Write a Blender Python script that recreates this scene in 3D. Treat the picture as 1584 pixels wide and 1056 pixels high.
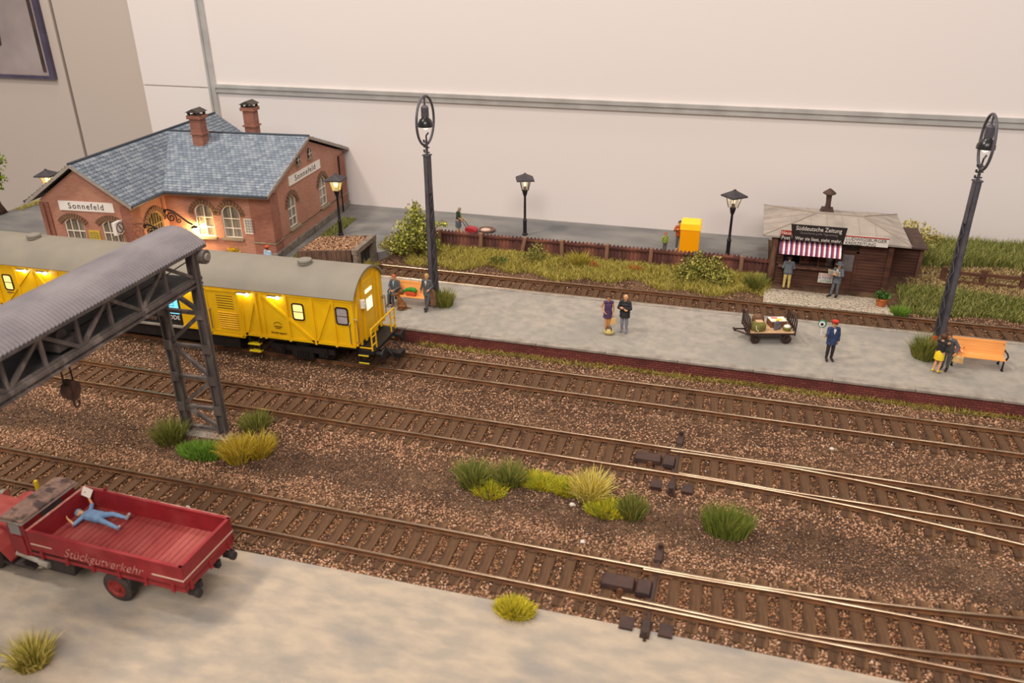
import bpy, bmesh, math, random
import numpy as np
from mathutils import Vector, Matrix, Quaternion

# ------------------------------------------------------------------ scene, camera, light
for o in list(bpy.data.objects):
    bpy.data.objects.remove(o, do_unlink=True)
SC = bpy.context.scene
COL = SC.collection
random.seed(7)
RNG = np.random.default_rng(7)
R = math.radians


def S(r, g, b):
    def f(v):
        v /= 255.0
        return v / 12.92 if v <= 0.04045 else ((v + 0.055) / 1.055) ** 2.4
    return (f(r), f(g), f(b))


# the layout is H0 scale; one Blender unit is one full-size metre of the model's prototype
CAM_PITCH, CAM_ROLL, CAM_YAW = 0.45272814, -0.00546791, -0.28239896
cd = bpy.data.cameras.new('camera')
cam = bpy.data.objects.new('camera', cd)
COL.objects.link(cam)
_f = Vector((math.sin(CAM_YAW) * math.cos(CAM_PITCH), math.cos(CAM_YAW) * math.cos(CAM_PITCH), -math.sin(CAM_PITCH)))
_r0 = Vector((math.cos(CAM_YAW), -math.sin(CAM_YAW), 0))
_u0 = _r0.cross(_f)
_r = _r0 * math.cos(CAM_ROLL) + _u0 * math.sin(CAM_ROLL)
_u = -_r0 * math.sin(CAM_ROLL) + _u0 * math.cos(CAM_ROLL)
mw = Matrix(((_r.x, _u.x, -_f.x, 0), (_r.y, _u.y, -_f.y, 0), (_r.z, _u.z, -_f.z, 15.95), (0, 0, 0, 1)))
cam.matrix_world = mw
cd.sensor_width = 36.0
cd.lens = 36.0 * 1252.5 / 1584.0
cd.clip_start = 0.5
cd.clip_end = 500
cd.dof.use_dof = True
cd.dof.focus_distance = 37.0
cd.dof.aperture_fstop = 0.32
SC.camera = cam

w = bpy.data.worlds.new('hall_light')
SC.world = w
w.use_nodes = True
bg = w.node_tree.nodes['Background']
bg.inputs[0].default_value = (1.0, 0.94, 0.89, 1)
bg.inputs[1].default_value = 0.36


def area(name, loc, target, size, power, color=(1, 0.88, 0.74), sizey=None):
    l = bpy.data.lights.new(name, 'AREA')
    l.shape = 'RECTANGLE'
    l.size = size
    l.size_y = sizey or size
    l.energy = power
    l.color = color
    o = bpy.data.objects.new(name, l)
    COL.objects.link(o)
    o.location = loc
    d = Vector(target) - Vector(loc)
    o.rotation_euler = d.to_track_quat('-Z', 'Y').to_euler()
    return o


# exhibition hall lamps: high, left of the camera and behind it, and a wide frontal fill added for the wall
area('hall_lamp', (-46, 6, 74), (-10, 26, 0), 9, 30000, (1, 0.91, 0.80))
area('hall_lamp', (4, -40, 66), (-8, 36, 0), 60, 57000, (1, 0.93, 0.87), 30)  # wide fill, set frontally to brighten the wall
area('hall_lamp', (2, 40, 70), (-4, 22, 0), 7, 8000, (1, 0.94, 0.88))
area('hall_lamp', (-34, 40, 70), (-12, 22, 0), 7, 8000, (1, 0.94, 0.88))
SC.view_settings.view_transform = 'Standard'
SC.view_settings.look = 'None'
SC.view_settings.gamma = 1
SC.view_settings.use_curve_mapping = False
SC.view_settings.exposure = 0.0
try:
    SC.cycles.use_denoising = True
    SC.cycles.max_bounces = 6
    SC.cycles.sample_clamp_indirect = 6
except Exception:
    pass

# ------------------------------------------------------------------ materials
MATS = {}


def _nodes(name):
    m = bpy.data.materials.new(name)
    m.use_nodes = True
    nt = m.node_tree
    return m, nt, nt.nodes['Principled BSDF']


def pm(name, c1, c2=None, scale=4.0, rough=0.6, metal=0.0, bump=0.0, bscale=None, stretch=None, spec=0.4,
       lo=0.35, hi=0.65, detail=5.0, c3=None, s3=0.6, lo3=0.5, hi3=0.7, emit=None, alpha_noise=None, coat=0.0):
    """plain procedural paint: two noise-mixed colours, optional third blotch colour, optional fine relief"""
    if name in MATS:
        return MATS[name]
    m, nt, b = _nodes(name)
    N, L = nt.nodes, nt.links
    b.inputs['Roughness'].default_value = rough
    b.inputs['Metallic'].default_value = metal
    b.inputs['Specular IOR Level'].default_value = spec
    if coat:
        b.inputs['Coat Weight'].default_value = coat
    src = None
    if c2 is not None or bump:
        tc = N.new('ShaderNodeTexCoord')
        src = tc.outputs['Object']
        if stretch:
            mp = N.new('ShaderNodeMapping')
            mp.inputs['Scale'].default_value = stretch
            L.new(src, mp.inputs['Vector'])
            src = mp.outputs['Vector']

    def noise(sc, lo_, hi_, det=detail):
        n = N.new('ShaderNodeTexNoise')
        n.inputs['Scale'].default_value = sc
        n.inputs['Detail'].default_value = det
        L.new(src, n.inputs['Vector'])
        r = N.new('ShaderNodeValToRGB')
        r.color_ramp.elements[0].position = lo_
        r.color_ramp.elements[1].position = hi_
        L.new(n.outputs['Fac'], r.inputs['Fac'])
        return r.outputs['Color']

    def mix(fac, a, c):
        x = N.new('ShaderNodeMix')
        x.data_type = 'RGBA'
        L.new(fac, x.inputs[0])
        if isinstance(a, tuple):
            x.inputs[6].default_value = (*a, 1)
        else:
            L.new(a, x.inputs[6])
        x.inputs[7].default_value = (*c, 1)
        return x.outputs[2]
    col = None
    if c2 is not None:
        col = mix(noise(scale, lo, hi), c1, c2)
        if c3 is not None:
            col = mix(noise(s3, lo3, hi3), col, c3)
        L.new(col, b.inputs['Base Color'])
    else:
        b.inputs['Base Color'].default_value = (*c1, 1)
    if bump:
        n = N.new('ShaderNodeTexNoise')
        n.inputs['Scale'].default_value = bscale or scale * 3
        n.inputs['Detail'].default_value = 4
        L.new(src, n.inputs['Vector'])
        bp = N.new('ShaderNodeBump')
        bp.inputs['Strength'].default_value = bump
        bp.inputs['Distance'].default_value = 0.03
        L.new(n.outputs['Fac'], bp.inputs['Height'])
        L.new(bp.outputs['Normal'], b.inputs['Normal'])
    if emit:
        b.inputs['Emission Color'].default_value = (*emit[0], 1)
        b.inputs['Emission Strength'].default_value = emit[1]
    MATS[name] = m
    return m


def brick_mat(name, c1, c2, mortar, bw=0.25, bh=0.075, ms=0.012, rough=0.75, bump=0.4, blotch=None):
    m, nt, b = _nodes(name)
    N, L = nt.nodes, nt.links
    uv = N.new('ShaderNodeUVMap')
    t = N.new('ShaderNodeTexBrick')
    t.inputs['Color1'].default_value = (*c1, 1)
    t.inputs['Color2'].default_value = (*c2, 1)
    t.inputs['Mortar'].default_value = (*mortar, 1)
    t.inputs['Scale'].default_value = 1
    t.inputs['Brick Width'].default_value = bw
    t.inputs['Row Height'].default_value = bh
    t.inputs['Mortar Size'].default_value = ms
    t.inputs['Mortar Smooth'].default_value = 0.3
    L.new(uv.outputs['UV'], t.inputs['Vector'])
    n = N.new('ShaderNodeTexNoise')
    n.inputs['Scale'].default_value = 0.9
    n.inputs['Detail'].default_value = 5
    tc = N.new('ShaderNodeTexCoord')
    L.new(tc.outputs['Object'], n.inputs['Vector'])
    r = N.new('ShaderNodeValToRGB')
    r.color_ramp.elements[0].position = 0.42
    r.color_ramp.elements[1].position = 0.62
    L.new(n.outputs['Fac'], r.inputs['Fac'])
    x = N.new('ShaderNodeMix')
    x.data_type = 'RGBA'
    x.blend_type = 'MULTIPLY' if blotch is None else 'MIX'
    f = N.new('ShaderNodeMath')
    f.operation = 'MULTIPLY'
    f.inputs[1].default_value = 0.45
    L.new(r.outputs['Color'], f.inputs[0])
    L.new(f.outputs[0], x.inputs[0])
    L.new(t.outputs['Color'], x.inputs[6])
    x.inputs[7].default_value = (*(blotch or (0.6, 0.5, 0.5)), 1)
    L.new(x.outputs[2], b.inputs['Base Color'])
    b.inputs['Roughness'].default_value = rough
    bp = N.new('ShaderNodeBump')
    bp.inputs['Strength'].default_value = bump
    bp.inputs['Distance'].default_value = 0.02
    bp.invert = True
    L.new(t.outputs['Fac'], bp.inputs['Height'])
    L.new(bp.outputs['Normal'], b.inputs['Normal'])
    MATS[name] = m
    return m


def attr_mat(name, rough=0.85, spec=0.2, trans=0.0):
    """colour from a per-piece attribute: each stone, blade or leaf has a tint of its own"""
    m, nt, b = _nodes(name)
    a = nt.nodes.new('ShaderNodeAttribute')
    a.attribute_name = 'tint'
    nt.links.new(a.outputs['Color'], b.inputs['Base Color'])
    b.inputs['Roughness'].default_value = rough
    b.inputs['Specular IOR Level'].default_value = spec
    MATS[name] = m
    return m


def glow(name, col, strength):
    m, nt, b = _nodes(name)
    b.inputs['Base Color'].default_value = (*col, 1)
    b.inputs['Emission Color'].default_value = (*col, 1)
    b.inputs['Emission Strength'].default_value = strength
    MATS[name] = m
    return m


def glass(name, col=(1, 1, 1), rough=0.05, alpha=0.25):
    m, nt, b = _nodes(name)
    N, L = nt.nodes, nt.links
    tr = N.new('ShaderNodeBsdfTransparent')
    tr.inputs[0].default_value = (*col, 1)
    gl = N.new('ShaderNodeBsdfGlossy')
    gl.inputs['Roughness'].default_value = rough
    mx = N.new('ShaderNodeMixShader')
    mx.inputs[0].default_value = alpha
    L.new(tr.outputs[0], mx.inputs[1])
    L.new(gl.outputs[0], mx.inputs[2])
    L.new(mx.outputs[0], N['Material Output'].inputs['Surface'])
    N.remove(b)
    MATS[name] = m
    return m


# ------------------------------------------------------------------ mesh builder
class MB:
    def __init__(s):
        s.v, s.f, s.mi = [], [], []

    def add(s, vs, fs, mi=0):
        b = len(s.v)
        s.v += [tuple(p) for p in vs]
        s.f += [tuple(i + b for i in q) for q in fs]
        s.mi += [mi] * len(fs)
        return s

    def box(s, c, d, rz=0.0, mi=0, rot=None, taper=1.0):
        x, y, z = d[0] / 2, d[1] / 2, d[2] / 2
        vs = [(-x, -y, -z), (x, -y, -z), (x, y, -z), (-x, y, -z),
              (-x * taper, -y * taper, z), (x * taper, -y * taper, z), (x * taper, y * taper, z), (-x * taper, y * taper, z)]
        m = rot if rot is not None else Matrix.Rotation(rz, 3, 'Z')
        c = Vector(c)
        return s.add([m @ Vector(p) + c for p in vs],
                     [(0, 3, 2, 1), (4, 5, 6, 7), (0, 1, 5, 4), (1, 2, 6, 5), (2, 3, 7, 6), (3, 0, 4, 7)], mi)

    def span(s, a, b, mi=0):
        return s.box([(a[i] + b[i]) / 2 for i in range(3)], [abs(b[i] - a[i]) for i in range(3)], mi=mi)

    def beam(s, a, b, wd, h, up=(0, 0, 1), mi=0):
        a, b = Vector(a), Vector(b)
        d = b - a
        ln = d.length
        d.normalize()
        up = Vector(up)
        sx = d.cross(up)
        if sx.length < 1e-4:
            sx = d.cross(Vector((0, 1, 0)))
        sx.normalize()
        uz = sx.cross(d)
        m = Matrix((sx, d, uz)).transposed()
        return s.box((a + b) / 2, (wd, ln, h), rot=m, mi=mi)

    def tube(s, pts, r, n=8, mi=0, closed=False, caps=True):
        pts = [Vector(p) for p in pts]
        k = len(pts)
        rr = r if isinstance(r, (list, tuple)) else [r] * k
        base = len(s.v)
        prev = None
        for i, p in enumerate(pts):
            if closed:
                t = pts[(i + 1) % k] - pts[i - 1]
            else:
                t = pts[min(i + 1, k - 1)] - pts[max(i - 1, 0)]
            t.normalize()
            if prev is None:
                ref = Vector((0, 0, 1)) if abs(t.z) < 0.9 else Vector((1, 0, 0))
                a = t.cross(ref).normalized()
            else:
                a = (prev - t * prev.dot(t)).normalized()
            prev = a
            b2 = t.cross(a)
            for j in range(n):
                an = 2 * math.pi * j / n
                s.v.append(tuple(p + (a * math.cos(an) + b2 * math.sin(an)) * rr[i]))
        m = k if closed else k - 1
        for i in range(m):
            for j in range(n):
                i2 = (i + 1) % k
                s.f.append((base + i * n + j, base + i * n + (j + 1) % n, base + i2 * n + (j + 1) % n, base + i2 * n + j))
                s.mi.append(mi)
        if caps and not closed:
            s.f.append(tuple(base + j for j in range(n))[::-1])
            s.f.append(tuple(base + (k - 1) * n + j for j in range(n)))
            s.mi += [mi, mi]
        return s

    def lathe(s, prof, c=(0, 0, 0), n=16, mi=0, m=None, caps=True):
        base = len(s.v)
        c = Vector(c)
        for r, z in prof:
            for j in range(n):
                a = 2 * math.pi * j / n
                p = Vector((r * math.cos(a), r * math.sin(a), z))
                s.v.append(tuple((m @ p if m is not None else p) + c))
        for i in range(len(prof) - 1):
            for j in range(n):
                s.f.append((base + i * n + j, base + i * n + (j + 1) % n, base + (i + 1) * n + (j + 1) % n, base + (i + 1) * n + j))
                s.mi.append(mi)
        if caps:
            s.f.append(tuple(base + j for j in range(n))[::-1])
            k = len(prof) - 1
            s.f.append(tuple(base + k * n + j for j in range(n)))
            s.mi += [mi, mi]
        return s

    def prism(s, poly, a, b, axis='y', mi=0):
        """poly is 2-D; axis y: (x, z) extruded from y=a to b; x: (y, z); z: (x, y)"""
        n = len(poly)

        def P(p, t):
            return {'y': (p[0], t, p[1]), 'x': (t, p[0], p[1]), 'z': (p[0], p[1], t)}[axis]
        vs = [P(p, a) for p in poly] + [P(p, b) for p in poly]
        fs = [tuple(range(n)), tuple(range(2 * n - 1, n - 1, -1))]
        fs += [(i, i + n, (i + 1) % n + n, (i + 1) % n) for i in range(n)]
        return s.add(vs, fs, mi)

    def sphere(s, c, r, n=12, mi=0, m=None):
        if not isinstance(r, (tuple, list)):
            r = (r, r, r)
        prof = []
        k = max(4, n // 2)
        base = len(s.v)
        c = Vector(c)
        for i in range(1, k):
            t = math.pi * i / k
            for j in range(n):
                a = 2 * math.pi * j / n
                p = Vector((r[0] * math.sin(t) * math.cos(a), r[1] * math.sin(t) * math.sin(a), -r[2] * math.cos(t)))
                s.v.append(tuple((m @ p if m is not None else p) + c))
        b0 = len(s.v)
        for sg in (-1, 1):
            p = Vector((0, 0, sg * r[2]))
            s.v.append(tuple((m @ p if m is not None else p) + c))
        for i in range(k - 2):
            for j in range(n):
                s.f.append((base + i * n + j, base + i * n + (j + 1) % n, base + (i + 1) * n + (j + 1) % n, base + (i + 1) * n + j))
                s.mi.append(mi)
        for j in range(n):
            s.f.append((b0, base + (j + 1) % n, base + j))
            s.f.append((b0 + 1, base + (k - 2) * n + j, base + (k - 2) * n + (j + 1) % n))
            s.mi += [mi, mi]
        return s

    def build(s, name, mats, parent=None, smooth=False, kind=None, label=None, bevel=0.0, fix=True, auto=None):
        me = bpy.data.meshes.new(name)
        me.from_pydata(s.v, [], s.f)
        if not isinstance(mats, (list, tuple)):
            mats = [mats]
        for m in mats:
            me.materials.append(m)
        if len(mats) > 1:
            me.polygons.foreach_set('material_index', s.mi)
        if fix:
            bm = bmesh.new()
            bm.from_mesh(me)
            bmesh.ops.recalc_face_normals(bm, faces=bm.faces)
            bm.to_mesh(me)
            bm.free()
        box_uv(me)
        if smooth:
            me.polygons.foreach_set('use_smooth', [True] * len(me.polygons))
        o = link(name, me, parent)
        if smooth and auto:
            me.set_sharp_from_angle(angle=R(auto))
        if kind:
            o['kind'] = kind
        if label:
            o['label'] = label
        if bevel:
            md = o.modifiers.new('bevel', 'BEVEL')
            md.width = bevel
            md.segments = 2
            md.limit_method = 'ANGLE'
        return o


def box_uv(me):
    uvl = me.uv_layers.new(name='UVMap')
    n = len(me.loops)
    if n == 0:
        return
    vi = np.empty(n, dtype=np.int32)
    me.loops.foreach_get('vertex_index', vi)
    co = np.empty(len(me.vertices) * 3)
    me.vertices.foreach_get('co', co)
    co = co.reshape(-1, 3)[vi]
    pn = np.empty(len(me.polygons) * 3)
    me.polygons.foreach_get('normal', pn)
    pn = np.abs(pn.reshape(-1, 3))
    tot = np.empty(len(me.polygons), dtype=np.int32)
    me.polygons.foreach_get('loop_total', tot)
    ln = np.repeat(pn, tot, axis=0)
    ax = ln.argmax(1)
    u = np.where(ax == 0, co[:, 1], co[:, 0])
    v = np.where(ax == 2, co[:, 1], co[:, 2])
    uvl.data.foreach_set('uv', np.stack([u, v], 1).ravel())


def link(name, me, parent=None):
    o = bpy.data.objects.new(name, me)
    COL.objects.link(o)
    if parent is not None:
        o.parent = parent
    return o


def tag(o, label, cat, group=None, kind=None):
    o['label'] = label
    o['category'] = cat
    if group:
        o['group'] = group
    if kind:
        o['kind'] = kind
    return o


def thing(name, label, cat, loc=(0, 0, 0), rz=0.0, group=None):
    o = bpy.data.objects.new(name, None)
    COL.objects.link(o)
    o.location = loc
    o.rotation_euler = (0, 0, rz)
    o.empty_display_size = 0.2
    return tag(o, label, cat, group)


def struct(o):
    o['kind'] = 'structure'
    return o


def dup(root, loc, rz, label=None, group=None):
    kids = {}
    for x in bpy.data.objects:
        if x.parent is not None:
            kids.setdefault(x.parent, []).append(x)
    r = root.copy()
    COL.objects.link(r)
    r.location = loc
    r.rotation_euler = (0, 0, rz)
    if label:
        r['label'] = label
    if group:
        r['group'] = group
    for ch in kids.get(root, []):
        c = ch.copy()
        COL.objects.link(c)
        c.parent = r
        for g in kids.get(ch, []):
            d = g.copy()
            COL.objects.link(d)
            d.parent = c
    return r


def inst(src, name, parent, loc=(0, 0, 0), rot=(0, 0, 0), scale=(1, 1, 1)):
    o = bpy.data.objects.new(name, src.data)
    COL.objects.link(o)
    o.parent = parent
    o.location = loc
    o.rotation_euler = rot
    o.scale = scale
    return o


def text(txt, name, size, mat, parent, loc, rot, extrude=0.006, align='CENTER', shear=0.0, sx=1.0, offset=0.0, label=None, space=1.0):
    c = bpy.data.curves.new('lettering', 'FONT')
    c.body = txt
    c.size = size
    c.extrude = extrude
    c.align_x = align
    c.align_y = 'CENTER'
    c.shear = shear
    c.offset = offset
    c.space_character = space
    c.resolution_u = 3
    t = bpy.data.objects.new('tmp', c)
    COL.objects.link(t)
    dg = bpy.context.evaluated_depsgraph_get()
    dg.update()
    me = bpy.data.meshes.new_from_object(t.evaluated_get(dg))
    bpy.data.objects.remove(t, do_unlink=True)
    bpy.data.curves.remove(c)
    me.materials.clear()
    me.materials.append(mat)
    o = link(name, me, parent)
    o.location = loc
    o.rotation_euler = rot
    o.scale = (sx, 1, 1)
    if label:
        o['label'] = label
    return o


def np_mesh(name, V, F, tint, mat, smooth=False):
    """big arrays: V (n,3), F (m,k) all faces of one size, tint (n,3) colour per vertex"""
    me = bpy.data.meshes.new(name)
    n, (m, k) = len(V), F.shape
    me.vertices.add(n)
    me.vertices.foreach_set('co', np.ascontiguousarray(V, dtype=np.float32).ravel())
    me.loops.add(m * k)
    me.loops.foreach_set('vertex_index', np.ascontiguousarray(F, dtype=np.int32).ravel())
    me.polygons.add(m)
    me.polygons.foreach_set('loop_start', np.arange(0, m * k, k, dtype=np.int32))
    me.update(calc_edges=True)
    if tint is not None:
        a = me.color_attributes.new('tint', 'FLOAT_COLOR', 'POINT')
        a.data.foreach_set('color', np.concatenate([tint, np.ones((n, 1))], 1).astype(np.float32).ravel())
    me.materials.append(mat)
    if smooth:
        me.polygons.foreach_set('use_smooth', [True] * m)
    return me


def cut(o, cutter_mb, parent=None):
    """carve recesses out of a solid once, then bake"""
    c = cutter_mb.build('cutter', MATS['black'], parent)
    md = o.modifiers.new('b', 'BOOLEAN')
    md.object = c
    md.operation = 'DIFFERENCE'
    md.solver = 'EXACT'
    dg = bpy.context.evaluated_depsgraph_get()
    dg.update()
    me = bpy.data.meshes.new_from_object(o.evaluated_get(dg))
    o.modifiers.clear()
    mats = list(o.data.materials)
    o.data = me
    me.materials.clear()
    for m in mats:
        me.materials.append(m)
    while me.uv_layers:
        me.uv_layers.remove(me.uv_layers[0])
    box_uv(me)
    bpy.data.objects.remove(c, do_unlink=True)
    return o
# ------------------------------------------------------------------ palette
pm('black', S(24, 22, 24), rough=0.5)
pm('ground', S(96, 72, 56), S(72, 54, 44), 2.2, 0.95, bump=0.8, bscale=14, spec=0.1, c3=S(112, 86, 66), s3=0.35)
pm('sleeper', S(96, 69, 49), S(70, 51, 38), 1.2, 0.85, bump=0.5, bscale=9, stretch=(6, 1, 6), c3=S(128, 94, 64), s3=0.5, lo3=0.5, hi3=0.66, spec=0.2)
pm('rail_side', S(128, 84, 52), S(96, 64, 44), 3, 0.7, metal=0.2, spec=0.3)
pm('rail_top', S(170, 148, 124), S(130, 108, 88), 0.9, 0.28, metal=0.95)
pm('asphalt', S(166, 156, 144), S(146, 140, 131), 2.4, 0.9, bump=0.25, bscale=30, c3=S(140, 136, 129), s3=0.25, spec=0.15)
pm('kerb', S(164, 154, 142), S(138, 128, 118), 2.2, 0.85, bump=0.4, bscale=16, spec=0.15)
pm('road', S(180, 163, 143), S(158, 147, 134), 1.3, 0.9, bump=0.3, bscale=9, stretch=(1, 2.2, 1), c3=S(136, 131, 126), s3=0.45, lo3=0.5, hi3=0.78, detail=9.0, spec=0.12)
pm('yard', S(130, 126, 122), S(112, 110, 109), 0.5, 0.92, bump=0.2, bscale=20, stretch=(1, 2, 1), c3=S(142, 137, 131), s3=0.22, spec=0.12)
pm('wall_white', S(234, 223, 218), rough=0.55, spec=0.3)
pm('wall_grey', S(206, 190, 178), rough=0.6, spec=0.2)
pm('alu', S(206, 202, 197), S(190, 185, 180), 0.8, 0.3, metal=0.35)
pm('seam', S(120, 108, 100), rough=0.8)
pm('wood_base', S(120, 90, 62), rough=0.8)
pm('hall_floor', S(120, 112, 106), rough=0.8)
brick_mat('platform_brick', S(138, 66, 56), S(112, 50, 44), S(70, 40, 36), 0.26, 0.1, 0.014, bump=0.6)
attr_mat('gravel', 0.95, 0.15)
attr_mat('grass', 0.7, 0.25)
attr_mat('leaf', 0.65, 0.3)

# ------------------------------------------------------------------ room: exhibition stand walls
wb = MB()
wb.span((-39.6, 47.75, -75), (40, 47.95, 75)).build('wall_back', MATS['wall_white'])
wall_back = bpy.data.objects['wall_back']
struct(wall_back)
for (a, b) in (((-39.6, 47.6, -75), (-34.35, 47.75, 7.70)), ((-39.6, 47.6, 7.78), (-34.35, 47.75, 75)),
               ((-33.9, 47.6, -75), (40, 47.75, 7.55)), ((-33.9, 47.6, 7.95), (40, 47.75, 75))):
    MB().span(a, b).build('panel', MATS['wall_white'], wall_back)
t1 = MB()
t1.span((-33.9, 47.42, 7.50), (40, 47.6, 7.62)).span((-33.9, 47.38, 7.80), (40, 47.6, 8.02)).span((-33.9, 47.5, 7.62), (40, 47.7, 7.80))
struct(t1.build('trim_1', MATS['alu']))
t2 = MB()
t2.span((-34.42, 47.4, -75), (-34.28, 47.62, 75)).span((-34.05, 47.4, -75), (-33.9, 47.62, 75)).span((-34.28, 47.48, -75), (-34.05, 47.7, 75))
struct(t2.build('trim_2', MATS['alu']))
wl = MB()
wl.span((-110, 56.15, -75), (-38, 56.4, 75))
wall_left = struct(wl.build('wall_left', MATS['seam']))
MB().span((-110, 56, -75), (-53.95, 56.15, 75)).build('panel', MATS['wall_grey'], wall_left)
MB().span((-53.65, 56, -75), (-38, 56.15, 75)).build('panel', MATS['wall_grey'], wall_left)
struct(MB().span((-130, -60, -76), (60, 60, -75)).build('floor', MATS['hall_floor']))

pm('poster_paper', S(176, 160, 156), S(150, 136, 134), 0.2, 0.6)
pm('poster_frame', S(88, 78, 100), S(70, 62, 80), 0.8, 0.4)
pm('poster_ink', S(46, 40, 40), S(90, 64, 58), 0.8, 0.5)
pm('poster_blue', S(70, 100, 170), rough=0.5)
po = thing('poster', 'framed white poster hanging on the grey wall at far left', 'poster', (-63, 55.95, 14.2))
MB().span((-8.0, -0.1, -7.5), (7.75, 0, 9)).build('sheet', MATS['poster_paper'], po)
MB().span((7.1, -0.16, -7.2), (7.4, -0.1, 9)).build('inner_edge', MATS['poster_ink'], po)
MB().span((-6, -0.12, -1.0), (2.7, -0.1, 6)).build('white_field', MATS['wall_white'], po)
fr = MB()
fr.span((7.75, -0.3, -7.75), (8.2, 0.05, 9)).span((-8, -0.3, -7.75), (7.75, 0.05, -7.5)).span((-8.6, -0.35, -7.75), (-8, 0.05, 9)).span((-8.6, -0.35, 9), (8.25, 0.05, 9.5))
fr.build('frame', MATS['poster_frame'], po)
pi = MB()
pi.prism([(1.3, -5.9), (2.6, -5.6), (3.5, -5.2), (3.7, -3.6), (3.1, -2.6), (1.4, -2.5)], -0.13, -0.1)
pi.build('print', MATS['poster_ink'], po)
MB().span((-2, -0.13, -1.6), (3.5, -0.1, -1.25)).build('stripe', MATS['poster_blue'], po)

# ------------------------------------------------------------------ terrain
TR = {1: 37.45, 2: 27.82, 3: 23.465, 4: 17.21}


def smooth(a, b, x):
    t = np.clip((x - a) / (b - a), 0, 1)
    return t * t * (3 - 2 * t)


def hgt(x, y):
    x = np.asarray(x, float)
    y = np.asarray(y, float)
    h = np.zeros(np.broadcast(x, y).shape)
    for c in TR.values():
        h = np.maximum(h, 0.115 * (1 - smooth(1.5, 2.3, np.abs(y - c))))
    h = h + 0.05 * np.sin(x * 0.9 + y * 0.5) * np.sin(y * 1.3 - x * 0.35) * (np.abs(y - 20.4) < 2.0) * (1 - smooth(1.2, 2.0, np.abs(y - 20.4)))
    bank = smooth(38.9, 41.0, y) * 0.5
    right = smooth(6.5, 8.5, x)
    bank = bank + right * smooth(40.5, 44.5, y) * 0.75
    h = h + bank
    return h


xs = np.arange(-46, 18.01, 0.4)
ys = np.arange(15, 47.61, 0.2)
X, Y = np.meshgrid(xs, ys)
Z = hgt(X, Y) + RNG.normal(0, 0.008, X.shape)
V = np.stack([X, Y, Z], -1).reshape(-1, 3)
ny, nx = X.shape
idx = np.arange(nx * ny).reshape(ny, nx)
F = np.stack([idx[:-1, :-1], idx[:-1, 1:], idx[1:, 1:], idx[1:, :-1]], -1).reshape(-1, 4)
struct(link('track_bed', np_mesh('track_bed', V, F, None, MATS['ground'], True)))
struct(MB().span((-46, 2.0, -3.5), (18, 47.6, -0.35)).build('layout_base', MATS['wood_base']))

# road in front of the tracks
rd = MB()
rd.prism([(-46, 15.45), (-20, 15.56), (-13.5, 15.62), (-8, 15.70), (-1.7, 15.77), (5, 15.80), (18, 15.82), (18, 2), (-46, 2)], -0.36, 0.2, 'z')
struct(rd.build('road', MATS['road'], bevel=0.02))

# yard behind the tracks
yd = MB()
yd.prism([(-46, 35.9), (-22.6, 35.9), (-22.6, 39.3), (-19.2, 39.3), (-17.6, 41.55), (1.85, 41.55), (1.85, 47.6), (-46, 47.6)], -0.3, 0.6, 'z')
struct(yd.build('yard', MATS['yard'], bevel=0.02))

# ------------------------------------------------------------------ platform
pf = MB()
pf.span((-46, 30.32, -0.3), (18, 35.75, 0.655))
platform = struct(pf.build('platform', MATS['asphalt']))
MB().span((-46, 30.26, -0.3), (18, 30.34, 0.585)).build('brick_face', MATS['platform_brick'], platform)
MB().span((-46, 35.73, -0.3), (18, 35.8, 0.58)).build('back_face', MATS['platform_brick'], platform)
ks = MB().box((0, 0, 0), (2.975, 0.36, 0.085)).build('kerb_stone', MATS['kerb'], platform, bevel=0.012)
kf = MB().box((0, 0, 0), (2.985, 0.26, 0.115)).build('kerb_stone', MATS['kerb'], platform, bevel=0.012)
k0 = True
for i in range(22):
    x = -45.2 + 3.0 * i
    for src, y, z in ((ks, 30.38, 0.63), (kf, 35.74, 0.615)):
        z2 = z + random.uniform(-0.006, 0.006)
        if k0:
            src.location = (x, y, z2)
        else:
            inst(src, 'kerb_stone', platform, (x, y, z2))
    k0 = False

# ------------------------------------------------------------------ tracks
PROF = [(-0.07, 0.19), (-0.07, 0.205), (-0.018, 0.225), (-0.018, 0.295), (-0.038, 0.305), (-0.038, 0.335), (-0.024, 0.35),
        (0.024, 0.35), (0.038, 0.335), (0.038, 0.305), (0.018, 0.295), (0.018, 0.225), (0.07, 0.205), (0.07, 0.19)]


def rail(path, parent, name='rail'):
    m = MB()
    n = len(PROF)
    for i, (x, y) in enumerate(path):
        a = path[max(i - 1, 0)]
        b = path[min(i + 1, len(path) - 1)]
        d = Vector((b[0] - a[0], b[1] - a[1]))
        d.normalize()
        for (o, z) in PROF:
            m.v.append((x - d.y * o, y + d.x * o, z))
    for i in range(len(path) - 1):
        for j in range(n):
            m.f.append((i * n + j, i * n + (j + 1) % n, (i + 1) * n + (j + 1) % n, (i + 1) * n + j))
            m.mi.append(1 if j in (5, 6, 7) else 0)
    m.f.append(tuple(range(n)))
    m.f.append(tuple(range((len(path) - 1) * n, len(path) * n)))
    m.mi += [0, 0]
    return m.build(name, [MATS['rail_side'], MATS['rail_top']], parent)


def sleeper_mesh():
    m = MB()
    m.box((0, 0, 0.115), (0.31, 2.5, 0.15), taper=0.97)
    for sy in (-0.76, 0.76):
        m.box((0, sy - 0.11, 0.205), (0.16, 0.09, 0.035)).box((0, sy + 0.11, 0.205), (0.16, 0.09, 0.035))
    return m


X0, XK = -1.3, 0.0077
G = 0.76


def curve(y0, sg, xa=X0, xb=17.5, clip=None):
    pts = []
    k = 0
    x = xa
    while x <= xb + 1e-6:
        y = y0 + sg * XK * max(0.0, x - X0) ** 2
        if clip:
            y = clip(x, y)
        pts.append((x, y))
        x += 0.6
    return pts


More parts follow.
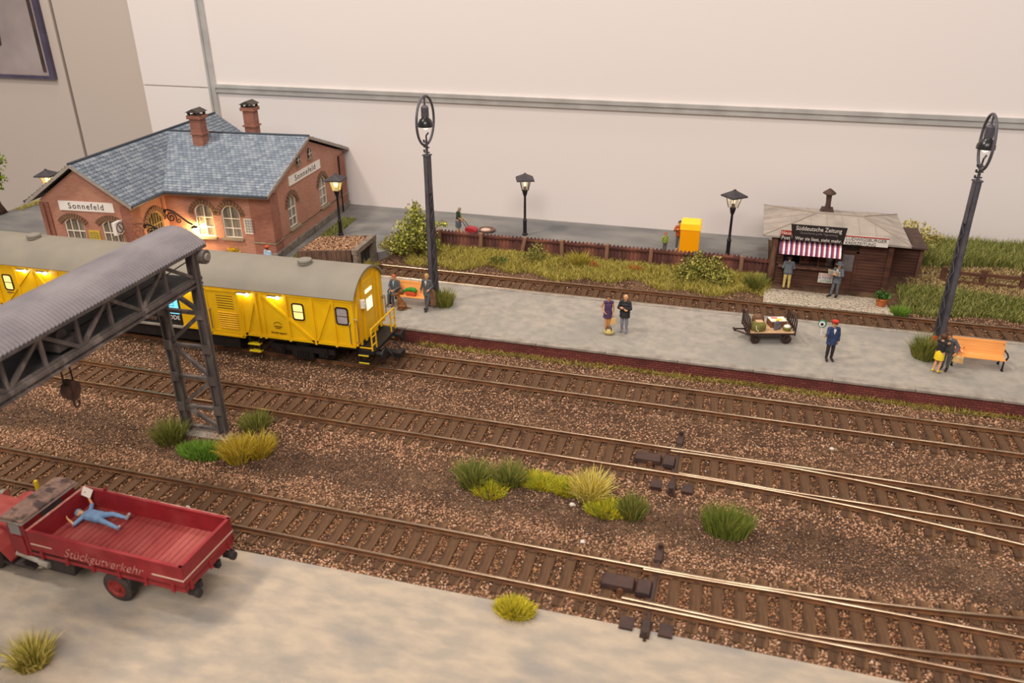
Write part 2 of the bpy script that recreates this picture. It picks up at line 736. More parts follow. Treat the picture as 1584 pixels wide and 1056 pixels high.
def track(n, label, x0, x1, rails):
    t = thing('railway_track', label, 'railway track', (0, 0, 0))
    yc = TR[n]
    for p in rails:
        rail(p, t)
    s0 = None
    x = x0
    i = 0
    while x < x1:
        rz = random.gauss(0, 0.008)
        loc = (x + random.gauss(0, 0.012), yc + random.gauss(0, 0.015), random.gauss(0, 0.004))
        sy = 1.0
        if n in (3, 4) and x > X0 - 0.4:
            ext = XK * max(0, x - X0) ** 2
            sg = -1 if n == 3 else 1
            sy = (2.5 + ext) / 2.5
            loc = (loc[0], yc + sg * ext / 2, loc[2])
        if s0 is None:
            s0 = sleeper_mesh().build('sleeper', MATS['sleeper'], t)
            s0.location = loc
            s0.rotation_euler = (0, 0, rz)
            s0.scale = (1, sy, 1)
        else:
            inst(s0, 'sleeper', t, loc, (0, 0, rz), (1, sy, 1))
        x += 0.585
        i += 1
    return t


yc = TR[1]
track(1, 'siding track between the platform and the rusty fence', -18.8, 18, [[(-19.2, yc + G), (18, yc + G)], [(-19.2, yc - G), (18, yc - G)]])
yc = TR[2]
track(2, 'main track beside the brick platform edge carrying the yellow wagon', -34, 18, [[(-34.5, yc + G), (18, yc + G)], [(-34.5, yc - G), (18, yc - G)]])
yc = TR[3]
track(3, 'middle track whose switch branches towards the viewer', -32, 17.5, [
    [(-32.5, yc + G), (17.5, yc + G)],
    [(-32.5, yc - G), (X0 - 0.6, yc - G)] + curve(yc - G, -1),
    curve(yc + G, -1, X0, 17.5, lambda x, y: min(y, yc + G - 0.17 + 0.05 * min(1, (x - X0) / 3))),
    curve(yc - G, 0, X0 + 0.4, 17.5, lambda x, y: max(yc - G, yc - G - XK * (x - X0) ** 2 + 0.088)),
])
yc4 = TR[4]
track(4, 'nearest track beside the pale road with a switch branching away', -28, 17, [
    [(-28.5, yc4 - G), (17, yc4 - G)],
    [(-28.5, yc4 + G), (X0 - 0.6, yc4 + G)] + curve(yc4 + G, 1),
    curve(yc4 - G, 1, X0 - 0.5, 17, lambda x, y: max(y, yc4 - G + 0.17 - 0.05 * min(1, (x - X0 + .5) / 3))),
    curve(yc4 + G, 0, X0 - 0.1, 17, lambda x, y: min(yc4 + G, yc4 + G + XK * (x - X0) ** 2 - 0.088)),
])

# switch machines with their tie bars
pm('machine', S(74, 50, 42), S(54, 38, 34), 2, 0.6, bump=0.3, bscale=8)


def machine(yc, label):
    t = thing('point_machine', label, 'switch machine', (-1.45, yc, 0.12))
    MB().box((-0.55, 0.0, 0.15), (0.95, 0.5, 0.2), taper=0.9).build('motor_housing', MATS['machine'], t, bevel=0.03)
    MB().box((0.16, 0.0, 0.13), (0.42, 0.62, 0.18), taper=0.9).build('gear_housing', MATS['machine'], t, bevel=0.03)
    MB().tube([(-0.45, -0.27, 0.12), (-0.45, -0.33, 0.12)], 0.09, 10).build('cap', MATS['rail_side'], t)
    MB().beam((0.42, -1.85, 0.10), (0.42, 1.75, 0.10), 0.08, 0.06).build('tie_bar', MATS['machine'], t)
    for sy in (-1.0, 1.0):
        MB().box((0.40, sy * 1.45, 0.12), (0.26, 0.62, 0.14), taper=0.85).build('lever_box', MATS['machine'], t, bevel=0.02)
        MB().tube([(0.40, sy * 1.72, 0.15), (0.40, sy * 1.72, 0.33)], 0.07, 8).build('knob', MATS['machine'], t)
    for sx in (-0.1, 0.9):
        MB().box((sx, -1.38, 0.09), (0.36, 0.42, 0.12)).build('base_plate', MATS['machine'], t)


machine(TR[3], 'dark switch machine between the rails of the middle track')
machine(TR[4], 'dark switch machine between the rails of the nearest track')

# ------------------------------------------------------------------ gravel
PINK = np.array([S(188, 142, 110), S(164, 122, 94), S(142, 104, 78), S(120, 88, 66), S(96, 72, 56), S(204, 164, 132)])
DARK = np.array([S(138, 104, 78), S(110, 82, 62), S(88, 66, 52), S(72, 56, 46), S(128, 104, 86), S(168, 132, 104), S(100, 88, 80)])
OCT = np.array([[1, 0, 0], [-1, 0, 0], [0, 1, 0], [0, -1, 0], [0, 0, 1], [0, 0, -1]], float)
OF = np.array([[0, 2, 4], [2, 1, 4], [1, 3, 4], [3, 0, 4], [2, 0, 5], [1, 2, 5], [3, 1, 5], [0, 3, 5]])


def chips(x, y, z, size, tint):
    n = len(x)
    P = OCT[None] * (size[:, None, None] * RNG.uniform(0.45, 1.0, (n, 6, 1)))
    P[..., 2] *= 0.75
    a = RNG.uniform(0, 6.283, n)
    c, s = np.cos(a)[:, None], np.sin(a)[:, None]
    q = P.copy()
    q[..., 0] = P[..., 0] * c - P[..., 1] * s
    q[..., 1] = P[..., 0] * s + P[..., 1] * c
    q += np.stack([x, y, z], -1)[:, None]
    F = OF[None] + (np.arange(n) * 6)[:, None, None]
    return q.reshape(-1, 3), F.reshape(-1, 3), np.repeat(tint, 6, axis=0)


def scatter(n, x0, x1, y0, y1, keep=None):
    x = RNG.uniform(x0, x1, n)
    y = RNG.uniform(y0, y1, n)
    if keep is not None:
        k = keep(x, y)
        x, y = x[k], y[k]
    return x, y


parts = []
for (n, x0, x1, y0, y1, near) in ((118000, -29, 12, 15.6, 23.0, True), (62000, -30, 12, 23.0, 30.2, False), (15000, -19.5, 18, 35.9, 39.8, False), (2600, 7.4, 18, 39, 43, False), (16000, -45, -29, 16, 30.2, False)):
    x, y = scatter(n, x0, x1, y0, y1, lambda x, y: (y > 15.72) | (x < -14))
    dt = np.min([np.abs(y - c) for c in TR.values()], axis=0)
    dt = dt + 0.25 * np.sin(x * 1.7 + y) + RNG.normal(0, 0.25, len(x))
    coarse = dt < 2.15
    band = (y > 23) & (y < 30)
    pinky = coarse | (band & (RNG.random(len(x)) < 0.75)) | (RNG.random(len(x)) < 0.25)
    tint = np.where(pinky[:, None], PINK[RNG.integers(0, len(PINK), len(x))], DARK[RNG.integers(0, len(DARK), len(x))])
    patch = np.sin(x * 0.8 + 1.3 * np.sin(y * 1.1)) * np.sin(y * 0.9 + x * 0.3)
    dk = np.where((patch > 0.35) & ~coarse, 0.72, 1.0)
    inner = np.min([np.abs(y - c) for c in TR.values()], axis=0) < 0.72
    tint = np.where(inner[:, None] & (RNG.random(len(x)) < 0.9)[:, None], tint * np.array([0.74, 0.64, 0.53]), tint)
    tint = tint * dk[:, None] * RNG.uniform(0.85, 1.15, (len(x), 1))
    white = RNG.random(len(x)) < 0.003
    tint[white] = S(226, 216, 204)
    size = np.where(coarse | band, RNG.uniform(0.032, 0.064, len(x)), RNG.uniform(0.022, 0.046, len(x)))
    z = hgt(x, y) + size * RNG.uniform(0.1, 0.5, len(x))
    parts.append(chips(x, y, z, size, tint))
off = 0
VV, FF, TT = [], [], []
for v, f, t in parts:
    VV.append(v)
    FF.append(f + off)
    TT.append(t)
    off += len(v)
gr = link('ballast_gravel', np_mesh('ballast_gravel', np.concatenate(VV), np.concatenate(FF), np.concatenate(TT), MATS['gravel']))
tag(gr, 'brown and pinkish crushed stone ballast spread between the tracks', 'gravel', kind='stuff')

pm('white_stone', S(224, 214, 204), S(190, 178, 166), 6, 0.9)
for (x, y, s, lab) in ((-4.0, 20.55, 0.1, 'pale stone lying before the yellow grass clumps'), (-3.3, 18.75, 0.09, 'whitish pebble lying just behind the nearest track'),
                       (-15.6, 17.0, 0.09, 'white chip lying between the nearest rails behind the truck'), (4.1, 26.0, 0.09, 'white pebble lying between the main and middle tracks')):
    m = MB()
    m.sphere((0, 0, 0.4 * s), (s, s * 0.8, s * 0.6), 8)
    m.v = [(p[0] * random.uniform(.8, 1.2), p[1] * random.uniform(.8, 1.2), p[2]) for p in m.v]
    o = m.build('pebble', MATS['white_stone'])
    o.location = (x, y, float(hgt(x, y)))
    tag(o, lab, 'stone')
# ------------------------------------------------------------------ grass and bushes
def blades(px, py, pz, h, lean_dir, lean, wdt, cols):
    """arrays in, one curved blade per entry"""
    n = len(px)
    a = RNG.uniform(0, 6.283, n)
    wx, wy = np.cos(a) * wdt / 2, np.sin(a) * wdt / 2
    lx, ly = np.cos(lean_dir) * lean * h, np.sin(lean_dir) * lean * h
    V = np.zeros((n, 5, 3))
    for i, (sg, t, wk) in enumerate(((-1, 0, 1), (1, 0, 1), (-1, .55, .8), (1, .55, .8), (0, 1, 0))):
        V[:, i, 0] = px + sg * wx * wk + lx * t ** 1.8
        V[:, i, 1] = py + sg * wy * wk + ly * t ** 1.8
        V[:, i, 2] = pz + h * t * (1 - 0.25 * lean * t)
    F = np.array([[0, 1, 3], [0, 3, 2], [2, 3, 4]])[None] + (np.arange(n) * 5)[:, None, None]
    c = cols[RNG.integers(0, len(cols), n)] * RNG.uniform(0.75, 1.2, (n, 1))
    T = np.repeat(c, 5, axis=0).reshape(n, 5, 3)
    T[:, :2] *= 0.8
    return V.reshape(-1, 3), F.reshape(-1, 3), T.reshape(-1, 3)


C_DARK = np.array([S(118, 124, 52), S(98, 108, 46), S(138, 136, 62), S(158, 148, 76)])
C_OLIVE = np.array([S(188, 172, 76), S(168, 154, 66), S(204, 186, 92), S(146, 138, 62), S(214, 194, 110)])
C_YEL = np.array([S(212, 184, 56), S(196, 164, 44), S(224, 200, 88), S(180, 156, 52)])
C_YG = np.array([S(204, 190, 48), S(178, 178, 50), S(220, 198, 52), S(152, 160, 50)])
C_GREEN = np.array([S(116, 154, 50), S(98, 138, 46), S(136, 164, 62)])
C_MEADOW = np.array([S(138, 140, 68), S(120, 126, 60), S(158, 152, 84), S(104, 112, 54), S(172, 164, 98)])


def tuft(label, x, y, z, r, h, cols, n=260, lean=0.55, wd=0.035, group=None, ry=None, name='grass_tuft'):
    ry = ry or r
    u = RNG.random(n) ** 0.5
    t = RNG.uniform(0, 6.283, n)
    bx, by = u * np.cos(t) * r * 0.6, u * np.sin(t) * ry * 0.6
    hh = h * RNG.uniform(0.6, 1.05, n) * (1.05 - 0.25 * u)
    d = np.arctan2(by, bx) + RNG.normal(0, 0.5, n)
    V, F, T = blades(bx, by, np.full(n, -0.03), hh, d, lean * (0.25 + u) * RNG.uniform(0.6, 1.2, n), wd, cols)
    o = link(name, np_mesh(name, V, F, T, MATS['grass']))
    o.location = (x, y, z)
    tag(o, label, 'grass', group)
    return o


# around the crane leg
tuft('dark olive grass tuft left of the crane leg foot', -18.75, 20.35, 0, 0.75, 1.05, C_DARK, 420)
tuft('dark olive grass tuft behind right of the crane leg', -16.2, 21.9, 0, 0.75, 0.85, C_DARK, 420)
tuft('low bright green grass mat before the crane leg', -17.15, 19.95, 0, 1.55, 0.4, C_GREEN, 1500, 0.4, ry=0.85)
tuft('tall golden yellow grass tuft right of the crane leg', -15.72, 20.0, 0, 0.72, 1.15, C_YEL, 520, 0.5)
tuft('golden yellow grass tuft rightmost beside the crane leg', -15.2, 20.45, 0, 0.7, 0.95, C_YEL, 380, 0.6)
# the row between the middle and nearest tracks
tuft('dark green grass tuft, leftmost of the row between tracks', -7.4, 20.85, 0, 0.75, 1.0, C_DARK, 460)
tuft('low yellow green grass mat between two dark tufts', -6.75, 20.6, 0, 0.95, 0.42, C_YG, 700)
tuft('dark green grass tuft, second of the row between tracks', -6.25, 21.15, 0, 0.7, 0.95, C_DARK, 460)
tuft('low yellow green grass mat right of the two dark tufts', -5.3, 21.35, 0, 1.25, 0.45, C_YG, 1100, ry=0.7)
tuft('low yellow green grass mat left of the straw yellow tuft', -4.3, 21.3, 0, 1.1, 0.45, C_YG, 900, ry=0.7)
tuft('straw yellow grass tuft in the middle of the row', -3.55, 21.2, 0, 0.8, 1.0, np.array([S(216, 194, 96), S(200, 176, 74), S(224, 208, 120)]), 560, 0.65)
tuft('low yellow green grass mat before the straw yellow tuft', -2.9, 20.55, 0, 1.1, 0.42, C_YG, 900, ry=0.8)
tuft('narrow dark green grass tuft right of the yellow mats', -2.1, 20.5, 0, 0.55, 1.0, C_DARK, 380, 0.4)
tuft('wide dark green grass tuft, rightmost between the tracks', 0.75, 20.5, 0, 1.05, 1.15, np.array([S(128, 138, 56), S(104, 118, 48), S(150, 154, 70)]), 760, 0.35, ry=0.6)
# road
tuft('low yellow grass mat at the edge of the road', -4.45, 15.45, 0.2, 0.85, 0.42, np.array([S(214, 192, 50), S(194, 182, 50), S(226, 202, 64), S(172, 168, 52)]), 900, ry=0.55)
tuft('olive grass tuft on the road in the near left corner', -15.35, 10.6, 0.2, 0.6, 0.9, C_OLIVE, 420, 0.6)
# platform and far side
tuft('dark green grass tuft by the left tall lamp post', -12.95, 33.1, 0.66, 0.6, 1.1, C_DARK, 420, 0.45)
tuft('dark green grass tuft by the right tall lamp post', 8.05, 33.3, 0.66, 0.75, 1.25, C_DARK, 520, 0.45)
tuft('bright green grass tuft beside the flower pot', 7.85, 38.65, 0.2, 0.55, 0.6, C_GREEN, 480, 0.5)
tuft('olive grass tuft at the fence end beside the kiosk', 1.25, 40.2, 0.3, 0.7, 1.0, C_DARK, 420, 0.5)
tuft('dry yellow grass tuft growing against the rusty fence', -8.0, 40.8, 0.4, 0.7, 1.0, np.array([S(190, 172, 74), S(170, 152, 60)]), 420, 0.6)
tuft('dry yellow grass tuft in front of the buffer stop', -19.0, 37.3, 0.1, 0.6, 0.9, np.array([S(190, 172, 74), S(170, 152, 60)]), 380, 0.6)


def lawn(name, label, n, fn, cols, hmin, hmax, lean=0.7, wd=0.04, zfn=hgt):
    x, y = fn(n)
    h = RNG.uniform(hmin, hmax, len(x))
    V, F, T = blades(x, y, zfn(x, y) - 0.03, h, RNG.uniform(0, 6.283, len(x)), lean * RNG.uniform(0.3, 1.3, len(x)), wd, cols)
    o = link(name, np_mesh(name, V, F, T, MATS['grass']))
    tag(o, label, 'grass', kind='stuff')
    return o


def band(x0, x1, f0, f1):
    def g(n):
        x = RNG.uniform(x0, x1, n)
        return x, f0(x) + (f1(x) - f0(x)) * RNG.random(n)
    return g


lawn('bank_grass', 'wild olive grass covering the bank before the rusty fence', 22000,
     band(-17.6, 1.9, lambda x: 39.3 + 0.3 * np.sin(x * 0.9) + 0.25 * np.sin(x * 2.3), lambda x: 41.25 + 0 * x), C_OLIVE, 0.15, 0.5, 0.8, 0.03)
lawn('kerb_grass', 'straw grass strip along the foot of the platform bricks', 5200,
     band(-13, 18, lambda x: 29.9 + 0.12 * np.sin(x * 1.3), lambda x: 30.24 + 0 * x), np.array([S(168, 142, 66), S(146, 122, 56), S(120, 112, 50), S(184, 160, 84)]), 0.12, 0.34, 1.4, 0.03)
lawn('meadow_grass', 'tall green meadow grass beyond the wooden rail fence', 15000,
     band(8.6, 17.8, lambda x: 43.6 + 0.3 * np.sin(x * 1.1), lambda x: 46.9 + 0 * x), C_MEADOW, 0.35, 0.85, 0.5, 0.045)
lawn('verge_grass', 'green grass verge between the rail fence and the siding', 11000,
     band(8.0, 18, lambda x: 39.3 + 0.25 * np.sin(x * 1.2), lambda x: 41.3 + 0.2 * np.sin(x * 0.8)), C_MEADOW, 0.2, 0.5, 0.6, 0.045)
lawn('straw_patch', 'pale dry straw on the ground behind the wooden shed', 7500,
     band(8.6, 17.8, lambda x: 41.5 + 0 * x, lambda x: 43.8 + 0.2 * np.sin(x * 2)), np.array([S(214, 190, 130), S(196, 170, 112), S(178, 150, 100)]), 0.06, 0.26, 1.4, 0.035)
lawn('wall_grass', 'short green grass along the stone plinth of the station', 3600,
     lambda n: (lambda t, s: (-23.4 - t * 0.0872 * 1 + s * 0.9 + 0.1, 36.6 + t))(RNG.uniform(0, 8, n), RNG.random(n)), C_MEADOW, 0.1, 0.28, 0.7, 0.04, lambda x, y: np.full(len(x), 0.6))


def leaves(pts, size, cols):
    n = len(pts)
    a = RNG.normal(0, 1, (n, 3))
    a /= np.linalg.norm(a, axis=1)[:, None]
    b = np.cross(a, RNG.normal(0, 1, (n, 3)))
    b /= np.linalg.norm(b, axis=1)[:, None]
    s = size * RNG.uniform(0.6, 1.2, (n, 1))
    V = np.stack([pts - a * s, pts + b * s * 0.55, pts + a * s, pts - b * s * 0.55], 1)
    V[:, 1] += np.cross(a, b) * s * 0.2
    F = np.array([[0, 1, 2], [0, 2, 3]])[None] + (np.arange(n) * 4)[:, None, None]
    c = cols[RNG.integers(0, len(cols), n)] * RNG.uniform(0.7, 1.25, (n, 1))
    return V.reshape(-1, 3), F.reshape(-1, 3), np.repeat(c, 4, axis=0)


def bush(name, label, x, y, z, blobs, n, size, cols, stems, cat='bush', stem_r=0.05):
    t = thing(name, label, cat, (x, y, z))
    P = []
    tot = sum(b[3] * b[4] * b[5] for b in blobs)
    for (dx, dy, dz, rx, ry, rz) in blobs:
        k = int(n * (rx * ry * rz) / tot)
        u = RNG.normal(0, 1, (k, 3))
        u /= np.linalg.norm(u, axis=1)[:, None]
        u *= (RNG.random((k, 1)) ** 0.38) * (1 + 0.18 * np.sin(u[:, :1] * 7 + u[:, 1:2] * 9 + u[:, 2:] * 8))
        P.append(u * [rx, ry, rz] + [dx, dy, dz])
    P = np.concatenate(P)
    P = P[P[:, 2] > 0.02]
    V, F, T = leaves(P, size, cols)
    o = link('foliage', np_mesh('foliage', V, F, T, MATS['leaf']), t)
    o['kind'] = 'stuff'
    for st in stems:
        k = len(st)
        MB().tube(st, [stem_r * (1 - 0.6 * i / (k - 1)) for i in range(k)], 6).build('branch', MATS['bark'], t, smooth=True)
    return t


pm('bark', S(84, 62, 46), S(58, 44, 36), 6, 0.9, bump=0.5, bscale=20, stretch=(1, 1, .3))
C_BUSH = np.array([S(158, 158, 58), S(130, 138, 50), S(180, 174, 76), S(104, 112, 44), S(194, 186, 98)])
C_BUSH2 = np.array([S(150, 146, 60), S(122, 124, 52), S(180, 172, 82), S(94, 100, 44), S(198, 186, 100)])
bush('leafy_shrub', 'tall yellow green shrub behind the left tall lamp post', -17.0, 39.9, 0.3,
     [(-0.5, 0, 1.3, 0.9, 0.7, 0.9), (0.35, 0, 1.9, 0.65, 0.6, 0.8), (-0.1, 0, 2.6, 0.5, 0.45, 0.6), (-1.0, 0, 0.6, 0.7, 0.6, 0.5), (0.6, 0.1, 0.9, 0.7, 0.6, 0.7), (1.25, 0.2, 2.0, 0.5, 0.3, 0.22), (0.0, 0, 3.05, 0.2, 0.2, 0.35)],
     2600, 0.10, C_BUSH, [[(0, 0, -0.1), (-0.1, 0, 1.2), (-0.1, 0, 2.9)], [(0, 0, 0.2), (0.5, 0.1, 1.4), (1.4, 0.2, 2.0)], [(0, 0, 0.1), (-0.6, 0, 0.9), (-0.8, 0, 1.6)]])
bush('low_shrub', 'round olive shrub between the buffer stop and the tall shrub', -18.6, 40.2, 0.3,
     [(0, 0, 0.5, 0.8, 0.7, 0.65), (-0.5, 0, 0.3, 0.6, 0.5, 0.4)], 1100, 0.07, np.array([S(150, 138, 60), S(130, 122, 54), S(170, 158, 80)]), [[(0, 0, -0.1), (0.1, 0, 0.5)]])
bush('dense_shrub', 'dense green shrub growing against the fence below the yellow booth', -1.3, 40.4, 0.35,
     [(-0.6, 0, 0.7, 0.9, 0.5, 0.7), (0.3, 0, 0.6, 1.0, 0.5, 0.6), (-0.9, 0, 0.35, 0.8, 0.6, 0.45), (0.75, -0.1, 0.35, 0.75, 0.6, 0.45), (-0.35, 0.1, 1.25, 0.35, 0.35, 0.35), (0.45, 0, 1.05, 0.4, 0.4, 0.35)],
     2600, 0.075, C_BUSH2, [[(0, 0, -0.2), (-0.4, 0, 0.8), (-0.4, 0, 1.4)], [(0, 0, -0.2), (0.6, 0, 0.8)]])
bush('small_shrub', 'small dry shrub on the bank left of the yellow tuft', -10.3, 40.6, 0.35,
     [(0, 0, 0.55, 0.6, 0.4, 0.6), (-0.5, 0, 0.3, 0.5, 0.4, 0.3)], 600, 0.07, np.array([S(164, 156, 84), S(140, 134, 62), S(120, 120, 56)]), [[(0, 0, -0.1), (0, 0, 0.9)]], stem_r=0.03)
bush('ground_ivy', 'small dark green plant low on the bank', -12.4, 40.1, 0.25,
     [(0, 0, 0.2, 0.6, 0.35, 0.25)], 320, 0.06, np.array([S(70, 88, 40), S(92, 106, 48)]), [[(0, 0, -0.1), (0.1, 0, 0.25)]], stem_r=0.02)
bush('pale_shrub', 'pale yellow loose shrub behind the kiosk shed', 9.2, 45.6, 0.6,
     [(0, 0, 1.5, 0.9, 0.7, 0.75), (0.7, 0, 0.9, 0.7, 0.6, 0.6), (-0.2, 0, 0.7, 0.8, 0.6, 0.7), (1.1, 0, 1.5, 0.45, 0.4, 0.3), (-.4, 0, 2.0, .4, .4, .35)], 1300, 0.085, np.array([S(206, 184, 104), S(184, 166, 88), S(222, 204, 132), S(160, 146, 76)]),
     [[(0, 0, -0.2), (0.1, 0, 1.0), (0, 0, 2.1)], [(0, 0, 0.2), (0.8, 0, 1.4)]])
bush('poppy_patch', 'small patch of red poppies on the bank, left of the shrub', -4.9, 40.5, 0.35,
     [(0, 0, 0.3, 0.5, 0.2, 0.18)], 150, 0.05, np.array([S(206, 84, 44), S(188, 62, 36), S(150, 130, 60)]), [[(0, 0, -0.1), (0, 0, 0.3)]], cat='flowers', stem_r=0.02)
bush('poppy_patch', 'small patch of red poppies right of the dry yellow tuft', -7.1, 40.5, 0.35,
     [(0, 0, 0.3, 0.35, 0.2, 0.2)], 110, 0.05, np.array([S(206, 84, 44), S(188, 62, 36), S(150, 130, 60)]), [[(0, 0, -0.1), (0, 0, 0.3)]], cat='flowers', stem_r=0.02)
bush('broadleaf_tree', 'green tree cut off by the left picture edge', -46.6, 39.6, 0.6,
     [(0, 0, 4.0, 1.6, 1.4, 2.0), (0.2, 0, 2.4, 1.3, 1.2, 1.2), (-0.3, 0, 5.6, 1.0, 1.0, 0.9)], 3800, 0.13, np.array([S(150, 170, 40), S(120, 146, 36), S(172, 186, 60), S(98, 120, 32)]),
     [[(0.3, 0, -0.1), (0.15, 0, 0.5), (0.0, 0, 1.8), (0, 0, 4.2)]], cat='tree', stem_r=0.75)
bush('yellow_flowers', 'clump of yellow flowers at the foot of the station wall', -26.4, 36.2, 0.72,
     [(0, 0, 0.35, 0.42, 0.2, 0.2)], 170, 0.07, np.array([S(248, 204, 20), S(236, 188, 16), S(120, 130, 40)]), [[(0, 0, -0.05), (0, 0, 0.3)]], cat='flowers', stem_r=0.02)
lawn('dry_hedge', 'yellowish dry grass along the left rear edge of the yard', 900,
     lambda n: (RNG.uniform(-45.9, -45.2, n), RNG.uniform(40.6, 47, n)), np.array([S(206, 190, 110), S(186, 170, 90)]), 0.1, 0.35, 0.8, 0.05, lambda x, y: np.full(len(x), 0.6))
# ------------------------------------------------------------------ station building
brick_mat('station_brick', S(196, 138, 113), S(178, 119, 97), S(170, 134, 116), 0.25, 0.078, 0.012, bump=0.45, blotch=S(172, 116, 94))
brick_mat('station_brick_dark', S(172, 110, 88), S(150, 92, 74), S(138, 102, 88), 0.25, 0.078, 0.012, bump=0.45)
brick_mat('arch_brick', S(146, 108, 80), S(126, 92, 68), S(116, 92, 74), 0.07, 0.2, 0.01, bump=0.4)
pm('plinth_stone', S(140, 128, 116), S(104, 96, 90), 3.5, 0.9, bump=0.7, bscale=8)
pm('window_paint', S(232, 222, 206), rough=0.5)
pm('curtain', S(214, 204, 190), S(150, 142, 134), 9, 0.9, stretch=(1, 1, 0.04), lo=0.4, hi=0.6)
pm('dark_inside', S(70, 66, 62), S(52, 50, 48), 3, 0.8)
glass('window_glass', (0.92, 0.92, 0.9), 0.08, 0.16)
pm('sill_stone', S(160, 142, 118), S(140, 124, 104), 5, 0.8)
pm('fascia', S(168, 156, 144), S(146, 136, 126), 4, 0.7)
pm('roof_deck', S(72, 78, 86), S(56, 62, 70), 4, 0.8)
pm('gutter', S(70, 76, 84), rough=0.5, metal=0.4)
pm('sign_white', S(238, 230, 222), rough=0.5)
pm('sign_black', S(30, 26, 26), rough=0.5)
pm('iron_black', S(34, 28, 28), rough=0.5, metal=0.3)
pm('chimney_cap', S(74, 66, 58), S(58, 52, 48), 4, 0.8)
pm('timetable_yellow', S(214, 186, 70), S(196, 168, 56), 6, 0.6)
pm('door_green', S(150, 136, 84), S(128, 118, 74), 3, 0.6)
pm('print_grey', S(150, 146, 142), rough=0.6)
attr_mat('slate', 0.62, 0.35)

SC0 = (-24.03, 36.69, 0.6)
SRZ = R(5)
station = thing('station_building', 'red brick railway station with blue grey slate roof and white name signs', 'building', SC0, SRZ)


def arch_poly(w, h, rise, cx=0, z0=0, n=8):
    p = [(cx - w / 2, z0), (cx + w / 2, z0), (cx + w / 2, z0 + h - rise)]
    rad = (w * w / 4 + rise * rise) / (2 * rise)
    zc = z0 + h - rad
    a0 = math.asin(w / 2 / rad)
    for i in range(1, n):
        a = a0 - 2 * a0 * i / n
        p.append((cx + rad * math.sin(a), zc + rad * math.cos(a)))
    p.append((cx - w / 2, z0 + h - rise))
    return p


def top_z(x, w, h, rise):
    rad = (w * w / 4 + rise * rise) / (2 * rise)
    return h - rad + math.sqrt(max(rad * rad - x * x, 0))


def arch_window(cutter, loc, rz, w, h, rise, cols, rows, back='curtain', paint='window_paint', leaf=0.0):
    """canonical wall plane y=0, outside towards -y, x to the right; loc/rz place it in the station frame"""
    m = Matrix.Translation(Vector(loc)) @ Matrix.Rotation(rz, 4, 'Z')
    c = MB().prism(arch_poly(w, h, rise), -0.2, 0.2, 'y')
    b = len(cutter.v)
    cutter.v += [tuple(m @ Vector(p)) for p in c.v]
    cutter.f += [tuple(i + b for i in f) for f in c.f]
    cutter.mi += [0] * len(c.f)

    def put(o):
        o.location = loc
        o.rotation_euler = (0, 0, rz)
        return o
    fr = MB()
    outer = arch_poly(w, h, rise)
    t = 0.055
    inner = arch_poly(w - 2 * t, h - 2 * t, rise, 0, t)
    n = len(outer)
    vs = []
    for y in (0.05, 0.13):
        vs += [(p[0], y, p[1]) for p in outer] + [(p[0], y, p[1]) for p in inner]
    fs = []
    for i in range(n):
        j = (i + 1) % n
        fs += [(i, j, n + j, n + i), (2 * n + i, 3 * n + i, 3 * n + j, 2 * n + j), (n + i, n + j, 3 * n + j, 3 * n + i), (i, 2 * n + i, 2 * n + j, j)]
    fr.add(vs, fs)
    win = put(fr.build('window', MATS[paint], station))
    mu = MB()
    for i in range(1, cols):
        x = -w / 2 + w * i / cols
        mu.span((x - 0.022, 0.06, t + leaf), (x + 0.022, 0.12, top_z(x, w, h, rise) - t))
    zs = [leaf + (h - rise * 0.6 - leaf) * i / rows for i in range(1, rows)]
    for i, z in enumerate(zs):
        mu.span((-w / 2 + t, 0.055, z - 0.025), (w / 2 - t, 0.122, z + 0.025))
    mu.build('glazing_bar', MATS[paint], win)
    zz = [leaf + t] + zs + [h - t]
    for i in range(cols):
        for k in range(rows):
            x0, x1 = -w / 2 + w * i / cols + 0.022, -w / 2 + w * (i + 1) / cols - 0.022
            x0, x1 = max(x0, -w / 2 + t), min(x1, w / 2 - t)
            z0, z1 = zz[k] + 0.02, zz[k + 1] - 0.02
            if k == rows - 1:
                poly = [(x0, z0), (x1, z0)] + [(x, top_z(x, w, h, rise) - t - 0.01) for x in (x1, (x0 + x1) / 2, x0)]
            else:
                poly = [(x0, z0), (x1, z0), (x1, z1), (x0, z1)]
            MB().prism(poly, 0.085, 0.097, 'y').build('pane', MATS['window_glass'], win)
    MB().prism(arch_poly(w + 0.02, h, rise), 0.17, 0.195, 'y').build('curtain', MATS[back], win)
    if leaf:
        MB().span((-w / 2, 0.06, 0), (w / 2, 0.14, leaf)).span((-w * .4, .03, .2), (-.05, .07, leaf - .2)).span((.05, .03, .2), (w * .4, .07, leaf - .2)).build('door_leaf', MATS[paint], win)
    # brick arch of upright bricks
    ab = MB()
    rad = (w * w / 4 + rise * rise) / (2 * rise)
    zc = h - rad
    a0 = math.asin(min(1, (w / 2 + 0.12) / (rad + 0.02)))
    k = max(9, int(w / 0.085))
    for i in range(k):
        a = -a0 + 2 * a0 * (i + 0.5) / k
        rr = rad + 0.15
        rot = Matrix.Rotation(a, 3, 'Y')
        ab.box((rr * math.sin(a), -0.02, zc + rr * math.cos(a)), (2 * a0 * rad / k * 0.93, 0.11, 0.25), rot=rot)
    put(ab.build('brick_arch', MATS['arch_brick'], station))
    if not leaf:
        put(MB().box((0, -0.06, -0.05), (w + 0.22, 0.24, 0.1)).build('window_sill', MATS['sill_stone'], station))
    return win


cutL, cutR = MB(), MB()
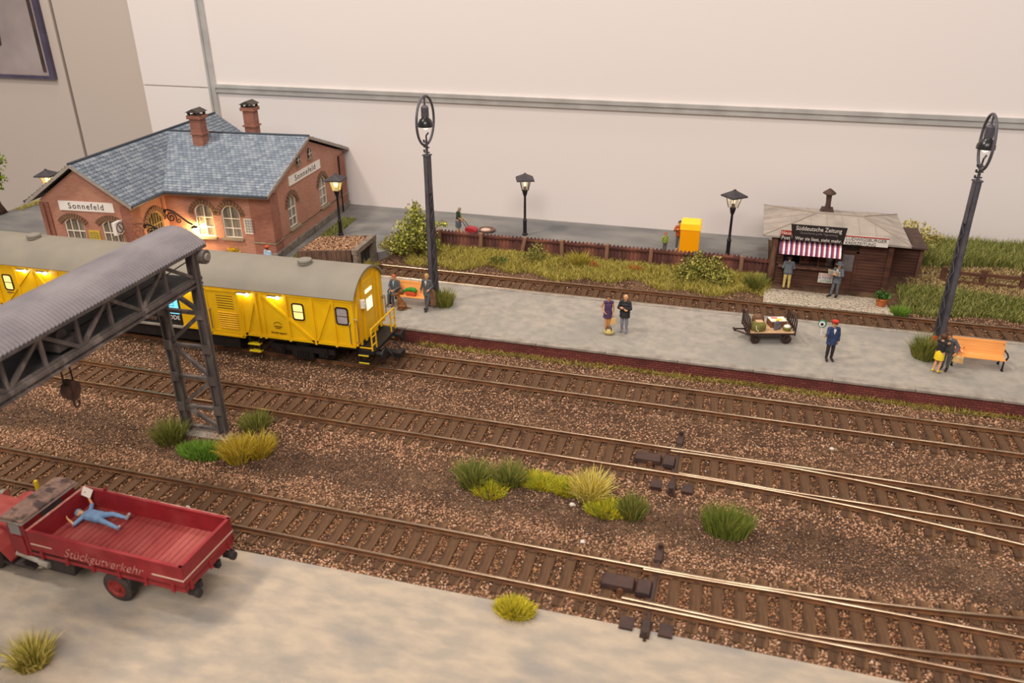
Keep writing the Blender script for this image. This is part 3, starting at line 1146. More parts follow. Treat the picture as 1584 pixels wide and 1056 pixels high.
# bodies
wr = MB().prism([(0, 0), (10.35, 0), (10.35, 3.68), (5.2, 5.42), (0, 3.68)], -8.0, 0.0, 'x')
body_r = wr.build('wall', MATS['station_brick'], station)
wl_ = MB().prism([(-11.2, 0), (-6.15, 0), (-6.15, 3.75), (-8.7, 5.45), (-11.2, 3.75)], -3.1, 10.3, 'y')
body_l = wl_.build('wall', MATS['station_brick'], station)
W = []
H90 = math.pi / 2
for x in (-3.97, -2.38):
    arch_window(cutR, (x, 0, 1.12), 0, 1.05, 1.82, 0.34, 2, 3)
for y in (2.55, 6.85):
    arch_window(cutR, (0, y, 1.12), H90, 1.05, 1.82, 0.34, 2, 3)
for x in (-9.56, -7.36):
    arch_window(cutL, (x, -3.1, 0.95), 0, 1.15, 1.85, 0.22, 3, 3)
arch_window(cutL, (-6.15, -1.2, 0.0), H90, 1.4, 2.75, 0.4, 6, 2, back='dark_inside', paint='door_green', leaf=1.55)
cut(body_r, cutR, station)
cut(body_l, cutL, station)
# pilasters, plinth and string course
for (a, b) in (((-1.15, -0.07, 0), (0.07, 0.5, 3.6)), ((-0.6, -0.06, 0), (0.08, 0.85, 3.55)), ((-0.5, 9.45, 0), (0.08, 10.42, 3.5)), ((-6.6, -3.18, 0), (-6.08, -2.3, 3.6)), ((-11.27, -3.18, 0), (-10.75, -2.6, 3.6))):
    MB().span(a, b).build('pilaster', MATS['station_brick_dark'], station)
pn = MB()
pn.span((-6.1, -0.05, 0), (0.05, 0.3, 0.98)).span((-0.5, -0.03, 0), (0.06, 10.4, 0.95)).span((-11.25, -3.15, 0), (-6.1, -2.8, .85))
pn.build('plinth', MATS['station_brick'], station)
pc = MB()
pc.span((-1.2, -0.12, 0.93), (0.13, 0.6, 1.0)).span((-0.5, -0.1, 0.93), (0.12, 0.95, 1.0)).span((-0.5, 9.4, 0.93), (0.12, 10.47, 1.0)).span((-0.5, -0.06, .9), (0.09, 10.42, .95))
pc.build('string_course', MATS['sill_stone'], station)
st = MB()
st.span((-0.5, -0.14, 0), (0.16, 10.5, 0.42)).span((-6.0, -0.14, 0), (0.16, 0.3, 0.28))
st.build('stone_base', MATS['plinth_stone'], station, bevel=0.02)


def slates(name, o, u, v, L, Wd, parent, rows=0.235, wd=0.27):
    """o corner at the eave, u along the eave, v up the slope; every slate a wedge, lower edge proud"""
    o, u, v = np.array(o, float), np.array(u, float), np.array(v, float)
    n = np.cross(u, v)
    n /= np.linalg.norm(n)
    if n[2] < 0:
        n = -n
    nr = int(Wd / rows)
    nc = int(L / wd)
    P, T = [], []
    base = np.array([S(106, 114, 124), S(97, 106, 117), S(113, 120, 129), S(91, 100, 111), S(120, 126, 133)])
    for r in range(nr):
        for c in range(-1, nc + 1):
            a0 = c * wd + (wd / 2 if r % 2 else 0)
            a1 = a0 + wd * 0.94
            a0, a1 = max(a0, 0), min(a1, L)
            if a1 - a0 < 0.04:
                continue
            b0 = r * rows
            b1 = min(b0 + rows * 1.25, Wd)
            am = (a0 + a1) / 2
            lift = 0.045 + random.uniform(-0.008, 0.012)
            cut_ = 0.06
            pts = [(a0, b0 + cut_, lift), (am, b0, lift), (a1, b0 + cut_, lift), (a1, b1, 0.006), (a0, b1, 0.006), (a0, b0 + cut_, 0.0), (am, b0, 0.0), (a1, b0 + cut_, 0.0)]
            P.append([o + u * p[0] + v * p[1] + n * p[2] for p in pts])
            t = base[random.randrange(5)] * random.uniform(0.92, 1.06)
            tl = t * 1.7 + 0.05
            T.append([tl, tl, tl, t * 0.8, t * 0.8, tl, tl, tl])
    P = np.array(P).reshape(-1, 3)
    k = len(P) // 8
    f = np.array([[0, 1, 3], [1, 2, 3], [0, 3, 4], [5, 6, 1], [5, 1, 0], [6, 7, 2], [6, 2, 1]])
    F = (f[None] + (np.arange(k) * 8)[:, None, None]).reshape(-1, 3)
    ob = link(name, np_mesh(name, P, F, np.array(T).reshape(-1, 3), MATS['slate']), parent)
    ob['kind'] = 'stuff'
    return ob


def slope(p_eave0, p_eave1, p_ridge0, p_ridge1, th=0.11):
    """roof deck between eave and ridge, with slates on it"""
    a, b, c, d = (Vector(p) for p in (p_eave0, p_eave1, p_ridge1, p_ridge0))
    n = (b - a).cross(d - a).normalized()
    if n.z < 0:
        n = -n
    m = MB()
    m.add([*(p - n * th for p in (a, b, c, d)), a, b, c, d], [(0, 3, 2, 1), (4, 5, 6, 7), (0, 1, 5, 4), (1, 2, 6, 5), (2, 3, 7, 6), (3, 0, 4, 7)])
    rf = m.build('roof', MATS['roof_deck'], station)
    u = (b - a)
    L = u.length
    v = (d - a)
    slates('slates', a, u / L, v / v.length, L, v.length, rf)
    return rf


# roof: long low wing across, steeper wing with its gable to the front
slope((-8.7, -0.6, 3.73), (0.25, -0.6, 3.73), (-8.7, 5.25, 5.65), (0.25, 5.25, 5.65))
slope((-8.7, 11.0, 3.73), (0.25, 11.0, 3.73), (-8.7, 5.25, 5.65), (0.25, 5.25, 5.65))
slope((-5.7, -3.5, 3.72), (-5.7, 10.7, 3.72), (-8.72, -3.5, 5.72), (-8.72, 10.7, 5.72))
slope((-11.75, -3.5, 3.72), (-11.75, 10.7, 3.72), (-8.72, -3.5, 5.72), (-8.72, 10.7, 5.72))
rg = MB()
rg.tube([(-8.72, -3.5, 5.75), (-8.72, 10.7, 5.75)], 0.07, 8).tube([(-8.6, 5.25, 5.68), (0.25, 5.25, 5.68)], 0.07, 8)
rg.build('ridge_cap', MATS['gutter'], station)
fa = MB()
for (a, b) in (((0.22, -0.6, 3.66), (0.22, 5.25, 5.58)), ((0.22, 11.0, 3.66), (0.22, 5.25, 5.58)), ((-5.72, -3.47, 3.64), (-8.72, -3.47, 5.65)), ((-11.73, -3.47, 3.64), (-8.72, -3.47, 5.65))):
    fa.beam(a, b, 0.07, 0.16)
fa.beam((-5.75, -0.57, 3.64), (0.25, -0.57, 3.64), 0.06, 0.15).beam((-5.73, -3.5, 3.63), (-5.73, -0.6, 3.63), 0.06, 0.15)
fa.build('barge_board', MATS['fascia'], station)
gu = MB()
gu.tube([(-5.72, -0.66, 3.7), (0.25, -0.66, 3.7)], 0.07, 8).tube([(-5.64, -3.5, 3.69), (-5.64, -0.62, 3.69)], 0.07, 8).tube([(-11.82, -3.5, 3.69), (-11.82, 10.7, 3.69)], 0.07, 8)
gu.build('gutter', MATS['gutter'], station)
for pts in ([(-11.0, -3.3, 3.6), (-11.0, -3.27, 3.3), (-10.98, -3.25, 0)], [(0.2, 9.2, 3.6), (0.2, 9.2, 0)]):
    MB().tube(pts, 0.05, 8).build('downpipe', MATS['station_brick_dark'] if pts[0][0] < -5 else MATS['iron_black'], station)
# small gable openings
for y in (3.9, 5.45):
    m = MB().prism(arch_poly(0.42, 0.55, 0.15, y, 4.38), 0.01, 0.06, 'x')
    o = m.build('gable_opening', MATS['dark_inside'], station)
    MB().box((0.06, y, 4.34), (0.16, 0.6, 0.09)).build('sill', MATS['sill_stone'], o)
    MB().span((0.05, y - 0.02, 4.4), (0.08, y + 0.02, 4.88)).span((0.05, y - 0.22, 4.6), (0.08, y + .22, 4.63)).build('glazing_bar', MATS['window_paint'], o)
# chimneys


def chimney(x, y, z0, z1):
    c = MB()
    c.span((x - 0.32, y - 0.32, z0), (x + 0.32, y + 0.32, z1)).span((x - 0.4, y - 0.4, z0 + (z1 - z0) * 0.55), (x + 0.4, y + 0.4, z0 + (z1 - z0) * 0.55 + 0.09))
    c.span((x - 0.42, y - 0.42, z1 - 0.05), (x + 0.42, y + 0.42, z1 + 0.14))
    ch = c.build('chimney', MATS['station_brick_dark'], station)
    q = MB()
    for sx in (-1, 1):
        for sy in (-1, 1):
            q.box((x + sx * 0.3, y + sy * 0.3, z1 + 0.23), (0.12, 0.12, 0.2))
    q.prism([(x - 0.45, z1 + 0.32), (x + 0.45, z1 + 0.32), (x, z1 + 0.52)], y - 0.45, y + 0.45, 'y')
    q.build('chimney_cap', MATS['chimney_cap'], ch)
    MB().box((x, y, z0 + 0.5), (0.8, 0.8, 0.1), rot=Matrix.Rotation(0.33, 3, 'X')).build('flashing', MATS['gutter'], ch)


chimney(-5.9, 4.05, 4.7, 6.75)
chimney(-3.85, 6.4, 4.7, 6.85)
# name signs, clock and notices
sg = MB().box((-8.56, -3.13, 3.48), (3.15, 0.05, 0.5)).build('name_sign', MATS['sign_white'], station, label='long white board reading Sonnefeld on the front gable')
text('Sonnefeld', 'lettering', 0.44, MATS['sign_black'], sg, (-8.56, -3.16, 3.48), (H90, 0, 0), space=1.25, sx=0.95)
sg = MB().box((0.03, 4.6, 3.72), (0.05, 4.3, 0.52)).build('name_sign', MATS['sign_white'], station, label='long white board reading Sonnefeld on the right gable')
text('Sonnefeld', 'lettering', 0.46, MATS['sign_black'], sg, (0.06, 4.6, 3.72), (H90, 0, H90), space=1.25, sx=1.25)
ck = MB().box((-6.75, -3.42, 2.55), (0.2, 0.62, 0.66)).build('clock', MATS['sign_white'], station, label='square white double-faced clock')
rx = Matrix.Rotation(H90, 3, 'Y')
ring = MB()
for i in range(24):
    a, b = 2 * math.pi * i / 24, 2 * math.pi * (i + 1) / 24
    ring.beam((-6.64, -3.42 + 0.26 * math.cos(a), 2.55 + 0.26 * math.sin(a)), (-6.64, -3.42 + 0.26 * math.cos(b), 2.55 + 0.26 * math.sin(b)), 0.02, 0.02, up=(1, 0, 0))
for i in range(12):
    a = 2 * math.pi * i / 12
    ring.beam((-6.64, -3.42 + 0.2 * math.cos(a), 2.55 + 0.2 * math.sin(a)), (-6.64, -3.42 + 0.235 * math.cos(a), 2.55 + 0.235 * math.sin(a)), 0.02, 0.02, up=(1, 0, 0))
ring.build('dial', MATS['sign_black'], ck)
MB().beam((-6.635, -3.36, 2.46), (-6.635, -3.5, 2.71), 0.035, 0.02, up=(1, 0, 0)).beam((-6.635, -3.42, 2.55), (-6.635, -3.33, 2.42), 0.045, 0.02, up=(1, 0, 0)).build('clock_hand', MATS['sign_black'], ck)
MB().span((-6.85, -3.15, 2.5), (-6.7, -3.05, 2.6)).build('bracket', MATS['iron_black'], ck)
tt = MB().span((-8.75, -3.16, 1.45), (-8.12, -3.1, 2.2)).build('timetable', MATS['timetable_yellow'], station, label='yellow timetable board')
g = MB()
for i in range(1, 6):
    g.span((-8.7, -3.17, 1.45 + 0.125 * i - 0.01), (-8.17, -3.155, 1.45 + 0.125 * i + 0.02))
for i in range(1, 4):
    g.span((-8.75 + 0.157 * i - 0.008, -3.17, 1.5), (-8.75 + 0.157 * i + 0.008, -3.155, 2.15))
g.build('print', MATS['door_green'], tt)
nb = MB().span((-1.62, -0.06, 1.42), (-0.95, 0.0, 2.28)).build('notice_board', MATS['window_paint'], station, label='white framed notice board')
g = MB()
for i in range(4):
    for k in range(5):
        g.span((-1.56 + 0.15 * i, -0.07, 1.5 + 0.15 * k), (-1.44 + 0.15 * i, -0.055, 1.62 + 0.15 * k))
g.build('print', MATS['print_grey'], nb)


def scroll_lamp(y, zr, lit, label):
    t = thing('wall_lamp', label, 'lamp', (0, 0, 0), 0)
    t.parent = station
    del t['category']
    del t['label']
    t['label'] = label
    a = MB()
    x0 = -6.14
    a.tube([(x0, y, zr), (x0 + 0.25, y, zr + 0.1), (x0 + 0.6, y, zr), (x0 + 0.95, y, zr - 0.25), (x0 + 1.35, y, zr - 0.55), (x0 + 1.62, y, zr - 0.68)], 0.045, 6)
    sp = []
    for i in range(26):
        th = i * 0.42
        rr = 0.30 * (1 - i / 30)
        sp.append((x0 + 0.42 + rr * math.cos(th), y, zr - 0.34 + rr * math.sin(th)))
    a.tube(sp, 0.035, 6)
    sp = []
    for i in range(18):
        th = 2.2 + i * 0.45
        rr = 0.17 * (1 - i / 22)
        sp.append((x0 + 0.85 + rr * math.cos(th), y, zr - 0.48 + rr * math.sin(th)))
    a.tube(sp, 0.03, 6)
    a.sphere((x0 + 0.06, y, zr), 0.11, 8)
    a.build('scroll_bracket', MATS['iron_black'], t)
    lx, lz = x0 + 1.7, zr - 0.72
    MB().lathe([(0.03, 0.0), (0.12, -0.04), (0.2, -0.12)], (lx, y, lz), 12, caps=True).build('lamp_shade', MATS['iron_black'], t)
    MB().sphere((lx, y, lz - 0.16), 0.12, 10).build('bulb', MATS['bulb_hot' if lit else 'bulb_off'], t, smooth=True)
    return (lx, y, lz - 0.16)


glow('bulb_hot', (1.0, 0.80, 0.45), 60)
pm('bulb_off', S(230, 220, 190), rough=0.3)
scroll_lamp(-2.25, 2.3, False, 'black scroll wall lamp left of the arched door')
bl = scroll_lamp(-0.35, 2.55, True, 'lit scroll wall lamp right of the arched door')
pt = bpy.data.lights.new('station_lamp_light', 'POINT')
pt.energy = 330
pt.color = (1.0, 0.62, 0.24)
pt.shadow_soft_size = 0.13
po_ = link('station_lamp_light', pt, station)
po_.location = (bl[0], bl[1] - 0.02, bl[2] - 0.15)

# pale paved strip before the station
pm('pave', S(208, 186, 166), S(186, 166, 148), 2, 0.85)
struct(MB().box((-33, 36.15, 0.64), (18.5, 0.9, 0.14)).build('station_pavement', MATS['pave'], bevel=0.02))
# ------------------------------------------------------------------ yellow wagon on the main track
pm('wagon_yellow', S(242, 190, 14), S(232, 178, 10), 1.5, 0.42, spec=0.45)
pm('wagon_roof', S(140, 131, 116), S(131, 123, 111), 0.8, 0.6)
pm('frame_black', S(28, 25, 26), S(40, 34, 32), 4, 0.55)
pm('wheel_dark', S(52, 40, 38), S(36, 30, 30), 6, 0.5, metal=0.4)
pm('step_yellow', S(226, 196, 30), rough=0.5)
pm('chrome', S(200, 190, 176), rough=0.25, metal=0.9)
pm('rubber', S(44, 30, 26), rough=0.6)
pm('blind_grey', S(176, 166, 168), S(160, 150, 154), 6, 0.5)
glow('lit_window', (1.0, 0.74, 0.26), 0.72)
glow('strip_light', (1.0, 0.95, 0.84), 14)
glow('screen_blue', (0.17, 0.62, 0.80), 0.9)
pm('wagon_print', S(84, 60, 16), rough=0.5)
pm('screen_print', S(40, 110, 130), rough=0.5)

XE, XW = -14.2, -33.4
YF, YB = 26.42, 29.22
ZB, ZT = 1.42, 3.5
wag = thing('railway_wagon', 'long yellow service wagon with rounded grey roof and lit windows', 'railway wagon', ((XE + XW) / 2, 27.82, 0.0))
ox, oy = (XE + XW) / 2, 27.82
L2 = (XE - XW) / 2
HW = 1.4


def wx(x):
    return x - ox


def arc(n, hw, z0, rise):
    rad = (hw * hw + rise * rise) / (2 * rise)
    a0 = math.asin(min(1, hw / rad))
    return [(rad * math.sin(-a0 + 2 * a0 * i / n), z0 + rise - rad + rad * math.cos(-a0 + 2 * a0 * i / n)) for i in range(n + 1)]


body = MB()
prof = [(-HW, ZB), (HW, ZB), (HW, ZT)] + arc(12, HW, ZT, 0.8)[::-1][1:-1] + [(-HW, ZT)]
# carriage body in three lengths: yellow, black display section, yellow
MB().prism(prof, wx(-22.3), L2, 'x').build('body', MATS['wagon_yellow'], wag)
MB().prism(prof, -L2, wx(-26.6), 'x').build('body', MATS['wagon_yellow'], wag)
MB().prism([(p[0] * 0.985, p[1]) for p in prof], wx(-26.6), wx(-22.3), 'x').build('display_panel', MATS['frame_black'], wag, label='black display section with a blue screen')
sc = MB().span((wx(-26.2), -HW - 0.012, 1.98), (wx(-22.42), -HW + 0.03, 3.05)).build('screen', MATS['screen_blue'], wag, label='glowing light blue screen')
g = MB()
for (a, b) in (((-22.95, 2.35), (-22.62, 2.35)), ((-22.95, 2.75), (-22.62, 2.75)), ((-22.95, 2.35), (-22.95, 2.75)), ((-22.62, 2.35), (-22.62, 2.75)), ((-22.95, 2.55), (-22.75, 2.62)), ((-22.75, 2.62), (-22.62, 2.55)), ((-22.8, 2.9), (-22.5, 2.9))):
    g.beam((wx(a[0]), -HW - 0.016, a[1]), (wx(b[0]), -HW - 0.016, b[1]), 0.02, 0.008, up=(0, 1, 0))
g.build('print', MATS['screen_print'], sc)
text("ODE", 'lettering', 0.27, MATS['sign_white'], wag, (wx(-22.70), -HW - 0.01, 1.80), (H90, 0, 0))
MB().span((wx(-26.6), -HW - 0.09, 1.36), (wx(-22.3), -HW + 0.1, 1.44)).build('sill_rail', MATS['kerb'], wag)
MB().span((wx(-25.2), -HW - 0.05, 1.6), (wx(-23.6), -HW, 1.74)).build('base_strip', MATS['bark'], wag)
ro = MB()
a1 = arc(14, HW + 0.09, ZT - 0.02, 0.88)
a2 = arc(14, HW + 0.01, ZT - 0.02, 0.80)
ro.prism(a1 + a2[::-1], -L2 - 0.12, L2 + 0.12, 'x')
ro.build('roof', MATS['wagon_roof'], wag, smooth=True, auto=40)
MB().lathe([(0.26, 0.0), (0.3, 0.05), (0.3, 0.1), (0.27, 0.12), (0.31, 0.15), (0.29, 0.22), (0.12, 0.27)], (wx(-16.8), -0.15, ZT + 0.80), 16).build('roof_vent', MATS['wagon_roof'], wag)
MB().lathe([(0.26, 0.0), (0.3, 0.05), (0.3, 0.1), (0.27, 0.12), (0.31, 0.15), (0.29, 0.22), (0.12, 0.27)], (wx(-30.5), -0.15, ZT + 0.80), 16).build('roof_vent', MATS['wagon_roof'], wag)
# frame strips on the side facing the viewer and the far side
SI = -HW


def side_parts(sgn):
    y = sgn * HW

    def strip(x0, z0, x1, z1, wd=0.1, th=0.07, name='side_rib'):
        return MB().beam((wx(x0), y + sgn * 0.02, z0), (wx(x1), y + sgn * 0.02, z1), wd, th, up=(0, 1, 0)).build(name, MATS['wagon_yellow'], wag)
    for (xa, xb) in ((-22.3, XE), (XW, -26.6)):
        MB().span((wx(xa), y - 0.03, ZB - 0.03), (wx(xb), y + 0.05 * sgn, ZB + 0.1)).build('sole_bar', MATS['wagon_yellow'], wag)
        MB().span((wx(xa), y - 0.02, ZT - 0.14), (wx(xb), y + 0.035 * sgn, ZT - 0.06)).build('cornice', MATS['wagon_yellow'], wag)
    for x in (-20.95, -19.3, -18.55, -18.3, -17.15, -15.98, -15.05, -27.0, -28.4, -29.75, -30.75, -31.9, -32.8):
        strip(x, ZB - 0.08, x, ZT - 0.1)
    for (x0, z0, x1, z1) in ((-19.2, ZB, -18.5, ZT - .1), (-18.35, ZT - 0.1, -16.0, ZB), (-15.95, ZB, -15.1, ZT - 0.1), (-31.85, ZB, -29.8, ZT - 0.1), (-29.7, ZT - 0.1, -28.45, ZB), (-33.3, ZT - .1, -31.95, ZB)):
        strip(x0, z0, x1, z1, 0.11, 0.06, 'diagonal_brace')


side_parts(-1)
side_parts(1)


def rrect(w, h, r, n=4):
    p = []
    for (cx, cz, a) in ((w / 2 - r, h / 2 - r, 0), (-w / 2 + r, h / 2 - r, 90), (-w / 2 + r, -h / 2 + r, 180), (w / 2 - r, -h / 2 + r, 270)):
        for i in range(n + 1):
            t = R(a + 90 * i / n)
            p.append((cx + r * math.cos(t), cz + r * math.sin(t)))
    return p


def wag_window(x, z, w_, h_, mat):
    y = -HW
    a, b = rrect(w_ + 0.11, h_ + 0.11, 0.11), rrect(w_, h_, 0.08)
    n = len(a)
    m = MB()
    vs = [(wx(x) + p[0], y - 0.035, z + p[1]) for p in a] + [(wx(x) + p[0], y - 0.035, z + p[1]) for p in b] + [(wx(x) + p[0], y + 0.02, z + p[1]) for p in a] + [(wx(x) + p[0], y + 0.02, z + p[1]) for p in b]
    fs = []
    for i in range(n):
        j = (i + 1) % n
        fs += [(i, j, n + j, n + i), (i, 2 * n + i, 2 * n + j, j), (n + i, n + j, 3 * n + j, 3 * n + i)]
    m.add(vs, fs)
    win = m.build('window', MATS['rubber'], wag)
    p = MB()
    p.prism([(wx(x) + q[0], z + q[1]) for q in b], y - 0.012, y + 0.01, 'y')
    p.build('pane', MATS[mat], win)
    MB().span((wx(x) - w_ / 2, y - 0.028, z - 0.015), (wx(x) + w_ / 2, y - 0.01, z + 0.02)).build('window_bar', MATS['chrome'], win)
    return win


wag_window(-16.64, 2.72, 0.44, 0.64, 'lit_window')
wag_window(-14.68, 2.74, 0.46, 0.66, 'blind_grey')
wag_window(-31.3, 2.6, 0.42, 0.66, 'lit_window')
wag_window(-28.0, 2.6, 0.42, 0.66, 'lit_window')
MB().span((wx(-31.5), -HW - 0.05, 2.1), (wx(-31.1), -HW, 2.14)).build('sill', MATS['chrome'], wag)
# louvred door
dr = MB().span((wx(-20.86), -HW - 0.03, ZB - 0.1), (wx(-19.4), -HW + 0.02, 3.3)).build('door', MATS['wagon_yellow'], wag)
fm = MB()
for (a, b) in (((-20.9, ZB - .12), (-20.9, 3.34)), ((-19.36, ZB - .12), (-19.36, 3.34)), ((-20.94, 3.34), (-19.3, 3.34)), ((-20.94, ZB - .12), (-19.3, ZB - .12))):
    fm.beam((wx(a[0]), -HW - 0.04, a[1]), (wx(b[0]), -HW - 0.04, b[1]), 0.09, 0.07, up=(0, 1, 0))
fm.build('door_frame', MATS['wagon_yellow'], wag)
rt = Matrix.Rotation(0.6, 3, 'X')
for i in range(8):
    MB().box((wx(-19.98), -HW - 0.045, 1.62 + i * 0.1), (0.9, 0.025, 0.075), rot=rt).build('slat', MATS['wagon_yellow'], dr)
for i in range(6):
    MB().span((wx(-20.42), -HW - 0.035, 2.52 + i * 0.11), (wx(-19.62), -HW - 0.028, 2.545 + i * 0.11)).build('slot', MATS['rubber'], dr)
for (x, z0, z1) in ((-20.78, 1.55, 2.5), (-14.35, 1.55, 2.5), (-27.3, 1.55, 2.4)):
    MB().tube([(wx(x), -HW - 0.02, z0), (wx(x), -HW - 0.1, z0 + 0.04), (wx(x), -HW - 0.1, z1 - 0.04), (wx(x), -HW - 0.02, z1)], 0.022, 6).build('handrail', MATS['chrome'], wag)
# strip lights under the eaves
for x in (-21.95, -19.0, -17.6, -30.2, -29.1, -27.4):
    so = MB().span((wx(x) - 0.32, -HW - 0.12, ZT - 0.2), (wx(x) + 0.25, -HW - 0.02, ZT - 0.13)).build('strip_light', MATS['chrome'], wag, label='small glowing strip light below the roof edge')
    MB().span((wx(x) - 0.30, -HW - 0.14, ZT - 0.225), (wx(x) + 0.23, -HW - 0.04, ZT - 0.2)).build('tube', MATS['strip_light'], so)
    MB().sphere((wx(x) + 0.16, -HW - 0.12, ZT - 0.22), 0.075, 8).build('bulb', MATS['strip_light'], so)
    l = bpy.data.lights.new('strip_light_glow', 'POINT')
    l.energy = 3.0
    l.color = (1, 0.9, 0.7)
    l.shadow_soft_size = 0.08
    lo_ = link('strip_light_glow', l, wag)
    lo_.location = (wx(x) + 0.1, -HW - 0.25, ZT - 0.3)
MB().tube([(L2 + 0.58, -1.17, 2.0), (L2 + 0.58, -1.12, 2.15), (L2 + 0.58, 1.12, 2.15), (L2 + 0.58, 1.17, 2.0)], 0.038, 8).build('top_rail', MATS['wagon_yellow'], wag)
wag.rotation_euler = (0, -R(0.55), 0)
wag.location.z = -0.05
# emblem and inscription
em = MB()
for i in range(10):
    a, b = R(20 + 14 * i), R(20 + 14 * (i + 1))
    em.beam((wx(-17.68) + 0.2 * math.cos(a), -HW - 0.006, 1.98 + 0.16 * math.sin(a)), (wx(-17.68) + 0.2 * math.cos(b), -HW - 0.006, 1.98 + 0.16 * math.sin(b)), 0.018, 0.012, up=(0, 1, 0))
em.span((wx(-17.86), -HW - 0.012, 1.93), (wx(-17.5), -HW, 1.965)).span((wx(-17.8), -HW - 0.012, 1.86), (wx(-17.56), -HW, 1.885))
em.build('emblem', MATS['wagon_print'], wag)
text('Security support', 'lettering', 0.135, MATS['wagon_print'], wag, (wx(-17.68), -HW - 0.008, 1.66), (H90, 0, 0), shear=0.2, sx=0.8)
# end wall towards the platform
xe = L2
ed = MB().span((xe - 0.02, -0.42, ZB - 0.05), (xe + 0.05, 0.42, ZT + 0.35)).build('end_door', MATS['wagon_yellow'], wag)
for y in (-0.95, -0.5, 0.5, 0.95):
    MB().beam((xe + 0.03, y, ZB - 0.1), (xe + 0.03, y, ZT + (0.35 if abs(y) > .6 else 0.55)), 0.1, 0.08, up=(1, 0, 0)).build('end_post', MATS['wagon_yellow'], wag)
for (a, b) in (((-1.3, ZB), (-1.0, ZT + 0.2)), ((1.3, ZB), (1.0, ZT + 0.2))):
    MB().beam((xe + 0.03, a[0], a[1]), (xe + 0.03, b[0], b[1]), 0.1, 0.06, up=(1, 0, 0)).build('diagonal_brace', MATS['wagon_yellow'], wag)
MB().span((xe + 0.05, -0.26, 2.55), (xe + 0.07, 0.26, 3.05)).build('end_window', MATS['lit_white'] if 'lit_white' in MATS else glow('lit_white', (1, 0.86, 0.6), 1.0), wag)
MB().span((xe + 0.05, -0.3, 3.3), (xe + 0.07, 0.3, 3.45)).build('end_window', MATS['lit_white'], wag)
MB().tube([(xe + 0.02, -0.8, 3.1), (xe + 0.28, -0.8, 3.1)], [0.05, 0.05], 8).tube([(xe + 0.16, -0.8, 2.92), (xe + 0.16, -0.8, 3.25)], [0.11, 0.11], 10).build('signal_lamp', MATS['sign_white'], wag, label='white round tail lamp')
MB().tube([(xe + 0.02, 1.2, 2.6), (xe + 0.15, 1.2, 2.6)], 0.09, 10).build('tail_lamp', MATS['chrome'], wag)
for y in (-1.34, 1.34):
    MB().tube([(xe, y, 1.6), (xe + 0.12, y, 1.64), (xe + 0.12, y, 2.6), (xe, y, 2.64)], 0.025, 6).build('handrail', MATS['chrome'], wag)
# end platform with yellow railings, steps, buffers, coupling
MB().span((xe, -1.2, 1.05), (xe + 0.66, 1.2, 1.2)).build('end_platform', MATS['frame_black'], wag)
for y0, y1 in ((-1.15, -0.75), (0.75, 1.15)):
    ra = MB()
    xr = xe + 0.58
    for y in (y0, y1):
        ra.tube([(xr, y, 1.05), (xr, y, 2.15)], 0.035, 6)
    for z in (1.42, 1.78):
        ra.tube([(xr, y0, z), (xr, y1, z)], 0.03, 6)
    ra.tube([(xr, y0 if y0 < 0 else y1, 1.3), (xe + 0.02, y0 if y0 < 0 else y1, 1.3)], 0.03, 6)
    ra.build('railing', MATS['wagon_yellow'], wag, label='yellow tubular railing')
    for z in (0.70, 1.04):
        sx = xe + 0.05
        yy = -1.38 if y0 < 0 else 1.15
        so = MB().span((sx, yy, z), (sx + 0.45, yy + 0.22, z + 0.05)).build('footstep', MATS['frame_black'], wag)
        MB().span((sx, yy - 0.02, z), (sx + 0.45, yy, z + 0.05)).build('step_edge', MATS['step_yellow'], so)
    MB().span((xe + 0.05, (-1.36 if y0 < 0 else 1.17), 0.70), (xe + 0.09, (-1.2 if y0 < 0 else 1.33), 1.1)).build('step_hanger', MATS['frame_black'], wag)
    MB().tube([(xe + 0.62, (y0 + y1) / 2, 1.0), (xe + 0.95, (y0 + y1) / 2, 1.0), (xe + 0.95, (y0 + y1) / 2, 1.0), (xe + 1.02, (y0 + y1) / 2, 1.0)], [0.1, 0.1, 0.24, 0.24], 14).build('buffer', MATS['frame_black'], wag)
MB().beam((xe + 0.4, 0, 0.62), (xe + 1.25, 0, 0.62), 0.3, 0.16).box((xe + 1.25, 0, 0.64), (0.25, 0.5, 0.22)).build('coupling', MATS['frame_black'], wag)
for y in (-0.35, 0.4):
    MB().tube([(xe + 0.8, y, 1.0), (xe + 1.05, y, 0.7), (xe + 1.15, y, 0.5)], 0.035, 6).build('brake_hose', MATS['frame_black'], wag)
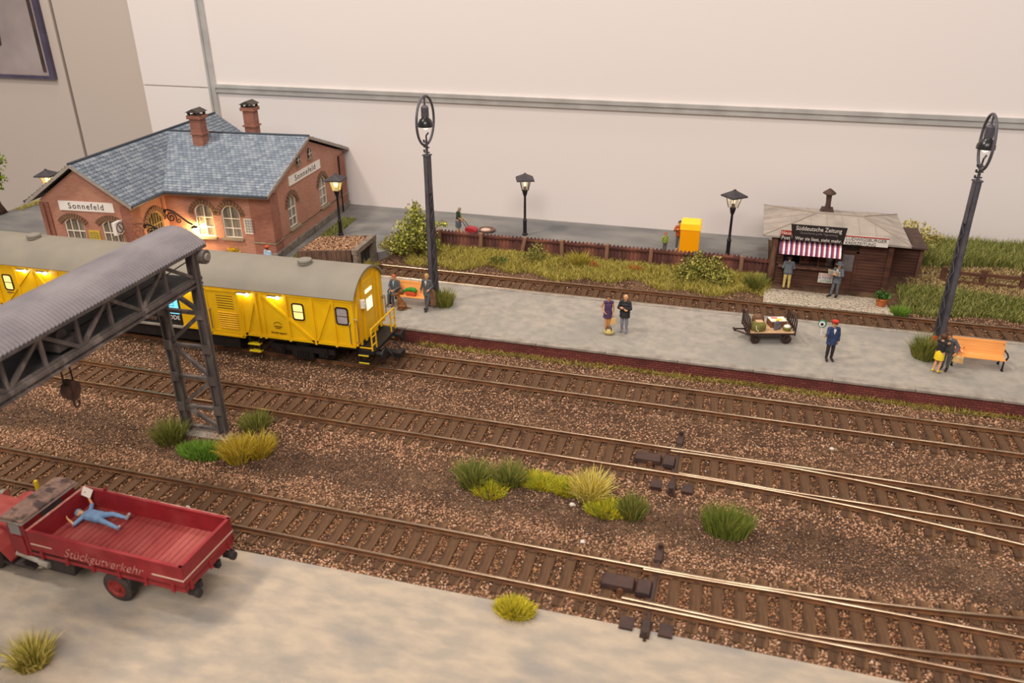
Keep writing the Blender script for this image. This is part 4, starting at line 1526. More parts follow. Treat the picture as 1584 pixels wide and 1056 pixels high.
# underframe, bogies, wheels
MB().span((-L2, -1.15, 1.15), (L2, 1.15, ZB)).span((wx(-26.6), -1.2, 0.72), (wx(-21.6), 1.2, 1.2)).build('underframe', MATS['frame_black'], wag)
MB().span((wx(-21.2), -1.2, 0.6), (wx(-19.8), -0.6, 1.2)).build('battery_box', MATS['frame_black'], wag)
for bx in (-16.9, -30.0):
    bg_ = MB()
    for sy in (-1, 1):
        bg_.span((wx(bx) - 1.5, sy * 1.02 - 0.06, 0.72), (wx(bx) + 1.5, sy * 1.02 + 0.06, 0.98)).span((wx(bx) - 0.5, sy * 1.02 - 0.08, 0.42), (wx(bx) + 0.5, sy * 1.02 + 0.08, 0.9))
        for ax in (-1.0, 1.0):
            bg_.span((wx(bx) + ax - 0.2, sy * 1.06 - 0.1, 0.6), (wx(bx) + ax + 0.2, sy * 1.06 + 0.1, 1.0))
            bg_.tube([(wx(bx) + ax, sy * 1.1, 0.8), (wx(bx) + ax, sy * 1.22, 0.8)], 0.13, 10)
        for k in range(5):
            bg_.box((wx(bx) - 0.24 + 0.12 * k, sy * 1.08, 0.62), (0.05, 0.14, 0.3))
    bg_.span((wx(bx) - 0.3, -1.0, 0.7), (wx(bx) + 0.3, 1.0, 1.2))
    bog = bg_.build('bogie', MATS['frame_black'], wag)
    for ax in (-1.0, 1.0):
        wm = MB()
        for sy in (-1, 1):
            wm.tube([(wx(bx) + ax, sy * 0.68, 0.82), (wx(bx) + ax, sy * 0.71, 0.82)], 0.51, 24)
            wm.tube([(wx(bx) + ax, sy * 0.70, 0.82), (wx(bx) + ax, sy * 0.82, 0.82)], 0.465, 24)
        wm.tube([(wx(bx) + ax, -0.8, 0.82), (wx(bx) + ax, 0.8, 0.82)], 0.08, 8)
        wm.build('wheelset', MATS['wheel_dark'], bog)
MB().span((wx(-19.25), -1.42, 0.62), (wx(-18.7), -1.2, 0.67)).span((wx(-19.25), -1.42, 0.95), (wx(-18.7), -1.2, 1.0)).build('footstep', MATS['step_yellow'], wag)
MB().span((wx(-19.22), -1.3, 0.6), (wx(-19.16), -1.2, 1.3)).span((wx(-18.79), -1.3, 0.6), (wx(-18.73), -1.2, 1.3)).build('step_hanger', MATS['frame_black'], wag)

# ------------------------------------------------------------------ gantry crane over the siding
pm('crane_steel', S(108, 97, 92), S(84, 76, 74), 3, 0.75, bump=0.3, bscale=14, stretch=(1, 1, 0.3), c3=S(138, 126, 119), s3=2.5, lo3=0.55, hi3=0.7, spec=0.25)
pm('crane_deck', S(96, 94, 94), S(78, 78, 80), 3, 0.85)
pm('corrugated_roof', S(126, 118, 120), S(112, 105, 108), 2.0, 0.6, c3=S(136, 128, 129), s3=0.8, stretch=(1, 0.5, 1), spec=0.3)
pm('rust', S(92, 62, 50), S(70, 50, 44), 6, 0.8, bump=0.4)
CRZ = R(1.6)
crane = thing('gantry_crane', 'weathered grey steel gantry crane with arched corrugated roof over the truck', 'crane', (-17.1, 21.2, 0.0), CRZ)
# local frame: origin under the right column; y runs along the bridge (towards the viewer is negative)
WB = 1.5
Y_END, Y_NEAR = 0.25, -13.2


def leg(px, py, z1, z0=0.0):
    m = MB()
    m.span((px - 0.15, py - 0.13, z0), (px - 0.1, py + 0.13, z1)).span((px + 0.1, py - 0.13, z0), (px + 0.15, py + 0.13, z1)).span((px - 0.15, py - 0.03, z0), (px + 0.15, py + 0.03, z1))
    return m.build('column', MATS['crane_steel'], crane)


def member(a, b, w_=0.13, h_=0.13, name='brace'):
    return MB().beam(a, b, w_, h_, up=(0, 1, 0.01)).build(name, MATS['crane_steel'], crane)


for py, z0 in ((0.0, 0.0), (-11.0, 0.2)):
    sp = 0.0 if py == 0 else 0.42
    leg(sp, py, 7.05 if py == 0 else 5.9, z0)
    leg(-WB - sp, py, 6.2 if py == 0 else 5.9, z0)
    lv = [0.22, 1.08, 2.3, 3.55, 4.85, 5.85]
    for z in lv:
        member((-WB - sp, py, z), (sp, py, z), 0.11, 0.15, 'cross_bar')
    for i in range(5):
        if i % 2 == 0:
            member((-WB - sp + 0.08, py, lv[i + 1] - 0.05), (sp - 0.08, py, lv[i] + 0.08))
        else:
            member((sp - 0.08, py, lv[i + 1] - 0.05), (-WB - sp + 0.08, py, lv[i] + 0.08))
    for z in lv[1:5]:
        for x in (-WB - sp, sp):
            MB().box((x, py - 0.14, z), (0.31, 0.03, 0.36)).build('gusset', MATS['crane_steel'], crane)
    MB().span((-WB - sp - 0.4, py - 0.4, z0 - 0.05), (sp + 0.4, py + 0.4, z0 + 0.06)).build('footing', MATS['kerb'], crane)
# bridge trusses
for x in (0.0, -WB - 0.25):
    MB().span((x - 0.1, Y_NEAR, 6.02), (x + 0.1, Y_END, 6.12)).span((x - 0.025, Y_NEAR, 5.9), (x + 0.025, Y_END, 6.2)).span((x - 0.1, Y_NEAR, 5.86), (x + 0.1, Y_END, 5.92)).build('bottom_chord', MATS['crane_steel'], crane)
    MB().span((x - 0.08, Y_NEAR, 6.98), (x + 0.08, Y_END, 7.12)).build('top_chord', MATS['crane_steel'], crane)
    n = 0
    y = -1.45
    prev = 0.0
    while y > Y_NEAR:
        member((x, y, 6.1), (x, y, 7.0), 0.08, 0.10, 'truss_post')
        if n % 2 == 0:
            member((x, prev - 0.05, 6.15), (x, y + 0.05, 7.0), 0.09, 0.11, 'truss_diagonal')
        else:
            member((x, prev - 0.05, 7.0), (x, y + 0.05, 6.15), 0.09, 0.11, 'truss_diagonal')
        prev = y
        y -= 1.28
        n += 1
MB().span((-WB - 0.2, Y_NEAR, 6.04), (-0.05, Y_END - 0.1, 6.1)).build('walkway', MATS['crane_deck'], crane)
# arched corrugated roof; the corrugations run across the bridge
rv, rf_ = [], []
ny_ = int((Y_END + 0.35 - Y_NEAR) / 0.033)
na = 14
cxr = (-WB - 0.25) / 2
for i in range(ny_ + 1):
    y = Y_NEAR + 0.033 * i
    d = 0.024 * math.sin(i * math.pi / 2.0)
    for j in range(na + 1):
        t = -1 + 2 * j / na
        hw = 1.1
        z = 7.18 + 0.5 * (1 - t * t) + d
        rv.append((cxr + hw * t, y, z))
k = len(rv)
rv += [(p[0], p[1], p[2] - 0.035) for p in rv]
for i in range(ny_):
    for j in range(na):
        a = i * (na + 1) + j
        rf_.append((a, a + 1, a + na + 2, a + na + 1))
        rf_.append((k + a, k + a + na + 1, k + a + na + 2, k + a + 1))
for j in range(na):
    rf_.append((j, k + j, k + j + 1, j + 1))
    b = ny_ * (na + 1) + j
    rf_.append((b, b + 1, k + b + 1, k + b))
for i in range(ny_):
    a = i * (na + 1)
    rf_.append((a, a + na + 1, k + a + na + 1, k + a))
    a += na
    rf_.append((a, k + a, k + a + na + 1, a + na + 1))
MB().add(rv, rf_).build('corrugated_roof', MATS['corrugated_roof'], crane)
for x in (0.19, -WB - 0.44):
    MB().span((x - 0.04, Y_NEAR, 7.06), (x + 0.04, Y_END + 0.32, 7.14)).build('eave_beam', MATS['crane_steel'], crane)
for y in (Y_END + 0.25, -2.8, -5.4, -8.0):
    ar = MB()
    pts = [(cxr + 1.05 * t, y, 7.10 + 0.5 * (1 - t * t)) for t in [-1 + 0.2 * i for i in range(11)]]
    for a, b in zip(pts, pts[1:]):
        ar.beam(a, b, 0.08, 0.09, up=(0, 1, 0))
    ar.beam(pts[0], pts[-1], 0.08, 0.08, up=(0, 1, 0))
    ar.build('roof_rib', MATS['crane_steel'], crane)
MB().tube([(-0.18, 0.3, 6.8), (0.36, 0.3, 6.8)], 0.24, 16).build('cable_drum', MATS['crane_steel'], crane)
MB().tube([(0.36, 0.3, 6.8), (0.44, 0.3, 6.8)], 0.13, 12).build('drum_hub', MATS['kerb'], crane)
MB().tube([(-0.2, 0.2, 6.7), (-0.3, -1.6, 6.55), (-0.6, -5.3, 6.35)], 0.02, 5).build('cable', MATS['iron_black'], crane)
# trolley and hook block
hy = -5.55
hx = -0.5
MB().span((-WB - 0.1, hy - 0.4, 6.25), (-0.1, hy + 0.4, 6.5)).tube([(-WB + 0.1, hy, 6.55), (-0.3, hy, 6.55)], 0.2, 12).build('trolley', MATS['crane_steel'], crane)
for dy in (-0.16, 0.16):
    MB().tube([(hx, hy + dy, 6.3), (hx, hy + dy, 5.0)], 0.025, 6).build('cable', MATS['iron_black'], crane)
hb = MB().tube([(hx - 0.12, hy, 4.85), (hx + 0.12, hy, 4.85)], 0.26, 14).box((hx, hy, 4.85), (0.3, 0.16, 0.6)).build('hook_block', MATS['rust'], crane)
hk = [(hx, hy, 4.6), (hx, hy, 4.42)] + [(hx, hy + 0.09 - 0.09 * math.cos(a), 4.36 - 0.11 * math.sin(a)) for a in [0.3 * i for i in range(13)]]
MB().tube(hk, 0.035, 6).build('hook', MATS['rust'], hb)

# ------------------------------------------------------------------ red truck
pm('truck_red', S(148, 36, 42), S(132, 30, 36), 2.5, 0.5, c3=S(158, 60, 60), s3=1.1, lo3=0.5, hi3=0.75, spec=0.4)
pm('bed_red', S(150, 58, 54), S(138, 50, 48), 2.5, 0.65, stretch=(3, 1, 1), c3=S(168, 84, 76), s3=0.5, lo3=0.45, hi3=0.75)
pm('hood_red', S(174, 76, 70), S(156, 58, 54), 2, 0.55)
pm('cab_canvas', S(150, 118, 104), S(108, 84, 76), 3.5, 0.85, bump=0.3, bscale=10, c3=S(74, 58, 54), s3=2.5, lo3=0.52, hi3=0.6)
pm('cab_edge', S(74, 58, 50), rough=0.7)
pm('tyre', S(72, 58, 52), S(56, 46, 44), 6, 0.9)
pm('chassis', S(58, 48, 46), S(44, 38, 38), 5, 0.7)
pm('wheel_red', S(142, 46, 38), S(118, 38, 34), 6, 0.6)
pm('stripe_cream', S(212, 182, 162), rough=0.6)
pm('stripe_script', S(206, 158, 142), S(178, 110, 104), 5, 0.6)
pm('cream_edge', S(192, 150, 132), S(168, 80, 72), 3, 0.6)
TRZ = R(-1.4)
truck = thing('flatbed_truck', 'old red flatbed truck with dropside bed and canvas cab roof', 'truck', (-14.75, 13.9, 0.2), TRZ)
bx0, bx1, by0, by1, zf, zr = -2.52, 2.38, -1.03, 1.06, 1.22, 1.82
MB().span((bx0, by0, zf - 0.1), (bx1, by1, zf - 0.02)).build('bed_frame', MATS['chassis'], truck)
nb_ = 26
for i in range(nb_):
    a = bx0 + 0.07 + (bx1 - bx0 - 0.14) * i / nb_
    b = bx0 + 0.07 + (bx1 - bx0 - 0.14) * (i + 1) / nb_
    z = zf + random.uniform(-0.004, 0.004)
    MB().span((a + 0.009, by0 + 0.06, zf - 0.02), (b - 0.009, by1 - 0.06, z + 0.012)).build('plank', MATS['bed_red'], truck)


def board(a, b, name='side_board'):
    """a dropside: lower lip, panel, rim"""
    return MB().span(a, b).build(name, MATS['truck_red'], truck, bevel=0.012)


board((bx0, by0, 1.0), (bx1, by0 + 0.07, zr))
board((bx0, by1 - 0.07, 1.0), (bx1, by1, zr))
board((bx1 - 0.07, by0 + 0.07, 1.0), (bx1, by1 - 0.07, zr), 'tail_board')
board((bx0, by0 + 0.07, 1.1), (bx0 + 0.07, by1 - 0.07, zr), 'front_board')
rm = MB()
rm.span((bx0 - 0.01, by0 - 0.012, zr), (bx1 + 0.01, by0 + 0.08, zr + 0.018)).span((bx0, by1 - 0.08, zr), (bx1, by1 + 0.012, zr + 0.018)).span((bx1 - 0.08, by0, zr), (bx1 + 0.012, by1, zr + 0.018)).span((bx0 - 0.012, by0, zr), (bx0 + 0.08, by1, zr + 0.018))
rm.build('bed_rim', MATS['truck_red'], truck)
MB().span((bx0 - .015, by0, zr + 0.016), (bx0 + 0.07, by1, zr + 0.026)).span((bx0, by1 - 0.01, zr + .012), (bx1, by1 + 0.018, zr + 0.026)).build('worn_edge', MATS['cream_edge'], truck)
hg0 = None
for (hx_, hy_, hr) in [(bx0 + 0.35 + i * (bx1 - bx0 - 0.7) / 5, by0 - 0.015, 0) for i in range(6)] + [(bx1 + 0.015, y, H90) for y in (-0.8, 0, 0.8)]:
    if hg0 is None:
        hg0 = MB().box((0, 0, 1.09), (0.08, 0.03, 0.26)).tube([(-0.05, -0.02, 1.0), (0.05, -0.02, 1.0)], 0.022, 6).build('hinge', MATS['truck_red'], truck)
        hg0.location, hg0.rotation_euler = (hx_, hy_, 0), (0, 0, hr)
    else:
        inst(hg0, 'hinge', truck, (hx_, hy_, 0), (0, 0, hr))
zs_ = 1.40
for (a, b) in (((bx0 + 0.05, by0 - 0.012, zs_), (bx0 + 0.75, by0, zs_ + 0.035)), ((bx1 - 0.95, by0 - 0.012, zs_ - 0.02), (bx1, by0, zs_ + 0.015)), ((bx1, by0 - 0.012, zs_ - 0.02), (bx1 + 0.012, by1, zs_ + 0.015))):
    MB().span(a, b).build('cream_stripe', MATS['stripe_cream'], truck)
text('Stückgutverkehr', 'lettering', 0.44, MATS['stripe_script'], truck, (-0.16, by0 - 0.01, 1.38), (H90, 0, 0), shear=0.6, offset=-0.006, sx=0.86, extrude=0.004)
# cab
cx0, cx1 = -3.34, -2.66
cb = MB()
cb.prism([(cx0, 0.75), (cx1, 0.75), (cx1, 2.02), (cx0 + 0.1, 2.02), (cx0, 1.45)], -0.95, 0.86, 'y')
cab = cb.build('cab', MATS['truck_red'], truck, bevel=0.03)
MB().prism([(cx0 - 0.02, 2.0), (cx1 + 0.06, 2.0), (cx1 + 0.06, 2.09), (cx0 + 0.35, 2.14), (cx0 - 0.02, 2.09)], -1.02, 0.92, 'y').build('cab_roof', MATS['cab_canvas'], truck, bevel=0.03)
MB().span((cx0 - 0.03, -1.04, 1.98), (cx1 + 0.07, 0.94, 2.02)).build('drip_rail', MATS['kerb'], truck)
MB().span((cx1, -0.35, 1.6), (cx1 + 0.015, 0.35, 1.9)).build('rear_window', MATS['dark_inside'], cab)
MB().span((cx0 + 0.16, -0.97, 1.55), (cx1 - 0.16, -0.945, 1.95)).build('side_window', MATS['print_grey'], cab)
dm = MB().span((cx0 + 0.2, -0.985, 0.8), (cx1 - 0.12, -0.945, 1.5)).build('cab_door', MATS['truck_red'], cab, bevel=0.01)
MB().span((cx0 + 0.02, -0.7, 1.5), (cx0 + 0.1, 0.65, 1.95)).build('windscreen', MATS['print_grey'], cab)
hd = MB()
hd.prism([(-0.55, 0.85), (0.55, 0.85), (0.55, 1.3), (0.4, 1.48), (0, 1.56), (-0.4, 1.48), (-0.55, 1.3)], -5.35, cx0, 'x')
hd.build('hood', MATS['hood_red'], truck, bevel=0.03)
MB().span((-5.42, -0.5, 0.75), (-5.34, 0.5, 1.5)).build('radiator_grille', MATS['chassis'], truck)
for sy in (-1, 1):
    fd = MB()
    pts = [(-5.07, 0.85), (-4.97, 1.08), (-4.67, 1.2), (-4.32, 1.22), (-3.97, 1.12), (-3.67, 0.88), (-3.42, 0.6)]
    low = [(p[0], p[1] - 0.06) for p in pts][::-1]
    fd.prism(pts + low, sy * 0.55, sy * 1.05, 'y')
    fd.build('fender', MATS['hood_red'], truck)
    MB().tube([(-5.3, sy * 0.75, 1.15), (-5.45, sy * 0.75, 1.15)], 0.15, 14).build('headlamp', MATS['chrome'], truck)
    MB().span((-3.75, sy * 0.62, 0.42), (-2.7, sy * 1.02, 0.47)).build('running_board', MATS['chassis'], truck)
    MB().prism([(-2.3, 0.5), (-1.35, 0.5), (-1.25, 0.95), (-2.35, 0.95)], sy * 0.6, sy * 0.95, 'y').build('tool_box', MATS['chassis'], truck, bevel=0.02)
    MB().prism([(0.42, 0.5), (0.5, 0.5), (0.58, 1.05), (0.45, 1.05)], sy * 0.6, sy * 0.95, 'y').build('mudguard', MATS['chassis'], truck)
MB().span((-5.6, -0.95, 0.55), (-5.5, 0.95, 0.72)).build('front_bumper', MATS['chassis'], truck)
MB().tube([(-3.2, -0.95, 0.86), (-2.2, -0.98, 0.74)], 0.07, 8).tube([(-2.4, -0.98, 0.76), (-2.1, -0.98, 0.72)], 0.1, 8).build('exhaust_pipe', MATS['kerb'], truck)
MB().span((-5.3, -0.45, 0.62), (2.3, -0.32, 0.85)).span((-5.3, 0.35, 0.62), (2.3, 0.48, 0.85)).build('chassis_rail', MATS['chassis'], truck)
for sy in (-1, 1):
    MB().span((2.2, sy * 0.75 - 0.06, 0.72), (2.5, sy * 0.75 + 0.06, 0.9)).tube([(2.45, sy * 0.75, 0.8), (2.56, sy * 0.75, 0.8)], 0.12, 10).build('rear_lamp', MATS['chassis'], truck)
MB().beam((1.9, 0.95, 1.0), (2.4, 0.95, 0.75), 0.06, 0.06).build('latch', MATS['chassis'], truck)
MB().tube([(cx0 - 0.35, 0.55, 1.5), (cx0 - 0.35, 0.55, 1.98), (cx0 - 0.35, .55, 2.12)], [0.06, 0.06, 0.05], 10).build('marker_lamp', MATS['step_yellow'], truck, label='small yellow marker lamp')
MB().tube([(-1.75, by1 - 0.02, zr), (-1.75, by1 - 0.02, zr + 0.12)], 0.05, 8).build('cap', MATS['truck_red'], truck)
AX = Matrix.Rotation(H90, 3, 'X')
for (wxp, lab) in ((0.02, 'r'), (-4.32, 'f')):
    for sy in (-1, 1):
        yy = sy * 0.84
        t_ = MB()
        t_.lathe([(0.24, -0.12), (0.38, -0.125), (0.45, -0.09), (0.46, 0), (0.45, 0.09), (0.38, 0.125), (0.24, 0.12)], (wxp, yy, 0.46), 28, m=AX, caps=False)
        wh = t_.build('wheel', MATS['tyre'], truck, smooth=True, auto=35)
        MB().lathe([(0.25, 0.1), (0.25, -0.1), (0.29, -0.13), (0.24, -0.125), (0.19, -0.08), (0.12, -0.08), (0.10, -0.15), (0.05, -0.16)], (wxp, yy, 0.46), 20, m=AX if sy > 0 else Matrix.Rotation(-H90, 3, "X")).build('wheel_rim', MATS['wheel_red'], wh)
    MB().tube([(wxp, -0.8, 0.46), (wxp, 0.8, 0.46)], 0.07, 8).build('axle', MATS['chassis'], truck)
# ------------------------------------------------------------------ tall ring lamps on the platform
pm('mast_grey', S(100, 96, 102), S(84, 80, 86), 3, 0.55, metal=0.3)
pm('shade_black', S(30, 26, 26), rough=0.25, spec=0.6)
pm('bulb_white', S(250, 236, 210), rough=0.2, emit=((1, 0.85, 0.6), 1.5))
pm('insulator', S(54, 50, 52), rough=0.4)


def ring_lamp(label, x, y, z=0.66, twist=0.0, rz=0.0):
    t = thing('lattice_lamp', label, 'street lamp', (x, y, z), rz, 'tall ring lamps on the platform')
    H = 7.1
    wb, wt = 0.27, 0.2
    MB().span((-0.35, -0.3, -0.02), (0.35, 0.3, 0.06)).build('base_plate', MATS['kerb'], t)

    def half(zz):
        return (wb + (wt - wb) * zz / H) / 2
    for sy in (-1, 1):
        m = MB()
        a, b = half(0), half(H)
        d = 0.24
        yb, yt = sy * d, sy * 0.13
        for (xa, xb_) in ((-1, 1),):
            m.add([(-a, yb, 0.06), (a, yb, 0.06), (b, yt, H), (-b, yt, H), (-a, yb - sy * 0.04, 0.06), (a, yb - sy * 0.04, 0.06), (b, yt - sy * 0.04, H), (-b, yt - sy * 0.04, H)],
                  [(0, 1, 2, 3), (4, 7, 6, 5), (0, 4, 5, 1), (1, 5, 6, 2), (2, 6, 7, 3), (3, 7, 4, 0)])
        for sx in (-1, 1):
            m.add([(sx * a, yb, 0.06), (sx * a, yb - sy * 0.06, 0.06), (sx * b, yt - sy * 0.06, H), (sx * b, yt, H), (sx * (a - 0.03), yb, 0.06), (sx * (a - 0.03), yb - sy * 0.06, 0.06), (sx * (b - 0.03), yt - sy * 0.06, H), (sx * (b - 0.03), yt, H)],
                  [(0, 1, 2, 3), (4, 7, 6, 5), (0, 4, 5, 1), (1, 5, 6, 2), (2, 6, 7, 3), (3, 7, 4, 0)])
        m.build('mast_channel', MATS['mast_grey'], t)
    n = 13
    for sx in (-1, 1):
        lt = MB()
        for i in range(n):
            z0, z1 = 0.2 + (H - 0.6) * i / n * 0.8, 0.2 + (H - 0.6) * (i + 1) / n * 0.8
            s0 = 1 if i % 2 else -1
            lt.beam((sx * half(z0), s0 * 0.13, z0), (sx * half(z1), -s0 * 0.13, z1), 0.04, 0.03, up=(1, 0, 0))
        lt.span((sx * half(6) - 0.015, -0.13, 5.4), (sx * half(6) + 0.015, 0.13, H))
        lt.build('lattice', MATS['mast_grey'], t)
    MB().box((0, 0, H), (0.3, 0.32, 0.06)).tube([(0, 0, H), (0, 0, H + 0.65)], 0.06, 8).build('mast_top', MATS['mast_grey'], t)
    for zz in (0.12, 0.34, 0.55):
        MB().tube([(-0.14, 0, H + zz), (0.14, 0, H + zz)], 0.03, 6).tube([(-0.14, 0, H + zz), (-0.14, 0, H + zz + 0.1)], 0.04, 6).build('insulator', MATS['insulator'], t)
    MB().tube([(0, 0, H + 0.6), (0.02, -0.02, H + 0.85), (0.12, 0.02, H + 0.98)], 0.035, 6).build('insulator_hook', MATS['insulator'], t)
    zc = H + 0.48 + 1.0
    ring = [(math.sin(twist) * math.cos(a), math.cos(twist) * math.cos(a), zc + 1.03 * math.sin(a)) for a in [2 * math.pi * i / 40 for i in range(40)]]
    MB().tube(ring, 0.055, 8, closed=True).build('ring', MATS['mast_grey'], t, smooth=True)
    zt = zc + 1.03
    MB().tube([(0, 0, zt), (0, 0, zt - 0.5)], 0.04, 8).build('hanger', MATS['mast_grey'], t)
    MB().lathe([(0.05, zt - 0.36), (0.13, zt - 0.42), (0.17, zt - 0.46), (0.17, zt - 0.86), (0.15, zt - 0.88)][::-1], n=16).build('ballast_housing', MATS['mast_grey'], t, smooth=True, auto=40)
    MB().lathe([(0.34, zt - 1.28), (0.33, zt - 1.14), (0.26, zt - 0.99), (0.16, zt - 0.9), (0.15, zt - 0.86)], n=20).build('lamp_shade', MATS['shade_black'], t, smooth=True, auto=60)
    MB().sphere((0, 0, zt - 1.28), (0.13, 0.13, 0.14), 12).build('bulb', MATS['bulb_white'], t, smooth=True)
    return t


ring_lamp('tall grey lattice mast lamp with ring top, standing by the left bench', -13.48, 33.2, twist=-0.25, rz=-0.25)
ring_lamp('tall grey lattice mast lamp with ring top, standing by the right bench', 8.72, 34.6, twist=0.28, rz=0.28)

# ------------------------------------------------------------------ lantern posts
pm('lantern_roof', S(70, 64, 66), S(58, 54, 56), 5, 0.6)
pm('post_black', S(32, 26, 28), rough=0.45)
glass('lantern_glass', (1.0, 0.96, 0.88), 0.1, 0.10)
m_, nt, b_ = _nodes('lantern_glass_lit')
tr_ = nt.nodes.new('ShaderNodeBsdfTransparent')
tr_.inputs[0].default_value = (1, 0.92, 0.75, 1)
em_ = nt.nodes.new('ShaderNodeEmission')
em_.inputs[0].default_value = (1, 0.72, 0.30, 1)
em_.inputs[1].default_value = 1.1
mx_ = nt.nodes.new('ShaderNodeMixShader')
mx_.inputs[0].default_value = 0.5
nt.links.new(tr_.outputs[0], mx_.inputs[1])
nt.links.new(em_.outputs[0], mx_.inputs[2])
nt.links.new(mx_.outputs[0], nt.nodes['Material Output'].inputs['Surface'])
nt.nodes.remove(b_)
MATS['lantern_glass_lit'] = m_
glow('lantern_warm', (1.0, 0.72, 0.26), 7)
glow('lantern_pale', (1.0, 0.84, 0.6), 1.3)


def lantern(label, x, y, lit, rz, z=0.6):
    t = thing('lantern_post', label, 'street lamp', (x, y, z), rz, 'lantern posts in the yard')
    MB().lathe([(0.16, 0), (0.16, 0.1), (0.11, 0.14), (0.11, 0.85), (0.13, 0.9), (0.075, 1.0), (0.065, 2.35), (0.1, 2.4), (0.14, 2.55), (0.17, 2.7), (0.15, 2.74)], n=12).build('post', MATS['post_black'], t, smooth=True, auto=40)
    g = MB()
    b0, b1, z0, z1 = 0.17, 0.3, 2.72, 3.36
    g.add([(-b0, -b0, z0), (b0, -b0, z0), (b0, b0, z0), (-b0, b0, z0), (-b1, -b1, z1), (b1, -b1, z1), (b1, b1, z1), (-b1, b1, z1)],
          [(0, 1, 5, 4), (1, 2, 6, 5), (2, 3, 7, 6), (3, 0, 4, 7)])
    g.build('glass_panes', MATS['lantern_glass_lit' if lit else 'lantern_glass'], t)
    fr = MB()
    for sx in (-1, 1):
        for sy in (-1, 1):
            fr.beam((sx * b0, sy * b0, z0), (sx * b1, sy * b1, z1), 0.035, 0.035)
    fr.build('lantern_frame', MATS['lantern_roof' if not lit else 'step_yellow'], t)
    MB().lathe([(0.72, 3.32), (0.70, 3.4), (0.1, 3.66), (0.06, 3.72)], n=4, m=Matrix.Rotation(R(45), 3, 'Z')).build('lantern_roof', MATS['lantern_roof'], t)
    MB().lathe([(0.09, 2.74), (0.09, 2.9), (0.06, 2.95)], n=10).build('lamp_socket', MATS['kerb'], t)
    MB().lathe([(0.04, 2.9), (0.13, 3.0), (0.15, 3.16), (0.06, 3.28)] if lit else [(0.04, 2.92), (0.07, 3.0), (0.07, 3.16), (0.03, 3.26)], n=10).build('bulb', MATS['lantern_warm' if lit else 'lantern_pale'], t, smooth=True)
    l = bpy.data.lights.new('lantern_light', 'POINT')
    l.energy = 16 if lit else 4
    l.color = (1, 0.72, 0.36)
    l.shadow_soft_size = 0.1
    lo = link('lantern_light', l, t)
    lo.location = (0, 0, 3.12)


lantern('lit yellow lantern post standing beside the right station gable', -22.6, 41.5, True, 0.1)
lantern('lit yellow lantern post mostly hidden behind the left station eave', -39.7, 38.0, True, 0.2)
lantern('pale lantern post behind the rusty fence, left of the yellow booth', -12.05, 44.4, False, 0.35)
lantern('pale lantern post behind the fence between booth and kiosk', -0.33, 43.9, False, 0.75)

# ------------------------------------------------------------------ corrugated fence
pm('fence_rust', S(96, 52, 42), S(70, 38, 32), 1.5, 0.8, bump=0.2, c3=S(122, 72, 54), s3=0.9, lo3=0.52, hi3=0.68, stretch=(1, 1, 0.25))
pm('fence_post', S(146, 108, 84), S(112, 80, 62), 5, 0.85, stretch=(1, 1, 0.2), bump=0.3, bscale=30)
fence = thing('corrugated_fence', 'rusty red brown corrugated iron fence with wooden posts along the bank', 'fence', (0, 41.38, 0.38))
px = -16.55
i = 0
pitch = 0.21
while px < 1.75:
    w_ = min(2.42, 1.85 - px)
    m = MB()
    n = int(w_ / (pitch / 6))
    vs = []
    dz = random.uniform(-0.02, 0.03)
    for k in range(n + 1):
        x = k * w_ / n
        yy = 0.055 * math.sin(2 * math.pi * (px + x) / pitch)
        # the sheet's top edge is cut slightly slanted, so the waves show as teeth
        vs += [(x, yy, -0.2), (x, yy, 1.12 + dz + yy * 0.8)]
    k0_ = len(vs)
    vs += [(p[0], p[1] + 0.02, p[2]) for p in vs]
    fs = []
    for k in range(n):
        a = 2 * k
        fs += [(a, a + 2, a + 3, a + 1), (k0_ + a, k0_ + a + 1, k0_ + a + 3, k0_ + a + 2), (a + 1, a + 3, k0_ + a + 3, k0_ + a + 1)]
    m.add(vs, fs)
    o = m.build('panel', MATS['fence_rust'], fence, smooth=True)
    o.location = (px, random.uniform(-0.01, 0.01) + (-0.03 if i % 2 else 0), 0)
    o.rotation_euler = (0, random.uniform(-0.008, 0.008), 0)
    MB().span((px, -0.13, 0.93 + dz), (px + w_ - 0.03, -0.07, 1.02 + dz)).build('rail', MATS['fence_rust'], fence)
    px += 2.42
    i += 1
for k, x in enumerate((-16.2, -13.75, -11.4, -9.05, -6.6, -4.25, -1.9, 0.45)):
    o = MB().box((0, 0, 0.5), (0.2, 0.16, 1.4)).add([(-0.1, -0.08, 1.2), (0.1, -0.08, 1.2), (0.1, 0.08, 1.2), (-0.1, 0.08, 1.2), (0, 0, 1.28)], [(0, 1, 4), (1, 2, 4), (2, 3, 4), (3, 0, 4)]).build('post', MATS['fence_post'], fence)
    o.location = (x, -0.2, 0)
    o.rotation_euler = (0.03 * math.sin(k * 3.1), (0.2 if k == 2 else 0.03 * math.sin(k * 1.7)), 0)

# wooden rail fence on the right
pm('fence_wood', S(104, 66, 46), S(80, 50, 36), 5, 0.85, bump=0.3, bscale=20, stretch=(0.3, 1, 1))
rf2 = thing('rail_fence', 'brown wooden two-rail fence in the grass right of the kiosk', 'fence', (10.2, 42.3, 0.42))
for i in range(5):
    MB().box((1.78 * i, 0, 0.5), (0.26, 0.2, 1.3), rz=0.05 * (i % 3 - 1)).build('post', MATS['fence_wood'], rf2, bevel=0.02)
for i in range(4):
    for z in (0.45, 0.92):
        MB().beam((1.78 * i + 0.02, -0.09, z + 0.02 * math.sin(i * 2 + z)), (1.78 * (i + 1), -0.09, z - 0.03), 0.09, 0.17).build('rail', MATS['fence_wood'], rf2)

